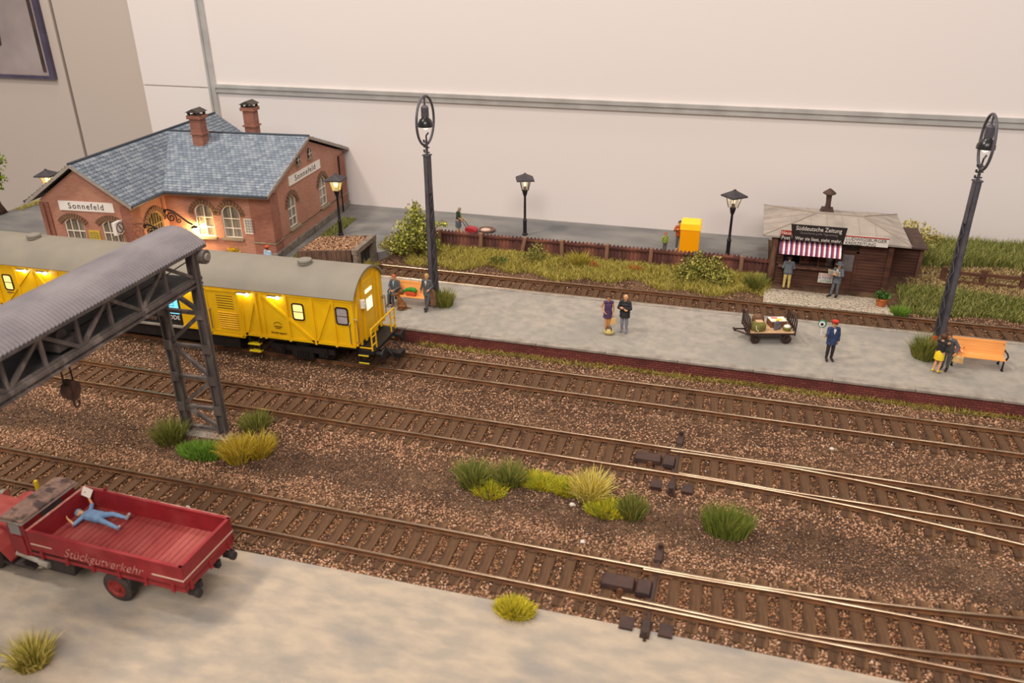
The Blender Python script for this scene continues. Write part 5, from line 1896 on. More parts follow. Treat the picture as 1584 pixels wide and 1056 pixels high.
# ------------------------------------------------------------------ kiosk
pm('kiosk_wood', S(92, 58, 44), S(70, 44, 36), 4, 0.75, bump=0.3, bscale=16, stretch=(0.2, 1, 1), spec=0.25)
pm('kiosk_post', S(124, 88, 70), S(92, 62, 50), 6, 0.85, bump=0.4, bscale=24, stretch=(1, 1, 0.25))
pm('roof_felt', S(170, 158, 146), S(156, 144, 134), 1.2, 0.8, c3=S(140, 129, 120), s3=0.6)
pm('roof_batten', S(158, 142, 128), rough=0.8)
pm('soot_brown', S(88, 66, 56), S(66, 50, 44), 4, 0.85, bump=0.3)
pm('sign_dark', S(40, 30, 30), rough=0.45)
pm('sign_red', S(172, 58, 44), rough=0.5)
pm('sign_cream', S(226, 216, 206), rough=0.55)
pm('grey_type', S(130, 118, 116), rough=0.6)
pm('lotto_red', S(200, 80, 66), rough=0.6)
pm('lotto_green', S(60, 130, 96), rough=0.6)
pm('lotto_blue', S(96, 96, 150), rough=0.6)
pm('awn_white', S(244, 226, 222), rough=0.7)
pm('awn_red', S(176, 66, 70), rough=0.7)
pm('awn_purple', S(92, 52, 110), rough=0.7)
pm('door_glass', S(120, 112, 110), S(96, 90, 92), 2, 0.2)
kx = thing('newspaper_kiosk', 'brown wooden newspaper kiosk with grey hipped roof and striped awning', 'kiosk', (1.9, 40.65, 0.33))
KW, KD, KH = 5.45, 4.4, 2.72
MB().span((0.1, 0.12, 0), (0.22, KD, KH)).span((0.1, KD - 0.1, 0), (KW - 0.1, KD, KH)).span((KW - 0.2, 0.12, 0), (KW - 0.1, KD, KH)).span((0.1, 0.14, -.1), (KW - 0.1, KD, 0.03)).span((3.1, 0.14, 0), (KW - .1, 0.24, KH)).span((.1, .14, 0), (3.1, .24, 1.1)).build('inner_wall', MATS['soot_brown'], kx)


def planks(x0, x1, z0, z1, y=0.0, step=0.155, along='x', parent=kx, off=0.0):
    n = int((z1 - z0) / step)
    for i in range(n):
        z = z0 + (z1 - z0) * (i + 0.5) / n
        if along == 'x':
            m = MB().prism([(y - 0.03, z - step * 0.47), (y + 0.12, z - step * 0.47), (y + 0.12, z + step * 0.47), (y + 0.01, z + step * 0.47), (y - 0.03, z + step * 0.1)], x0 + random.uniform(0, 0.01), x1 - random.uniform(0, 0.01), 'x')
        else:
            m = MB().prism([(y + off * 0.03, z - step * 0.47), (y - off * 0.12, z - step * 0.47), (y - off * 0.12, z + step * 0.47), (y - off * 0.01, z + step * 0.47), (y + off * 0.03, z + step * 0.1)], x0, x1, 'y')
        m.build('plank', MATS['kiosk_wood'], parent)


planks(0.2, 3.05, 0.05, 1.15)
planks(3.95, KW - 0.15, 0.05, KH)
planks(0.2, 0.5, 1.2, KH)
planks(3.0, 3.2, 1.2, KH)
planks(0.5, 3.0, 1.95, KH)
planks(0.15, KD, 0.05, KH, y=KW - 0.02, along='y', off=1)
planks(0.15, KD, 0.05, KH, y=0.12, along='y', off=-1)
MB().tube([(0.02, -0.02, -0.1), (0.02, -0.02, 1.2), (0.06, -0.02, 2.0), (0.0, 0, KH)], [0.2, 0.16, 0.13, 0.2], 9).build('corner_post', MATS['kiosk_post'], kx, smooth=True)
MB().span((KW - 0.2, -0.14, -0.05), (KW + 0.05, 0.12, KH)).build('corner_post', MATS['kiosk_wood'], kx, bevel=0.02)
MB().span((0.3, -0.26, 1.14), (3.1, 0.2, 1.21)).build('counter', MATS['kiosk_post'], kx)
dk = MB().span((3.2, -0.01, 0.02), (3.9, 0.1, 2.1)).build('door', MATS['kiosk_wood'], kx)
MB().span((3.1, -0.06, 0), (3.22, 0.12, 2.2)).span((3.86, -0.06, 0), (3.98, 0.12, 2.2)).span((3.1, -0.06, 2.1), (3.98, 0.12, 2.22)).build('door_frame', MATS['kiosk_wood'], kx)
MB().span((3.3, -0.03, 1.15), (3.8, 0.0, 2.0)).build('pane', MATS['door_glass'], dk)
MB().sphere((3.3, -0.05, 1.0), 0.04, 8).build('door_knob', MATS['chrome'], dk)
# shop window with goods behind the glass
wn = MB()
wn.span((0.42, -0.05, 1.18), (0.52, 0.1, 2.0)).span((1.3, -0.03, 1.18), (1.37, 0.1, 2.0)).span((2.15, -0.03, 1.18), (2.22, 0.1, 2.0)).span((2.95, -0.05, 1.18), (3.05, 0.1, 2.0)).span((0.42, -0.05, 1.95), (3.05, 0.1, 2.05))
wk = wn.build('window', MATS['kiosk_wood'], kx)
glass('shop_glass', (0.75, 0.72, 0.72), 0.06, 0.12)
MB().span((1.37, 0.02, 1.2), (2.15, 0.03, 1.96)).span((2.22, 0.02, 1.2), (2.95, 0.03, 1.96)).build('pane', MATS['shop_glass'], wk)
MB().span((0.5, 0.7, 1.1), (3.0, 0.75, 2.1)).build('dark_back_panel', MATS['dark_inside'], kx)  # upright back panel; the interior's dimness is put into its dark colour
pm('mag_blue', S(44, 58, 110), S(80, 60, 90), 5, 0.5)
pm('mag_red', S(150, 56, 46), S(90, 40, 40), 6, 0.5)
pm('mag_pink', S(180, 120, 110), S(110, 64, 60), 6, 0.5)
pm('mag_white', S(200, 190, 184), S(150, 120, 110), 6, 0.5)
for i, (x, z, mname, lab) in enumerate(((0.75, 1.3, 'mag_blue', 'dark blue magazine in the open kiosk window behind the customer'), (1.6, 1.22, 'mag_pink', 'pinkish magazine in the kiosk window, left of the red one'), (2.4, 1.22, 'mag_red', 'red magazine in the kiosk window above the lottery sign'), (2.72, 1.22, 'mag_white', 'white magazine in the kiosk window nearest the door'))):
    o = MB().box((0, 0, 0.27), (0.34, 0.03, 0.5), rot=Matrix.Rotation(-0.12, 3, 'X')).span((-0.14, -0.005, 0.38), (0.14, 0.0, 0.46)).build('magazine', MATS[mname])
    o.location = (1.9 + x, 40.65 + 0.27, 0.33 + z)
    tag(o, lab, 'magazine', 'magazines in the kiosk window')
MB().span((0.5, 0.14, 1.15), (3.0, 0.7, 1.22)).build('display_shelf', MATS['soot_brown'], kx)
# hipped roof
RX0, RX1, RY0, RY1 = -0.6, 6.18, -0.38, 5.0
RZ = 2.78
e = [(RX0, RY0, RZ), (RX1, RY0, RZ), (RX1, RY1, RZ), (RX0, RY1, RZ)]
r_ = [(1.95, 2.3, RZ + 0.52), (4.15, 2.3, RZ + 0.52)]
m = MB()
m.add(e + r_ + [(p[0], p[1], p[2] - 0.09) for p in e], [(0, 1, 5, 4), (1, 2, 5), (2, 3, 4, 5), (3, 0, 4), (0, 6, 7, 1), (1, 7, 8, 2), (2, 8, 9, 3), (3, 9, 6, 0), (6, 9, 8, 7)])
rfk = m.build('roof', MATS['roof_felt'], kx)
bt = MB()
for a in ((0, 4), (1, 5), (2, 5), (3, 4)):
    p, q = Vector(e[a[0]]), Vector(r_[a[1] - 4])
    bt.beam(p + Vector((0, 0, 0.01)), q + Vector((0, 0, 0.015)), 0.07, 0.035)
bt.beam(Vector(r_[0]) + Vector((0, 0, .01)), Vector(r_[1]) + Vector((0, 0, .01)), 0.09, 0.04)
bt.build('ridge_batten', MATS['roof_batten'], rfk)
for i in range(1, 9):
    x = RX0 + (RX1 - RX0) * i / 9
    # seam from the front eave up to hip or ridge
    if x < 1.95:
        f = (x - RX0) / (1.95 - RX0)
    elif x > 4.15:
        f = (RX1 - x) / (RX1 - 4.15)
    else:
        f = 1
    MB().beam((x, RY0, RZ + 0.005), (x, RY0 + (2.3 - RY0) * f, RZ + 0.005 + 0.52 * f), 0.03, 0.02).build('seam', MATS['roof_batten'], rfk)
    MB().beam((x, RY1, RZ + 0.005), (x, RY1 + (2.3 - RY1) * f, RZ + 0.005 + 0.52 * f), 0.03, 0.02).build('seam', MATS['roof_batten'], rfk)
for i in range(1, 6):
    y = RY0 + (RY1 - RY0) * i / 6
    f = (y - RY0) / (2.3 - RY0) if y < 2.3 else (RY1 - y) / (RY1 - 2.3)
    MB().beam((RX0, y, RZ + 0.005), (RX0 + (1.95 - RX0) * f, y, RZ + 0.005 + 0.52 * f), 0.03, 0.02).build('seam', MATS['roof_batten'], rfk)
    MB().beam((RX1, y, RZ + 0.005), (RX1 + (4.15 - RX1) * f, y, RZ + 0.005 + 0.52 * f), 0.03, 0.02).build('seam', MATS['roof_batten'], rfk)
ch = MB().box((2.55, 3.6, 3.13), (0.7, 0.6, 0.25), taper=0.8).tube([(2.55, 3.6, 3.08), (2.55, 3.6, 3.53), (2.53, 3.6, 3.98)], [0.17, 0.13, 0.15], 10).build('chimney', MATS['soot_brown'], kx)
MB().lathe([(0.16, 3.94), (0.34, 4.02), (0.32, 4.08), (0.05, 4.28)], (2.53, 3.6, 0), 8).build('chimney_cap', MATS['soot_brown'], ch)
# signs on the eave
def kiosk_sign(x0, x1, z0, z1, mat_, label, y=-0.46, tilt=0.0):
    o = MB().span((x0, y - 0.02, z0), (x1, y + 0.03, z1)).build('sign', MATS[mat_], kx, label=label)
    return o


s1_ = MB().prism([(0.78, 2.66), (3.12, 2.64), (3.2, 3.47), (0.62, 3.47)], -0.49, -0.45, 'y').build('sign', MATS['sign_dark'], kx, label='large black newspaper sign on the eave')
text('Süddeutsche Zeitung', 'lettering', 0.30, MATS['sign_cream'], s1_, (1.92, -0.5, 3.29), (H90, 0, 0), sx=0.83)
text('Deutschlands große Tageszeitung', 'lettering', 0.15, MATS['grey_type'], s1_, (1.95, -0.5, 3.07), (H90, 0, 0), sx=0.85)
text('Wer sie liest, sieht mehr.', 'lettering', 0.24, MATS['sign_cream'], s1_, (1.97, -0.5, 2.78), (H90, 0, 0), sx=0.88)
s2_ = kiosk_sign(0.2, 0.72, 2.64, 3.12, 'sign_dark', 'small red and black square sign')
MB().span((0.2, -0.49, 2.89), (0.72, -0.475, 3.12)).build('red_field', MATS['sign_red'], s2_)
text('Neue', 'lettering', 0.23, MATS['sign_cream'], s2_, (0.46, -0.5, 3.0), (H90, 0, 0), sx=0.9)
text('Post', 'lettering', 0.26, MATS['sign_cream'], s2_, (0.46, -0.5, 2.76), (H90, 0, 0), sx=0.9)
s3_ = kiosk_sign(3.12, 5.12, 2.66, 3.12, 'sign_cream', 'pale newspaper sign with a red top edge')
MB().span((3.12, -0.49, 3.06), (5.12, -0.475, 3.12)).build('red_field', MATS['sign_red'], s3_)
text('LUDWIGSBURGER', 'lettering', 0.23, MATS['sign_dark'], s3_, (3.2, -0.485, 2.95), (H90, 0, 0), align='LEFT', sx=0.98)
text('KREISZEITUNG', 'lettering', 0.23, MATS['sign_dark'], s3_, (3.2, -0.485, 2.74), (H90, 0, 0), align='LEFT', sx=0.9)
s4_ = kiosk_sign(2.3, 2.98, 0.45, 0.95, 'sign_cream', 'small white lottery sign on the planks', y=-0.06)
text('6 LOTTO', 'lettering', 0.17, MATS['lotto_red'], s4_, (2.64, -0.085, 0.85), (H90, 0, 0), sx=0.9)
text('R TOTO', 'lettering', 0.17, MATS['lotto_blue'], s4_, (2.62, -0.085, 0.69), (H90, 0, 0), sx=0.9)
text('LOTTERIE', 'lettering', 0.15, MATS['lotto_green'], s4_, (2.64, -0.085, 0.53), (H90, 0, 0), sx=0.9)
# awning
aw = MB()
nst = 12
ax0, ax1 = 0.25, 3.1
for i in range(nst):
    seg = [(0, 0.34, 2), (0.34, 0.62, 1), (0.62, 1.0, 0)]
    for (f0, f1, mi) in seg:
        xa, xb = ax0 + (ax1 - ax0) * (i + f0) / nst, ax0 + (ax1 - ax0) * (i + f1) / nst
        pts = [(-0.10, 2.58), (-0.42, 2.38), (-0.68, 2.14), (-0.74, 2.0)]
        vs, fs = [], []
        for (y, z) in pts:
            sag = 0.0
            vs += [(xa, y, z + sag), (xb, y, z + sag)]
        k = len(vs)
        vs += [(p[0], p[1] + 0.012, p[2] - 0.012) for p in vs]
        for j in range(3):
            a = 2 * j
            fs += [(a, a + 1, a + 3, a + 2), (k + a, k + a + 2, k + a + 3, k + a + 1)]
        fs += [(k - 2, k - 1, 2 * k - 1, 2 * k - 2)]
        aw.add(vs, fs, mi)
aw.add([(ax0, -0.10, 2.58), (ax0, -0.42, 2.38), (ax0, -0.68, 2.14), (ax0, -0.74, 2.0), (ax0, -0.10, 2.07)], [(0, 1, 2, 3, 4)], 0)
aw.build('awning', [MATS['awn_white'], MATS['awn_red'], MATS['awn_purple']], kx, label='white, red and purple striped awning', fix=False)
# shed behind
sh = thing('tool_shed', 'small dark plank shed built against the kiosk right side', 'shed', (7.35, 42.35, 0.4))
MB().span((0.1, 0.1, -.1), (1.55, 2.4, 2.0)).build('inner_wall', MATS['soot_brown'], sh)
planks(0.05, 1.65, 0.0, 2.05, y=0.0, parent=sh)
planks(0.05, 2.45, 0.0, 2.05, y=1.62, along='y', off=1, parent=sh)
for x in (1.55,):
    MB().span((x, -0.1, -.1), (x + 0.18, 0.1, 2.1)).build('corner_post', MATS['kiosk_post'], sh)
m = MB()
m.add([(-0.1, -0.3, 2.1), (1.85, -0.3, 2.1), (1.7, 2.4, 2.3), (-0.1, 2.4, 2.3)] + [(-0.1, -0.3, 2.02), (1.85, -0.3, 2.02), (1.7, 2.4, 2.22), (-0.1, 2.4, 2.22)], [(0, 1, 2, 3), (4, 7, 6, 5), (0, 4, 5, 1), (1, 5, 6, 2), (2, 6, 7, 3), (3, 7, 4, 0)])
m.build('roof', MATS['soot_brown'], sh)

# paved apron in front of the kiosk, arcs of small setts
m_, nt, b_ = _nodes('setts')
N, L = nt.nodes, nt.links
tc = N.new('ShaderNodeTexCoord')
vo = N.new('ShaderNodeTexVoronoi')
vo.feature = 'DISTANCE_TO_EDGE'
vo.inputs['Scale'].default_value = 6.5
L.new(tc.outputs['Object'], vo.inputs['Vector'])
cr = N.new('ShaderNodeValToRGB')
cr.color_ramp.elements[0].position = 0.02
cr.color_ramp.elements[0].color = (*S(96, 84, 72), 1)
cr.color_ramp.elements[1].position = 0.075
cr.color_ramp.elements[1].color = (*S(196, 180, 158), 1)
L.new(vo.outputs['Distance'], cr.inputs['Fac'])
L.new(cr.outputs['Color'], b_.inputs['Base Color'])
b_.inputs['Roughness'].default_value = 0.85
MATS['setts'] = m_
MB().prism([(1.65, 38.35), (7.55, 38.35), (7.2, 40.9), (1.7, 40.9)], -0.1, 0.35, 'z').build('paved_apron', MATS['setts'])
apron = bpy.data.objects['paved_apron']
struct(apron)
pm('sett_joint', S(104, 90, 78), rough=0.9)
for k, (cx_, cy_) in enumerate(((3.1, 38.2), (4.9, 38.0), (6.6, 38.3), (4.0, 39.3), (5.8, 39.2), (2.3, 39.4))):
    mm = MB()
    for rr in (0.55, 0.8, 1.05):
        for i in range(14):
            a, b = math.pi * (0.12 + 0.76 * i / 14), math.pi * (0.12 + 0.76 * (i + 0.8) / 14)
            p, q = (cx_ + rr * math.cos(a), cy_ + rr * math.sin(a)), (cx_ + rr * math.cos(b), cy_ + rr * math.sin(b))
            if all(38.42 < t[1] < 40.5 and 1.75 < t[0] < 7.15 for t in (p, q)):
                mm.beam((*p, 0.351), (*q, 0.351), 0.025, 0.006)
    if mm.f:
        mm.build('joint', MATS['sett_joint'], apron)['kind'] = 'stuff'
# flower pot
pm('terracotta', S(204, 116, 66), S(184, 98, 54), 6, 0.8)
fp = thing('flower_pot', 'terracotta pot with a dark green plant at the kiosk corner', 'plant', (7.1, 39.35, 0.35))
MB().lathe([(0.16, 0), (0.2, 0.02), (0.27, 0.32), (0.31, 0.33), (0.31, 0.41), (0.26, 0.41), (0.25, 0.36)], n=16).build('pot', MATS['terracotta'], fp, smooth=True, auto=40)
P_ = RNG.normal(0, 1, (160, 3)) * [0.15, 0.15, 0.1] + [0, 0, 0.52]
V, F, T = leaves(P_, 0.1, np.array([S(60, 92, 36), S(44, 74, 30), S(84, 116, 46)]))
o = link('foliage', np_mesh('foliage', V, F, T, MATS['leaf']), fp)
o['kind'] = 'stuff'

# ------------------------------------------------------------------ phone booth, buffer stop
m_, nt, b_ = _nodes('booth_yellow')
b_.inputs['Base Color'].default_value = (*S(244, 156, 4), 1)
b_.inputs['Roughness'].default_value = 0.35
b_.inputs['Emission Color'].default_value = (1.0, 0.42, 0.0, 1)
b_.inputs['Emission Strength'].default_value = 0.12
MATS['booth_yellow'] = m_
glow('booth_lamp', (1.0, 0.52, 0.01), 0.36)
bo_ = thing('phone_booth', 'glowing yellow plastic phone booth standing behind the fence', 'phone booth', (-2.4, 43.3, 0.6), 0.02)
bw = MB()
bw.span((-0.52, -0.5, 0), (0.52, -0.46, 1.62)).span((-0.52, -0.46, 0), (-0.48, 0.5, 1.62)).span((0.48, -0.46, 0), (0.52, 0.5, 1.62)).span((-0.52, 0.46, 0), (-0.3, 0.5, 1.62)).span((0.3, 0.46, 0), (0.52, 0.5, 1.62)).span((-0.5, -.48, 0), (.5, .48, 0.06))
bw.build('walls', MATS['booth_yellow'], bo_, bevel=0.02)
MB().prism([(-0.55, 1.6), (0.55, 1.6), (0.55, 1.88), (0.47, 2.0), (-0.47, 2.0), (-0.55, 1.88)], -0.54, 0.54, 'y').build('roof', MATS['booth_lamp'], bo_, bevel=0.04, label='brighter glowing roof')
MB().span((-0.3, 0.2, 0.8), (0.3, 0.45, 1.3)).build('telephone', MATS['frame_black'], bo_)

pm('buffer_wood', S(112, 84, 68), S(84, 64, 54), 5, 0.85, bump=0.5, bscale=20, stretch=(1, 1, 0.3))
pm('buffer_concrete', S(138, 124, 108), S(108, 96, 86), 4, 0.9, bump=0.4, bscale=16)
bs = thing('buffer_stop', 'old timber buffer stop filled with brown gravel at the siding end', 'buffer stop', (-20.75, 37.55, 0.2), R(3))
for sy in (-1.2, 1.2):
    for i in range(11):
        x = -1.6 + 0.28 * i
        MB().box((x, sy, 0.62 + 0.012 * i), (0.26, 0.16, 1.25 + 0.025 * i)).build('plank', MATS['buffer_wood'], bs)
for i in range(7):
    MB().box((-1.7, -1.1 + 0.36 * i, 0.6), (0.16, 0.32, 1.2)).build('plank', MATS['buffer_wood'], bs)
fr = MB()
fr.span((1.45, -1.32, 0), (1.72, -0.85, 1.5)).span((1.45, 0.85, 0), (1.72, 1.32, 1.5)).span((1.42, -1.36, 1.28), (1.74, 1.36, 1.56)).span((1.45, -0.85, 0), (1.6, 0.85, 0.35))
fr.build('concrete_front', MATS['buffer_concrete'], bs, bevel=0.02)
MB().span((1.3, -0.9, 0.3), (1.46, 0.9, 1.3)).build('recess', MATS['dark_inside'], bs)
MB().add([(-1.6, -1.1, 1.12), (1.45, -1.1, 1.4), (1.45, 1.1, 1.42), (-1.6, 1.1, 1.14), (0, 0, 1.24)], [(0, 1, 4), (1, 2, 4), (2, 3, 4), (3, 0, 4)]).build('earth_fill', MATS['ground'], bs)
x, y = scatter(1700, -1.65, 1.45, -1.15, 1.15)
tint = np.array([S(176, 136, 104), S(150, 112, 84), S(124, 92, 70), S(196, 156, 124)])[RNG.integers(0, 4, len(x))]
z = 1.14 + (x + 1.6) * 0.095 + 0.05 - 0.14 * np.exp(-((x + 0.3) ** 2 + (y - 0.35) ** 2) / 0.12) + RNG.uniform(0, 0.05, len(x))
V, F, T = chips(x, y, z, RNG.uniform(0.05, 0.09, len(x)), tint)
o = link('gravel_fill', np_mesh('gravel_fill', V, F, T, MATS['gravel']), bs)
o['kind'] = 'stuff'

# ------------------------------------------------------------------ benches
pm('bench_orange', S(240, 164, 88), S(226, 146, 74), 3, 0.55, stretch=(0.3, 1, 1))


def bench(label, x, y, L, rz=0.0):
    t = thing('park_bench', label, 'bench', (x, y, 0.67), rz, 'benches on the platform')
    prof = [(-0.32, 0.44), (-0.20, 0.455), (-0.08, 0.45), (0.03, 0.46), (0.09, 0.55), (0.12, 0.66), (0.16, 0.77), (0.20, 0.88), (0.22, 0.99)]
    for i, (yy, zz) in enumerate(prof):
        a = 0.05 if i < 3 else (0.6 if i == 3 else 1.25)
        MB().box((0, yy, zz), (L, 0.115, 0.035), rot=Matrix.Rotation(a, 3, 'X')).build('slat', MATS['bench_orange'], t, bevel=0.008)
    for sx in (-1, 1):
        s = MB()
        xx = sx * (L / 2 - 0.06)
        s.tube([(xx, -0.34, 0.02), (xx, -0.30, 0.4), (xx, 0.05, 0.41), (xx, 0.13, 0.55), (xx, 0.25, 1.02)], 0.035, 6)
        s.tube([(xx, 0.3, 0.02), (xx, 0.08, 0.4)], 0.035, 6)
        s.tube([(xx + sx * 0.07, 0.15, 0.68), (xx + sx * 0.09, -0.2, 0.68), (xx + sx * 0.09, -0.36, 0.62), (xx + sx * 0.05, -0.3, 0.42)], 0.035, 6)
        s.tube([(xx, -0.40, 0.02), (xx, -0.28, 0.02)], 0.045, 6).tube([(xx, 0.24, 0.02), (xx, 0.36, 0.02)], 0.045, 6)
        s.build('bench_leg', MATS['iron_black'], t)
    return t


bench('orange slatted bench on the left, with a dog sitting before it', -14.58, 32.95, 1.95)
bench('orange slatted bench on the right, beside the embracing couple', 9.9, 33.15, 1.95)

# ------------------------------------------------------------------ luggage trolley and its load
pm('cart_brown', S(64, 40, 32), S(48, 32, 28), 5, 0.6)
pm('cart_deck', S(204, 168, 128), S(186, 148, 108), 3, 0.7, stretch=(0.3, 2, 1))
cart = thing('luggage_trolley', 'dark brown four-wheeled luggage trolley with slatted ends', 'trolley', (1.80, 33.45, 0.67), R(15))
MB().span((-0.98, -0.6, 0.42), (0.98, 0.6, 0.5)).build('deck_frame', MATS['cart_brown'], cart)
for i in range(7):
    MB().span((-0.96, -0.59 + 0.169 * i, 0.5), (0.96, -0.59 + 0.169 * i + 0.162, 0.52)).build('plank', MATS['cart_deck'], cart)
for sx in (-1, 1):
    ef = MB()
    x = sx * 0.97
    ef.tube([(x, -0.6, 0.4), (x, -0.6, 1.08), (x, -0.5, 1.14), (x, 0.5, 1.14), (x, 0.6, 1.08), (x, 0.6, 0.4)], 0.035, 6)
    for k in range(4):
        ef.span((x - 0.02, -0.36 + 0.24 * k - 0.035, 0.5), (x + 0.02, -0.36 + 0.24 * k + 0.035, 1.12))
    ef.span((x - 0.025, -0.58, 0.62), (x + 0.025, 0.58, 0.72))
    ef.build('end_rack', MATS['cart_brown'], cart)
    MB().span((sx * 0.66 - 0.12, -0.5, 0.22), (sx * 0.66 + 0.12, 0.5, 0.42)).build('axle_block', MATS['cart_brown'], cart)
    for sy in (-1, 1):
        wm = MB()
        c_ = (sx * 0.66, sy * 0.54, 0.205)
        wm.lathe([(0.15, -0.035), (0.205, -0.035), (0.205, 0.035), (0.15, 0.035)], c_, 18, m=AX, caps=False)
        wm.lathe([(0.15, 0.035), (0.15, -0.035)], c_, 18, m=AX, caps=False)
        for k in range(4):
            a = math.pi * k / 4
            wm.beam((c_[0] + 0.16 * math.cos(a), c_[1], c_[2] + 0.16 * math.sin(a)), (c_[0] - 0.16 * math.cos(a), c_[1], c_[2] - 0.16 * math.sin(a)), 0.035, 0.035, up=(0, 1, 0))
        wm.tube([(c_[0], c_[1] - 0.06, c_[2]), (c_[0], c_[1] + 0.06, c_[2])], 0.05, 8)
        wm.build('wheel', MATS['cart_brown'], cart)
MB().tube([(-0.9, -0.3, 0.3), (-1.45, -0.06, 0.42)], 0.035, 6).tube([(-0.9, 0.3, 0.3), (-1.45, 0.06, 0.42)], 0.035, 6).tube([(-1.45, -0.12, 0.42), (-1.45, 0.12, 0.42)], 0.05, 8).build('drawbar', MATS['cart_brown'], cart)
CM = Matrix.Translation((1.80, 33.45, 1.19)) @ Matrix.Rotation(R(15), 4, 'Z')


def on_cart(x, y):
    return CM @ Vector((x, y, 0.0))


pm('olive_canvas', S(126, 120, 56), S(104, 98, 46), 5, 0.85, bump=0.4)
pm('brown_leather', S(122, 84, 54), S(96, 64, 42), 5, 0.6)
pm('box_brown', S(136, 88, 56), S(112, 70, 46), 4, 0.8)
pm('paper_bright', S(240, 226, 214), rough=0.7)
pm('paper_yellow', S(236, 208, 40), rough=0.7)
pm('paper_pink', S(214, 96, 96), rough=0.7)
pm('case_grey', S(112, 110, 116), S(78, 76, 84), 9, 0.6)
bag = thing('duffel_bag', 'olive green canvas bag with pale straps on the trolley', 'bag', on_cart(-0.52, -0.28), R(15))
b = MB()
b.lathe([(0.26, 0), (0.31, 0.06), (0.31, 0.22), (0.25, 0.36), (0.1, 0.4)], n=16)
b.v = [(p[0] * 1.05, p[1] * 0.8, p[2]) for p in b.v]
b.build('body', MATS['olive_canvas'], bag, smooth=True)
MB().span((-0.14, -0.12, 0.39), (0.16, 0.12, 0.42)).build('flap', MATS['cart_deck'], bag)
MB().tube([(-0.16, -0.24, 0.30), (-0.15, -0.27, 0.14), (-0.05, -0.285, 0.06)], 0.016, 6).build('strap', MATS['paper_bright'], bag)
bag = thing('kit_bag', 'round brown leather bag behind the olive bag on the trolley', 'bag', on_cart(-0.42, 0.22), R(15))
MB().sphere((0, 0, 0.27), (0.27, 0.24, 0.29), 16).build('body', MATS['brown_leather'], bag, smooth=True)
MB().tube([(-0.1, 0, 0.54), (0, 0, 0.6), (0.1, 0, 0.54)], 0.02, 6).build('handle', MATS['bark'], bag)
bx = thing('parcel_box', 'brown box with bright papers on top, on the trolley', 'box', on_cart(0.40, 0.2), R(20))
MB().box((0, 0, 0.14), (0.72, 0.5, 0.28)).build('box', MATS['box_brown'], bx, bevel=0.01)
MB().box((0, 0, 0.287), (0.7, 0.48, 0.014)).build('paper', MATS['paper_bright'], bx)
MB().box((0.02, -0.1, 0.297), (0.3, 0.16, 0.008), rz=0.3).build('paper', MATS['paper_yellow'], bx)
MB().box((-0.1, 0.12, 0.297), (0.26, 0.14, 0.008), rz=-0.2).build('paper', MATS['paper_pink'], bx)
bx = thing('suitcase', 'small grey patterned suitcase leaning on the brown box', 'suitcase', on_cart(0.30, -0.22), R(40))
MB().box((0, 0, 0.17), (0.32, 0.09, 0.34), rot=Matrix.Rotation(-0.2, 3, 'X')).build('case', MATS['case_grey'], bx, bevel=0.02)
MB().tube([(-0.07, 0.03, 0.33), (-0.05, 0.035, 0.38), (0.05, 0.035, 0.38), (0.07, 0.03, 0.33)], 0.014, 6).build('handle', MATS['black'], bx)
bx = thing('basket', 'small tan basket with a white cloth at the trolley front', 'basket', on_cart(0.70, -0.30), R(15))
MB().lathe([(0.12, 0), (0.16, 0.02), (0.18, 0.14), (0.16, 0.16)], n=14).build('body', MATS['olive_canvas'], bx)
MB().sphere((0, 0, 0.17), (0.15, 0.14, 0.08), 12).build('cloth', MATS['paper_bright'], bx, smooth=True)

# ------------------------------------------------------------------ yard odds and ends
pm('tub_brown', S(128, 98, 84), S(104, 80, 70), 4, 0.8)
pm('tub_fill', S(222, 188, 170), S(200, 160, 144), 5, 0.9)
pm('cart_red', S(176, 36, 46), S(150, 28, 38), 4, 0.45)
tb = thing('round_tub', 'flat round brown tub with pinkish filling behind the fence', 'tub', (-14.45, 44.5, 0.6))
MB().lathe([(0.46, 0), (0.5, 0.04), (0.52, 0.14), (0.44, 0.15), (0.40, 0.08)], n=24).build('tub', MATS['tub_brown'], tb)
MB().lathe([(0.30, 0.08), (0.28, 0.125), (0.1, 0.14)], (-0.06, -0.05, 0), 16).build('filling', MATS['tub_fill'], tb)
rc = thing('red_pushcart', 'small red pushcart with dark handle behind the fence', 'pushcart', (-15.12, 43.62, 0.6))
MB().prism([(-0.32, 0.16), (0.3, 0.12), (0.36, 0.34), (0.2, 0.46), (-0.25, 0.5), (-0.36, 0.4)], -0.24, 0.24, 'y').build('body', MATS['cart_red'], rc, bevel=0.04)
for sy in (-1, 1):
    MB().tube([(-0.28, sy * 0.16, 0.48), (-0.42, sy * 0.16, 0.72), (-0.56, sy * 0.14, 0.86)], 0.022, 6).build('handle', MATS['post_black'], rc)
    for sx in (-0.22, 0.22):
        MB().tube([(sx, sy * 0.24, 0.11), (sx, sy * 0.28, 0.11)], 0.11, 12).build('wheel', MATS['post_black'], rc)
MB().tube([(-0.56, -0.14, 0.86), (-0.56, 0.14, 0.86)], 0.022, 6).build('handle_bar', MATS['post_black'], rc)
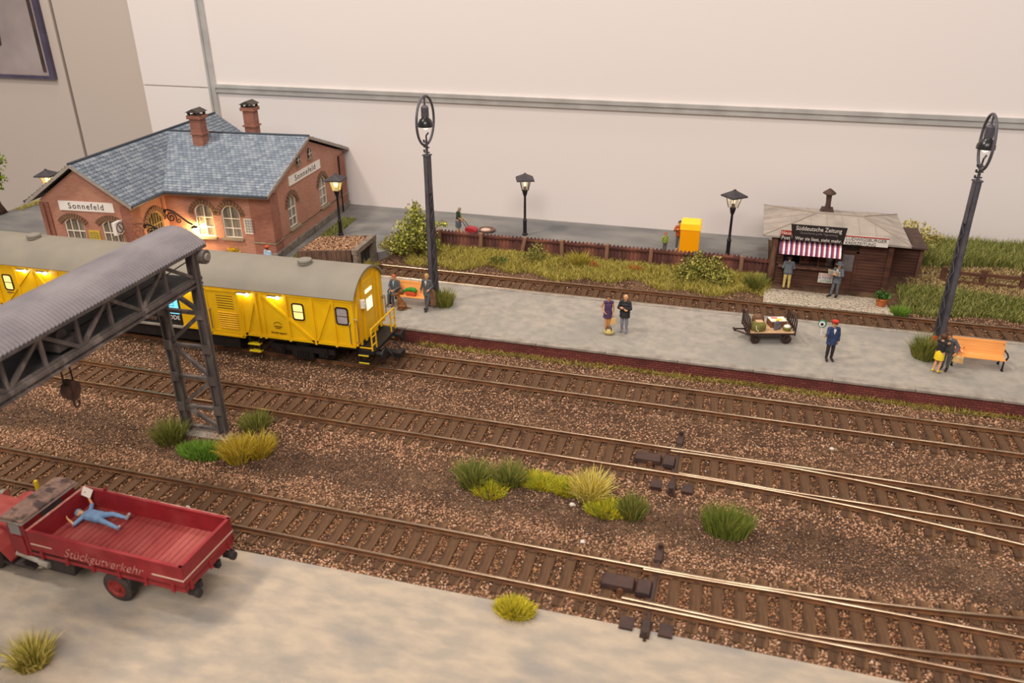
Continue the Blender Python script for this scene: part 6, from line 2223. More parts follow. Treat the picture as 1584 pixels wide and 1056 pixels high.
# ------------------------------------------------------------------ figures
pm('skin', S(226, 168, 122), S(214, 152, 106), 8, 0.55)
pm('skin_tan', S(214, 152, 96), S(200, 136, 82), 8, 0.55)
pm('hair_brown', S(96, 60, 38), S(74, 46, 30), 20, 0.6)
pm('hair_blond', S(196, 156, 84), S(176, 136, 66), 20, 0.6)
pm('hair_red', S(188, 96, 52), S(164, 80, 44), 20, 0.6)
pm('hair_grey', S(150, 150, 128), S(126, 128, 110), 20, 0.6)
pm('eye_dark', S(40, 30, 28), rough=0.3)
pm('mouth_red', S(176, 92, 78), rough=0.5)
pm('cloth_purple', S(88, 62, 98), S(72, 50, 84), 6, 0.7)
pm('cloth_black', S(44, 40, 42), S(34, 31, 34), 6, 0.7)
pm('cloth_grey', S(140, 138, 148), S(124, 122, 134), 6, 0.75)
pm('cloth_darkgrey', S(92, 92, 94), S(76, 78, 80), 6, 0.75)
pm('cloth_slate', S(104, 108, 112), S(88, 92, 96), 6, 0.75)
pm('cloth_blue', S(52, 68, 104), S(42, 56, 90), 6, 0.7)
pm('cloth_darktrouser', S(58, 44, 48), S(48, 38, 42), 6, 0.7)
pm('cloth_tan', S(206, 184, 116), S(190, 166, 100), 6, 0.75)
pm('cloth_denim', S(124, 152, 184), S(106, 134, 168), 6, 0.75)
pm('cloth_pale_blue', S(160, 184, 206), S(146, 172, 196), 6, 0.75)
pm('cloth_yellow', S(246, 214, 44), S(236, 200, 36), 6, 0.7)
pm('cloth_green', S(50, 66, 52), S(40, 54, 44), 6, 0.75)
pm('cloth_lime', S(150, 170, 76), S(130, 152, 64), 6, 0.75)
pm('cloth_white', S(236, 230, 226), rough=0.7)
pm('cloth_red', S(200, 50, 36), rough=0.6)
pm('shoe_black', S(40, 32, 32), rough=0.5)
pm('shoe_brown', S(104, 72, 50), rough=0.5)
pm('shoe_yellow', S(222, 190, 60), rough=0.5)
pm('shoe_grey', S(160, 150, 148), rough=0.5)
pm('bag_tan', S(224, 184, 124), S(206, 164, 104), 5, 0.7)
pm('fur_brown', S(150, 96, 48), S(122, 76, 38), 8, 0.75, bump=0.5, bscale=30)
pm('coat_brown', S(122, 86, 62), S(100, 70, 52), 6, 0.8)
pm('newsprint', S(232, 218, 190), S(206, 192, 168), 14, 0.8)
pm('green_plush', S(70, 150, 48), S(52, 124, 38), 10, 0.8)
pm('red_orange', S(206, 84, 40), rough=0.7)


def V3(p):
    return Vector(p)


BASE = dict(pel=(0, 0, 0.93), chest=(0, 0.0, 1.27), neck=(0, 0.01, 1.46), head=(0, -0.01, 1.63), look=(0, -1, 0),
            shL=(0.185, 0, 1.41), elL=(0.245, 0.03, 1.13), wrL=(0.25, -0.05, 0.89), hipL=(0.09, 0, 0.90), knL=(0.10, -0.02, 0.49), anL=(0.10, 0.02, 0.09), toL=(0.12, -0.16, 0.035))
for k in list(BASE):
    if k.endswith('L'):
        p = BASE[k]
        BASE[k[:-1] + 'R'] = (-p[0], p[1], p[2])


def capsule_np(m, a, b, ra, rb, n=10):
    """closed tapered capsule"""
    a, b = V3(a), V3(b)
    d = b - a
    ln = d.length
    if ln < 1e-5:
        d = Vector((0, 0, 1))
    d = d.normalized()
    q = d.to_track_quat('Z', 'Y').to_matrix()
    prof = [(ra * math.sin(t), -ra * math.cos(t)) for t in (0.35, 0.8, 1.25)] + [(rb * math.sin(t), ln - rb * math.cos(t)) for t in (1.7, 2.2, 2.75)]
    m.lathe(prof, a, n, m=q)


def body_caps(J, sex, fat):
    """list of (a, ra, b, rb, label)"""
    C = []
    pel, ch, nk, hd = V3(J['pel']), V3(J['chest']), V3(J['neck']), V3(J['head'])
    side = (V3(J['shL']) - V3(J['shR'])).normalized()
    hs = (V3(J['hipL']) - V3(J['hipR'])).normalized()
    w = 0.075 * fat
    for s in (-1, 0, 1):
        C.append((pel + hs * s * w * 0.95, 0.115 * fat, ch + side * s * w * (1.0 if sex == 'm' else 0.85), 0.108 * fat, 'torso'))
    C.append((pel - hs * 0.08, 0.12 * fat, pel + hs * 0.08, 0.12 * fat, 'hip'))
    C.append((V3(J['shL']) - side * 0.03, 0.07, V3(J['shR']) + side * 0.03, 0.07, 'torso'))
    C.append((ch, 0.10, nk - (nk - ch) * 0.25, 0.075, 'torso'))
    up = (hd - nk).normalized()
    look = V3(J['look']).normalized()
    C.append((nk - up * 0.05, 0.058, hd - up * 0.04, 0.054, 'neck'))
    C.append((hd - up * 0.045 - look * -0.012, 0.078, hd + up * 0.04 - look * 0.012, 0.098, 'head'))
    C.append((hd - up * 0.075 + look * 0.035, 0.045, hd - up * 0.03 + look * 0.04, 0.055, 'head'))
    C.append((hd + up * 0.005 + look * 0.092, 0.014, hd - up * 0.028 + look * 0.108, 0.018, 'head'))
    er = look.cross(up).normalized()
    for s in (-1, 1):
        C.append((hd + er * s * 0.092 - up * 0.02, 0.018, hd + er * s * 0.096 + up * 0.015, 0.02, 'head'))
    for S_ in 'LR':
        sh, el, wr = V3(J['sh' + S_]), V3(J['el' + S_]), V3(J['wr' + S_])
        f = 1.0 if sex == 'm' else 0.86
        C.append((sh, 0.062 * f, el, 0.047 * f, 'upperarm'))
        C.append((el, 0.047 * f, wr, 0.034 * f, 'forearm'))
        d = (wr - el).normalized()
        inward = V3(J.get('palm' + S_, (-1 if S_ == 'L' else 1, 0, 0)))
        pn = (inward - d * inward.dot(d))
        pn = pn.normalized() if pn.length > 1e-3 else d.orthogonal().normalized()
        sd = d.cross(pn).normalized()
        for s in (-0.024, 0.0, 0.024):
            C.append((wr + sd * s * 0.6, 0.025, wr + d * 0.085 + sd * s * 1.1, 0.022, 'hand'))
        for i, ln in enumerate((0.062, 0.078, 0.074, 0.056)):
            o = sd * (i - 1.5) * 0.021
            p0 = wr + d * 0.085 + o
            p1 = p0 + d * ln * 0.55 + pn * 0.012
            p2 = p1 + d * ln * 0.4 + pn * 0.03
            C.append((p0, 0.0125, p1, 0.012, 'hand'))
            C.append((p1, 0.012, p2, 0.0105, 'hand'))
        th = wr + d * 0.03 + sd * -0.034
        t1 = th + d * 0.035 + sd * -0.022 + pn * 0.012
        C.append((wr + d * 0.02 - sd * 0.02, 0.016, t1, 0.0135, 'hand'))
        C.append((t1, 0.0135, t1 + d * 0.028 + pn * 0.012, 0.0115, 'hand'))
        hp, kn, an, to = V3(J['hip' + S_]), V3(J['kn' + S_]), V3(J['an' + S_]), V3(J['to' + S_])
        fl = fat ** 0.5
        C.append((hp, 0.095 * fl, kn, 0.06, 'thigh'))
        C.append((kn, 0.06, kn + (an - kn) * 0.4, 0.058, 'shin'))
        C.append((kn + (an - kn) * 0.35, 0.058, an, 0.04, 'shin'))
        fd = (to - an)
        C.append((an - V3((0, 0, 0.0)) - fd * 0.12, 0.045, to, 0.038, 'foot'))
    return C


def union_mesh(C, voxel=0.0135, smooth_n=4):
    m = MB()
    for (a, ra, b, rb, _) in C:
        capsule_np(m, a, b, ra, rb)
    me = bpy.data.meshes.new('raw')
    me.from_pydata(m.v, [], m.f)
    o = bpy.data.objects.new('raw', me)
    COL.objects.link(o)
    md = o.modifiers.new('r', 'REMESH')
    md.mode = 'VOXEL'
    md.voxel_size = voxel
    ms = o.modifiers.new('s', 'SMOOTH')
    ms.factor = 0.5
    ms.iterations = smooth_n
    dg = bpy.context.evaluated_depsgraph_get()
    dg.update()
    out = bpy.data.meshes.new_from_object(o.evaluated_get(dg))
    bpy.data.objects.remove(o, do_unlink=True)
    return out


def mesh_np(me):
    v = np.empty(len(me.vertices) * 3)
    me.vertices.foreach_get('co', v)
    nrm = np.empty(len(me.vertices) * 3)
    me.vertex_normals.foreach_get('vector', nrm)
    fv = np.empty(len(me.loops), dtype=np.int32)
    me.loops.foreach_get('vertex_index', fv)
    tot = np.empty(len(me.polygons), dtype=np.int32)
    me.polygons.foreach_get('loop_total', tot)
    st = np.concatenate([[0], np.cumsum(tot)[:-1]])
    faces = [tuple(int(q) for q in fv[s:s + t]) for s, t in zip(st, tot)]
    return v.reshape(-1, 3), nrm.reshape(-1, 3), faces


def nearest_label(P, C):
    best = np.full(len(P), 1e9)
    lab = np.zeros(len(P), dtype=int)
    for i, (a, ra, b, rb, _) in enumerate(C):
        a_, b_ = np.array(a), np.array(b)
        d = b_ - a_
        t = np.clip(((P - a_) @ d) / max(d @ d, 1e-9), 0, 1)
        dist = np.linalg.norm(P - (a_ + t[:, None] * d), axis=1) - (ra + (rb - ra) * t)
        k = dist < best
        best[k] = dist[k]
        lab[k] = i
    return lab


def shell(v, nrm, faces, keep, offset, mat, name, parent):
    """a garment: the kept faces lifted off the body, closed at its hems by an inner side"""
    used = {}
    V, F = [], []
    for i in np.nonzero(keep)[0]:
        f = faces[i]
        g = []
        for q in f:
            if q not in used:
                used[q] = len(V)
                V.append(tuple(v[q] + nrm[q] * offset))
            g.append(used[q])
        F.append(tuple(g))
    if not F:
        return None
    me = bpy.data.meshes.new(name)
    me.from_pydata(V, [], F)
    me.materials.append(mat)
    me.polygons.foreach_set('use_smooth', [True] * len(F))
    return link(name, me, parent)


def person(label, loc, rz, J=None, clothes=(), hair=None, skin='skin', sex='m', fat=1.0, scale=1.0, hair_len=0.0, rot=None, group=None):
    j = dict(BASE)
    j.update(J or {})
    C = body_caps(j, sex, fat)
    me = union_mesh(C)
    v, nrm, faces = mesh_np(me)
    me.materials.clear()
    me.materials.append(MATS[skin])
    me.polygons.foreach_set('use_smooth', [True] * len(me.polygons))
    o = link('person', me)
    o.location = loc
    o.rotation_euler = rot or (0, 0, rz)
    o.scale = (scale,) * 3
    tag(o, label, 'person', group)
    cen = np.array([v[list(f)].mean(0) for f in faces])
    lab = np.array([c[4] for c in C])[nearest_label(cen, C)]
    for (name, labels, mat, off, cond) in clothes:
        keep = np.isin(lab, labels)
        if cond is not None:
            keep &= cond(cen, j)
        shell(v, nrm, faces, keep, off, MATS[mat], name, o)
    hd, nk = np.array(j['head']), np.array(j['neck'])
    up = (hd - nk) / np.linalg.norm(hd - nk)
    look = np.array(j['look'], float)
    look /= np.linalg.norm(look)
    if hair:
        r = cen - hd
        h_up, h_lk = r @ up, r @ look
        keep = np.isin(lab, ['head']) & ((h_up > 0.062) | ((h_lk < 0.005 + 0.5 * np.maximum(h_up, 0)) & (h_up > -0.065 - hair_len)))
        shell(v, nrm, faces, keep, 0.016 + (0.012 if hair_len else 0), MATS[hair], 'hair', o)
    er = np.cross(look, up)
    e = MB()
    for s in (-1, 1):
        e.sphere(tuple(hd + look * 0.088 + er * s * 0.035 + up * 0.018), 0.013, 8)
    e.build('eyes', MATS['eye_dark'], o)
    q = Vector(look).to_track_quat('Y', 'Z').to_matrix()
    MB().sphere(tuple(hd + look * 0.094 - up * 0.058), (0.024, 0.008, 0.007), 8, m=q).build('mouth', MATS['mouth_red'], o)
    return o


ARMS = ['upperarm', 'forearm']
TOP = ['torso', 'upperarm', 'forearm']
LEGS = ['hip', 'thigh', 'shin']


def below(z):
    return lambda c, j: c[:, 2] < z


def above(z):
    return lambda c, j: c[:, 2] > z


def lay(name, mat, prof, parent, n=18, sy=0.8, c=(0, 0, 0), m=None):
    b = MB().lathe(prof, (0, 0, 0), n)
    b.v = [(p[0] + c[0], p[1] * sy + c[1], p[2] + c[2]) for p in b.v]
    return b.build(name, MATS[mat], parent, smooth=True, auto=50)


def vest(parent, mat='cloth_white', z0=1.22, z1=1.42, y=-0.135, w_=0.05, tie=None):
    """shirt front showing in the opening of a jacket"""
    MB().prism([(0, z0), (w_, z1 - 0.02), (0.03, z1 + 0.03), (-0.03, z1 + 0.03), (-w_, z1 - 0.02)], y, y + 0.03, 'y').build('shirt_front', MATS[mat], parent)
    if tie:
        MB().prism([(0, z0 + 0.02), (0.014, z1 - 0.06), (0.008, z1), (-0.008, z1), (-0.014, z1 - 0.06)], y - 0.008, y, 'y').build('tie', MATS[tie], parent)


# woman in the purple dress
w1 = person('woman in a short purple dress standing on the platform', (-4.98, 32.25, 0.67), 0.25, dict(
    knL=(0.06, -0.02, 0.49), anL=(0.05, 0.02, 0.09), toL=(0.06, -0.15, 0.04), knR=(-0.06, -0.03, 0.49), anR=(-0.06, 0.0, 0.09), toR=(-0.1, -0.16, 0.04),
    elR=(-0.29, 0.05, 1.15), wrR=(-0.17, -0.13, 1.0), elL=(0.24, 0.02, 1.13), wrL=(0.25, -0.05, 0.9)),
    [('dress', ['torso', 'hip'], 'cloth_purple', 0.012, None), ('shoe', ['foot'], 'shoe_black', 0.008, None)], 'hair_brown', 'skin_tan', 'f', 0.92, 1.0, 0.05)
lay('skirt', 'cloth_purple', [(0.215, 0.70), (0.215, 0.72), (0.185, 0.9), (0.15, 1.06), (0.13, 1.1)], w1, sy=0.78)
o = thing('tan_handbag', 'tan carrier bag held by the woman in purple', 'bag', (-4.72, 32.2, 1.1), 0.2)
MB().prism([(-0.14, 0), (0.14, 0), (0.11, 0.26), (-0.11, 0.26)], -0.05, 0.05, 'y').build('body', MATS['bag_tan'], o)
MB().tube([(-0.07, 0, 0.26), (-0.05, 0, 0.42), (0.05, 0, 0.42), (0.07, 0, 0.26)], 0.012, 6).build('handle', MATS['bag_tan'], o)
o = thing('yellow_bag', 'pale yellow bag with dark handles at the feet of the woman in purple', 'bag', (-4.86, 31.98, 0.67), 0.1)
MB().sphere((0, 0, 0.12), (0.24, 0.13, 0.13), 14).build('body', MATS['cloth_tan'], o, smooth=True)
for y in (-0.07, 0.07):
    MB().tube([(-0.14, y, 0.18), (-0.1, y, 0.32), (0.06, y, 0.34), (0.13, y, 0.18)], 0.018, 6).build('handle', MATS['bark'], o)

# bald man with folded arms
fold = dict(elL=(0.27, -0.08, 1.16), wrL=(-0.02, -0.2, 1.19), palmL=(0, 1, 0), elR=(-0.27, -0.08, 1.14), wrR=(0.03, -0.23, 1.14), palmR=(0, 1, 0))
m1 = person('bald man in a black jacket and grey trousers with folded arms', (-4.27, 32.45, 0.67), -0.15, dict(fold, look=(-0.2, -1, -0.05)),
            [('trousers', LEGS, 'cloth_grey', 0.016, None), ('jacket', TOP + ['hip'], 'cloth_black', 0.024, above(0.82)), ('shoe', ['foot'], 'cloth_grey', 0.01, None)], None, 'skin', 'm', 1.12)
lay('jacket_hem', 'cloth_black', [(0.24, 0.72), (0.235, 0.74), (0.215, 0.95), (0.17, 1.0)], m1, sy=0.82)

# station master
m2 = person('station master in a blue uniform and red cap raising a signal disc', (4.24, 31.98, 0.67), 0.25, dict(
    elR=(-0.27, -0.16, 1.2), wrR=(-0.42, -0.32, 1.24), palmR=(1, 0, 0), elL=(0.25, 0.02, 1.13), wrL=(0.24, -0.04, 0.88), look=(-0.35, -1, 0)),
    [('trousers', LEGS, 'cloth_darktrouser', 0.014, None), ('jacket', TOP + ['hip'], 'cloth_blue', 0.02, above(0.80)), ('shoe', ['foot'], 'shoe_black', 0.01, None)], 'hair_brown', 'skin', 'm', 1.02)
lay('jacket_hem', 'cloth_blue', [(0.215, 0.74), (0.21, 0.76), (0.195, 0.95), (0.16, 1.0)], m2, sy=0.8)
vest(m2, 'cloth_white', 1.22, 1.42, -0.15)
lay('cap', 'cloth_red', [(0.105, 1.675), (0.11, 1.70), (0.125, 1.745), (0.125, 1.77), (0.09, 1.785)], m2, sy=1.05, c=(0, -0.01, 0))
MB().prism([(-0.09, 0.0), (-0.06, -0.12), (0.02, -0.15), (0.08, -0.10), (0.09, 0.0)], 1.668, 1.68, 'z').build('cap_peak', MATS['shoe_black'], m2)
sd_ = thing('signal_disc', 'white and green round signal disc held up by the station master', 'signal disc', (3.74, 31.72, 1.9), 0.2)
MB().tube([(0.02, 0, -0.03), (0.0, 0, 0.32)], 0.022, 8).build('handle', MATS['cloth_white'], sd_)
MB().tube([(0, -0.02, 0.45), (0, 0.02, 0.45)], 0.17, 24).build('disc', MATS['lotto_green'], sd_, label='green rim')
MB().tube([(-0.02, -0.03, 0.45), (-0.02, -0.02, 0.45)], 0.125, 20).build('disc_face', MATS['cloth_white'], sd_)
MB().tube([(-0.02, -0.038, 0.44), (-0.02, -0.03, 0.44)], 0.06, 16).build('disc_centre', MATS['shade_black'], sd_)

# embracing couple by the right lamp
wc = person('woman in black top and yellow skirt embracing the grey-suited man', (8.26, 31.98, 0.67), 2.5, dict(
    elR=(-0.2, -0.22, 1.34), wrR=(-0.05, -0.38, 1.36), palmR=(1, 0, 0), elL=(0.2, -0.22, 1.36), wrL=(0.08, -0.4, 1.42), palmL=(-1, 0, 0), look=(0.2, -1, 0.1),
    knL=(0.08, -0.02, 0.49), anL=(0.1, 0.06, 0.1), toL=(0.12, -0.1, 0.04)),
    [('top', ['torso'], 'cloth_black', 0.012, above(0.98)), ('shoe', ['foot'], 'shoe_yellow', 0.008, None)], 'hair_brown', 'skin', 'f', 0.95, 0.95, 0.06)
lay('skirt', 'cloth_yellow', [(0.20, 0.62), (0.2, 0.64), (0.19, 0.85), (0.155, 1.0), (0.13, 1.05)], wc, sy=0.82)
mc = person('man in a grey suit bending to embrace the woman in the yellow skirt', (8.62, 32.32, 0.67), -0.55, dict(
    chest=(0, -0.10, 1.25), neck=(0, -0.17, 1.42), head=(-0.04, -0.22, 1.57), look=(-0.3, -1, -0.3), shL=(0.185, -0.13, 1.37), shR=(-0.185, -0.15, 1.37),
    elL=(0.36, -0.10, 1.14), wrL=(0.36, -0.28, 0.95), elR=(-0.3, -0.3, 1.2), wrR=(-0.14, -0.45, 1.2), palmR=(1, 0, 0)),
    [('trousers', LEGS, 'cloth_darkgrey', 0.014, None), ('jacket', TOP + ['hip'], 'cloth_darkgrey', 0.022, above(0.80)), ('shoe', ['foot'], 'shoe_black', 0.01, None)], 'hair_brown', 'skin', 'm', 1.0)
o = thing('tan_handbag', 'tan handbag held by the grey-suited man beside the bench', 'bag', (8.98, 32.12, 1.14), -0.4)
MB().prism([(-0.2, 0), (0.2, 0), (0.17, 0.26), (-0.17, 0.26)], -0.07, 0.07, 'y').build('body', MATS['bag_tan'], o, bevel=0.02)
MB().tube([(-0.09, 0, 0.26), (-0.06, 0, 0.39), (0.06, 0, 0.39), (0.09, 0, 0.26)], 0.014, 6).build('handle', MATS['bag_tan'], o)
o = thing('flower_bunch', 'bunch of red flowers lying on the right bench by the couple', 'flowers', (9.1, 33.0, 1.16))
P_ = RNG.normal(0, 1, (90, 3)) * [0.1, 0.08, 0.06] + [0, 0, 0.1]
V, F, T = leaves(P_, 0.07, np.array([S(220, 60, 40), S(200, 44, 36), S(190, 180, 150)]))
f_ = link('petals', np_mesh('petals', V, F, T, MATS['leaf']), o)
f_['kind'] = 'stuff'
MB().tube([(-0.18, -0.02, 0.03), (0.05, 0, 0.08)], 0.03, 6).build('stems', MATS['green_plush'], o)
o = MB().span((-0.12, -0.03, 0), (0.12, 0.03, 0.3)).build('red_notice', MATS['cloth_red'])
o.location = (8.5, 34.36, 0.9)
tag(o, 'small red and pale box fixed low on the right lamp mast', 'box')

# left bench: seated man, dog, bag, leaning man
sit = dict(pel=(0, 0.08, 0.56), chest=(0, 0.13, 0.92), neck=(0, 0.11, 1.11), head=(0, 0.07, 1.28), shL=(0.185, 0.12, 1.06), shR=(-0.185, 0.12, 1.06),
           hipL=(0.09, 0.05, 0.55), hipR=(-0.09, 0.05, 0.55), knL=(0.11, -0.36, 0.56), knR=(-0.10, -0.36, 0.54), anL=(0.12, -0.36, 0.11), anR=(-0.10, -0.42, 0.11),
           toL=(0.13, -0.54, 0.05), toR=(-0.11, -0.6, 0.05), elL=(0.26, 0.05, 0.80), elR=(-0.26, 0.05, 0.80), wrL=(0.12, -0.16, 0.72), wrR=(-0.06, -0.18, 0.70), palmL=(-1, 0, 0), palmR=(1, 0, 0))
ms = person('red-haired man in a dark grey suit seated at the left end of the bench', (-15.32, 32.72, 0.69), -0.1, sit,
            [('trousers', LEGS, 'cloth_darkgrey', 0.014, None), ('jacket', TOP + ['hip'], 'cloth_darkgrey', 0.02, above(0.60)), ('shoe', ['foot'], 'shoe_brown', 0.01, None)], 'hair_red', 'skin', 'm', 1.0)
MB().prism([(0, 0.84), (0.05, 1.05), (0.03, 1.1), (-0.03, 1.1), (-0.05, 1.05)], -0.03, 0.01, 'y').build('shirt_front', MATS['cloth_pale_blue'], ms)
o = thing('red_bag', 'dark red bag on the bench beside the seated man', 'bag', (-14.98, 32.78, 1.15))
MB().sphere((0, 0, 0.13), (0.15, 0.12, 0.15), 12).build('body', MATS['box_brown'], o, smooth=True)
MB().tube([(-0.06, 0, 0.26), (0, 0, 0.32), (0.06, 0, 0.26)], 0.014, 6).build('handle', MATS['bark'], o)
ml = person('blond man in a dark grey suit standing against the right end of the bench', (-13.52, 32.5, 0.67), -0.12, dict(
    elL=(0.27, 0.02, 1.16), wrL=(0.2, -0.17, 1.06), palmL=(-1, 0, 0), elR=(-0.28, 0.06, 1.16), wrR=(-0.34, -0.02, 0.92),
    knL=(0.09, -0.12, 0.50), anL=(0.04, -0.24, 0.09), toL=(0.06, -0.42, 0.05), knR=(-0.06, -0.08, 0.49), anR=(-0.06, -0.02, 0.09), toR=(-0.1, -0.18, 0.04)),
    [('trousers', LEGS, 'cloth_darkgrey', 0.014, None), ('jacket', TOP + ['hip'], 'cloth_darkgrey', 0.02, above(0.78)), ('shoe', ['foot'], 'shoe_black', 0.012, None)], 'hair_blond', 'skin', 'm', 1.0)
lay('jacket_hem', 'cloth_darkgrey', [(0.215, 0.72), (0.21, 0.74), (0.195, 0.95), (0.16, 1.0)], ml, sy=0.8)
vest(ml, 'cloth_white', 1.2, 1.42, -0.15, tie='cloth_grey')
o = thing('brown_coat', 'brown coat hanging over the arm of the blond man', 'coat', (-13.24, 32.42, 0.95), -0.1)
cm = MB()
cm.prism([(-0.12, 0.0), (0.05, -0.06), (0.17, 0.02), (0.16, 0.5), (0.05, 0.78), (-0.08, 0.76), (-0.14, 0.45)], -0.06, 0.06, 'y')
cm.build('cloth', MATS['coat_brown'], o, bevel=0.03)
MB().tube([(-0.13, -0.05, 0.02), (0.0, -0.07, -0.04), (0.17, -0.05, 0.04)], 0.025, 6).build('hem', MATS['coat_brown'], o)
o = thing('green_bag', 'green topped red bag lying on the seat of the left bench', 'bag', (-14.48, 32.78, 1.15))
MB().prism([(-0.22, 0), (0.24, 0), (0.27, 0.12), (0.2, 0.2), (-0.2, 0.2), (-0.25, 0.1)], -0.12, 0.12, 'y').build('body', MATS['red_orange'], o, bevel=0.03)
MB().tube([(-0.38, -0.04, 0.17), (-0.2, 0, 0.25), (0.0, 0, 0.3), (0.18, 0, 0.28), (0.3, 0, 0.2)], [0.05, 0.09, 0.11, 0.11, 0.07], 10).build('top', MATS['green_plush'], o, smooth=True)

# sitting dog, facing the seated man
DC = [((0.0, 0, 0.26), 0.15, (-0.10, 0, 0.50), 0.125, 'fur'), ((0.06, 0, 0.16), 0.15, (0.0, 0, 0.28), 0.155, 'fur'), ((-0.10, 0, 0.48), 0.115, (-0.17, 0, 0.70), 0.075, 'fur'),
      ((-0.16, 0, 0.74), 0.085, (-0.23, 0, 0.745), 0.072, 'fur'), ((-0.26, 0, 0.725), 0.05, (-0.38, 0, 0.70), 0.032, 'fur'), ((-0.26, 0, 0.70), 0.035, (-0.36, 0, 0.68), 0.025, 'fur')]
for s in (-1, 1):
    DC += [((-0.12, s * 0.075, 0.42), 0.06, (-0.16, s * 0.08, 0.24), 0.042, 'fur'), ((-0.16, s * 0.08, 0.24), 0.042, (-0.16, s * 0.085, 0.05), 0.032, 'fur'), ((-0.16, s * 0.085, 0.035), 0.035, (-0.23, s * 0.085, 0.03), 0.03, 'fur'),
           ((0.08, s * 0.10, 0.18), 0.105, (-0.06, s * 0.15, 0.20), 0.075, 'fur'), ((-0.06, s * 0.15, 0.2), 0.06, (0.06, s * 0.15, 0.06), 0.04, 'fur'), ((0.06, s * 0.15, 0.045), 0.04, (-0.12, s * 0.16, 0.035), 0.035, 'fur'),
           ((-0.15, s * 0.065, 0.80), 0.03, (-0.12, s * 0.08, 0.9), 0.014, 'fur')]
DC += [((0.16, 0.02, 0.08), 0.05, (0.32, 0.06, 0.045), 0.035, 'fur'), ((0.32, 0.06, 0.045), 0.035, (0.44, 0.02, 0.04), 0.022, 'fur')]
dm_ = union_mesh(DC, 0.013, 3)
dm_.materials.clear()
dm_.materials.append(MATS['fur_brown'])
dm_.polygons.foreach_set('use_smooth', [True] * len(dm_.polygons))
dog = link('dog', dm_)
dog.location = (-14.7, 32.15, 0.67)
dog.rotation_euler = (0, 0, 0.25)
tag(dog, 'brown dog sitting before the left bench looking at the seated man', 'dog')
MB().sphere((-0.405, 0, 0.71), 0.022, 8).build('nose', MATS['eye_dark'], dog)
e = MB()
for s in (-1, 1):
    e.sphere((-0.275, s * 0.05, 0.775), 0.012, 8)
e.build('eyes', MATS['eye_dark'], dog)

# kiosk customers
person('customer in grey jacket and tan trousers leaning into the kiosk window', (2.72, 40.28, 0.35), math.pi, dict(
    chest=(0, -0.06, 1.26), neck=(0, -0.12, 1.44), head=(0, -0.16, 1.6), shL=(0.185, -0.08, 1.4), shR=(-0.185, -0.08, 1.4),
    elL=(0.27, -0.05, 1.14), elR=(-0.27, -0.05, 1.14), wrL=(0.16, -0.2, 1.2), wrR=(-0.16, -0.2, 1.2), knL=(0.11, 0, 0.49), knR=(-0.11, 0, 0.49), anL=(0.12, 0.03, 0.09), anR=(-0.12, 0.03, 0.09)),
    [('trousers', LEGS, 'cloth_tan', 0.014, None), ('jacket', TOP + ['hip'], 'cloth_slate', 0.024, above(0.82)), ('shoe', ['foot'], 'shoe_brown', 0.01, None)], 'hair_brown', 'skin', 'm', 1.05)
mr = person('man in grey suit and hat reading a newspaper before the kiosk', (5.02, 39.95, 0.35), -0.55, dict(
    elL=(0.27, -0.06, 1.16), wrL=(0.14, -0.28, 1.22), palmL=(-1, 0, 0), elR=(-0.27, -0.06, 1.16), wrR=(-0.14, -0.28, 1.22), palmR=(1, 0, 0), look=(0, -1, -0.35),
    knR=(-0.12, -0.06, 0.49), anR=(-0.14, -0.14, 0.09), toR=(-0.2, -0.3, 0.04)),
    [('trousers', LEGS, 'cloth_slate', 0.014, None), ('jacket', TOP + ['hip'], 'cloth_slate', 0.02, above(0.80)), ('shoe', ['foot'], 'shoe_black', 0.012, None)], 'hair_brown', 'skin', 'm', 1.0)
vest(mr, 'cloth_white', 1.24, 1.42, -0.15, tie='shoe_black')
lay('jacket_hem', 'cloth_slate', [(0.21, 0.74), (0.205, 0.76), (0.195, 0.95), (0.16, 1.0)], mr, sy=0.8)
lay('hat', 'cloth_slate', [(0.185, 1.69), (0.185, 1.70), (0.115, 1.71), (0.108, 1.80), (0.06, 1.815)], mr, sy=1.1, c=(0, -0.01, 0))
npz = thing('newspaper', 'open newspaper held by the man in the hat', 'newspaper', (4.84, 39.68, 1.54), -0.55)
n_ = MB()
for sx in (-1, 1):
    n_.add([(0, 0.02, 0), (sx * 0.3, -0.06, 0.02), (sx * 0.3, -0.16, 0.3), (0, -0.09, 0.27), (0, 0.03, 0), (sx * 0.3, -0.05, 0.02), (sx * 0.3, -0.15, 0.3), (0, -0.08, 0.27)],
           [(0, 1, 2, 3), (4, 7, 6, 5), (0, 4, 5, 1), (1, 5, 6, 2), (2, 6, 7, 3)])
n_.build('pages', MATS['newsprint'], npz)
ln_ = MB()
for k in range(5):
    for sx in (-1, 1):
        t = 0.12 + 0.16 * k
        ln_.beam((sx * 0.05, 0.015 - 0.11 * t - 0.012, 0.28 * t), (sx * 0.26, -0.05 - 0.10 * t - 0.012, 0.02 + 0.28 * t), 0.02, 0.004, up=(0, 1, 0))
ln_.build('print', MATS['print_grey'], npz)

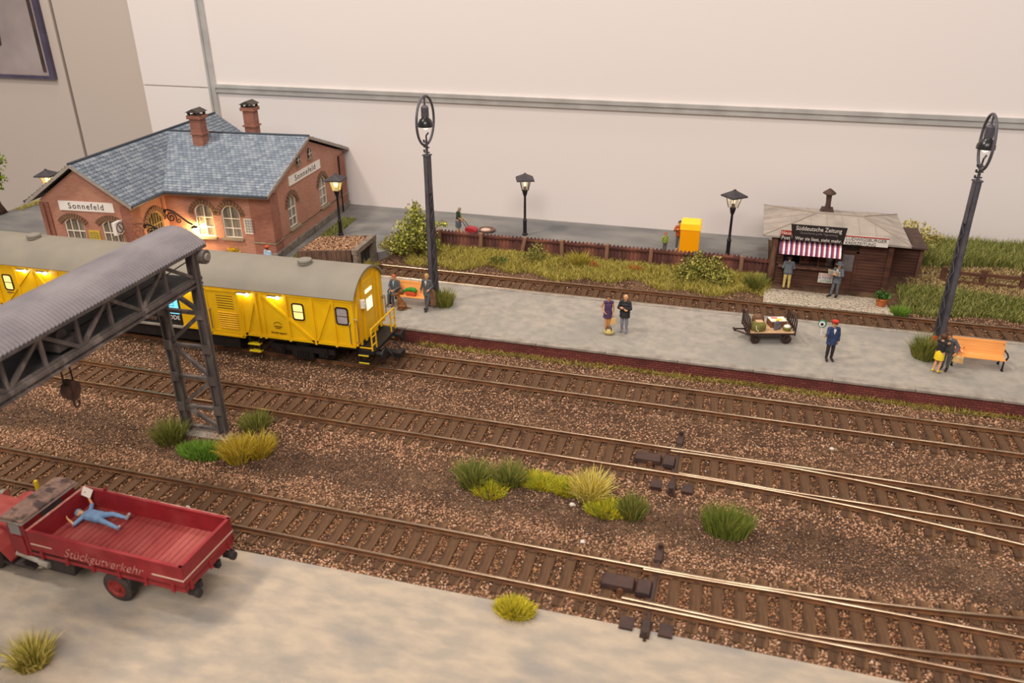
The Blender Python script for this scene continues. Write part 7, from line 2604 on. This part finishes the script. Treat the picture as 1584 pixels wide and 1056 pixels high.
# woman with the pushcart
wg = person('grey-haired woman in dark green jacket pushing the red cart', (-15.95, 43.66, 0.6), H90, dict(
    chest=(0, -0.04, 1.26), neck=(0, -0.08, 1.44), head=(0, -0.11, 1.59), elL=(0.24, -0.08, 1.12), wrL=(0.16, -0.30, 0.94), elR=(-0.24, -0.08, 1.12), wrR=(-0.16, -0.30, 0.94)),
    [('jacket', ['torso', 'upperarm'], 'cloth_green', 0.02, None), ('shoe', ['foot'], 'shoe_yellow', 0.01, None)], 'hair_grey', 'skin', 'f', 1.08, 0.93)
lay('skirt', 'cloth_slate', [(0.22, 0.42), (0.22, 0.44), (0.215, 0.8), (0.18, 1.0), (0.15, 1.05)], wg, sy=0.85)
MB().prism([(-0.05, 1.0), (0.05, 1.0), (0.06, 1.38), (-0.06, 1.38)], -0.2, -0.16, 'y').build('shirt_front', MATS['cloth_lime'], wg)
# child and man by the booth
person('child with reddish hair and lime green top behind the fence', (-3.72, 43.2, 0.6), 0.6, dict(),
       [('trousers', LEGS, 'cloth_slate', 0.014, None), ('top', TOP, 'cloth_lime', 0.018, above(0.9))], 'hair_red', 'skin', 'f', 0.95, 0.72)
person('person in an orange brown jacket half hidden behind the yellow booth', (-3.05, 44.15, 0.6), 0.2, dict(elR=(-0.3, -0.05, 1.18), wrR=(-0.2, -0.24, 1.3)),
       [('trousers', LEGS, 'cloth_slate', 0.014, None), ('jacket', TOP + ['hip'], 'hair_red', 0.022, above(0.8))], 'hair_brown', 'skin', 'm', 1.05, 0.96)
# worker on the platform behind the wagon
wk_ = person('person in pale blue shirt and orange cap behind the yellow wagon', (-23.0, 34.35, 0.67), math.pi * 0.9, dict(chest=(0, 0.0, 1.25), fat=1),
             [('trousers', LEGS, 'cloth_slate', 0.014, None), ('shirt', TOP + ['hip'], 'cloth_pale_blue', 0.03, above(0.8))], 'hair_brown', 'skin', 'm', 1.2, 0.93)
lay('cap', 'red_orange', [(0.11, 1.665), (0.118, 1.69), (0.11, 1.75), (0.06, 1.775)], wk_, sy=1.1, c=(0, -0.01, 0))

# man lying on the truck bed: local x runs from the feet to the head, z is up
lie = dict(pel=(0, 0, 0.13), chest=(0.33, 0.0, 0.14), neck=(0.52, 0.0, 0.15), head=(0.67, 0.02, 0.15), look=(0.1, 0.15, 1.0),
           shL=(0.46, 0.185, 0.13), shR=(0.46, -0.185, 0.13), elL=(0.50, 0.46, 0.09), wrL=(0.72, 0.40, 0.17), palmL=(0, -1, 0.3),
           elR=(0.55, -0.38, 0.22), wrR=(0.70, -0.44, 0.46), palmR=(0, 1, 0), hipL=(-0.03, 0.09, 0.13), hipR=(-0.03, -0.09, 0.13),
           knL=(-0.42, 0.20, 0.17), knR=(-0.40, -0.16, 0.2), anL=(-0.90, 0.24, 0.07), anR=(-0.82, -0.22, 0.1), toL=(-0.98, 0.28, 0.2), toR=(-0.90, -0.26, 0.23))
lm = person('man in light blue overalls lying on the truck bed holding a paper', (-16.35, 14.42, 1.445), math.pi, lie,
            [('overalls', ['torso', 'hip', 'thigh', 'shin', 'upperarm'], 'cloth_denim', 0.014, None), ('shoe', ['foot'], 'shoe_grey', 0.012, None)], 'hair_blond', 'skin', 'm', 1.08, 0.94)
cp = MB()
cp.lathe([(0.118, -0.02), (0.122, 0.0), (0.105, 0.07), (0.05, 0.1)], (0.70, 0.02, 0.15), 16, m=Matrix.Rotation(H90, 3, 'Y'))
cp.build('cap', MATS['cloth_denim'], lm, smooth=True)
o = thing('paper_sheet', 'white sheet of paper held up by the man on the truck bed', 'paper', (-17.02, 14.85, 1.98))
MB().box((0, 0, 0), (0.32, 0.012, 0.26), rot=Matrix.Rotation(0.25, 3, 'Y') @ Matrix.Rotation(-0.5, 3, 'X')).build('page', MATS['paper_bright'], o)
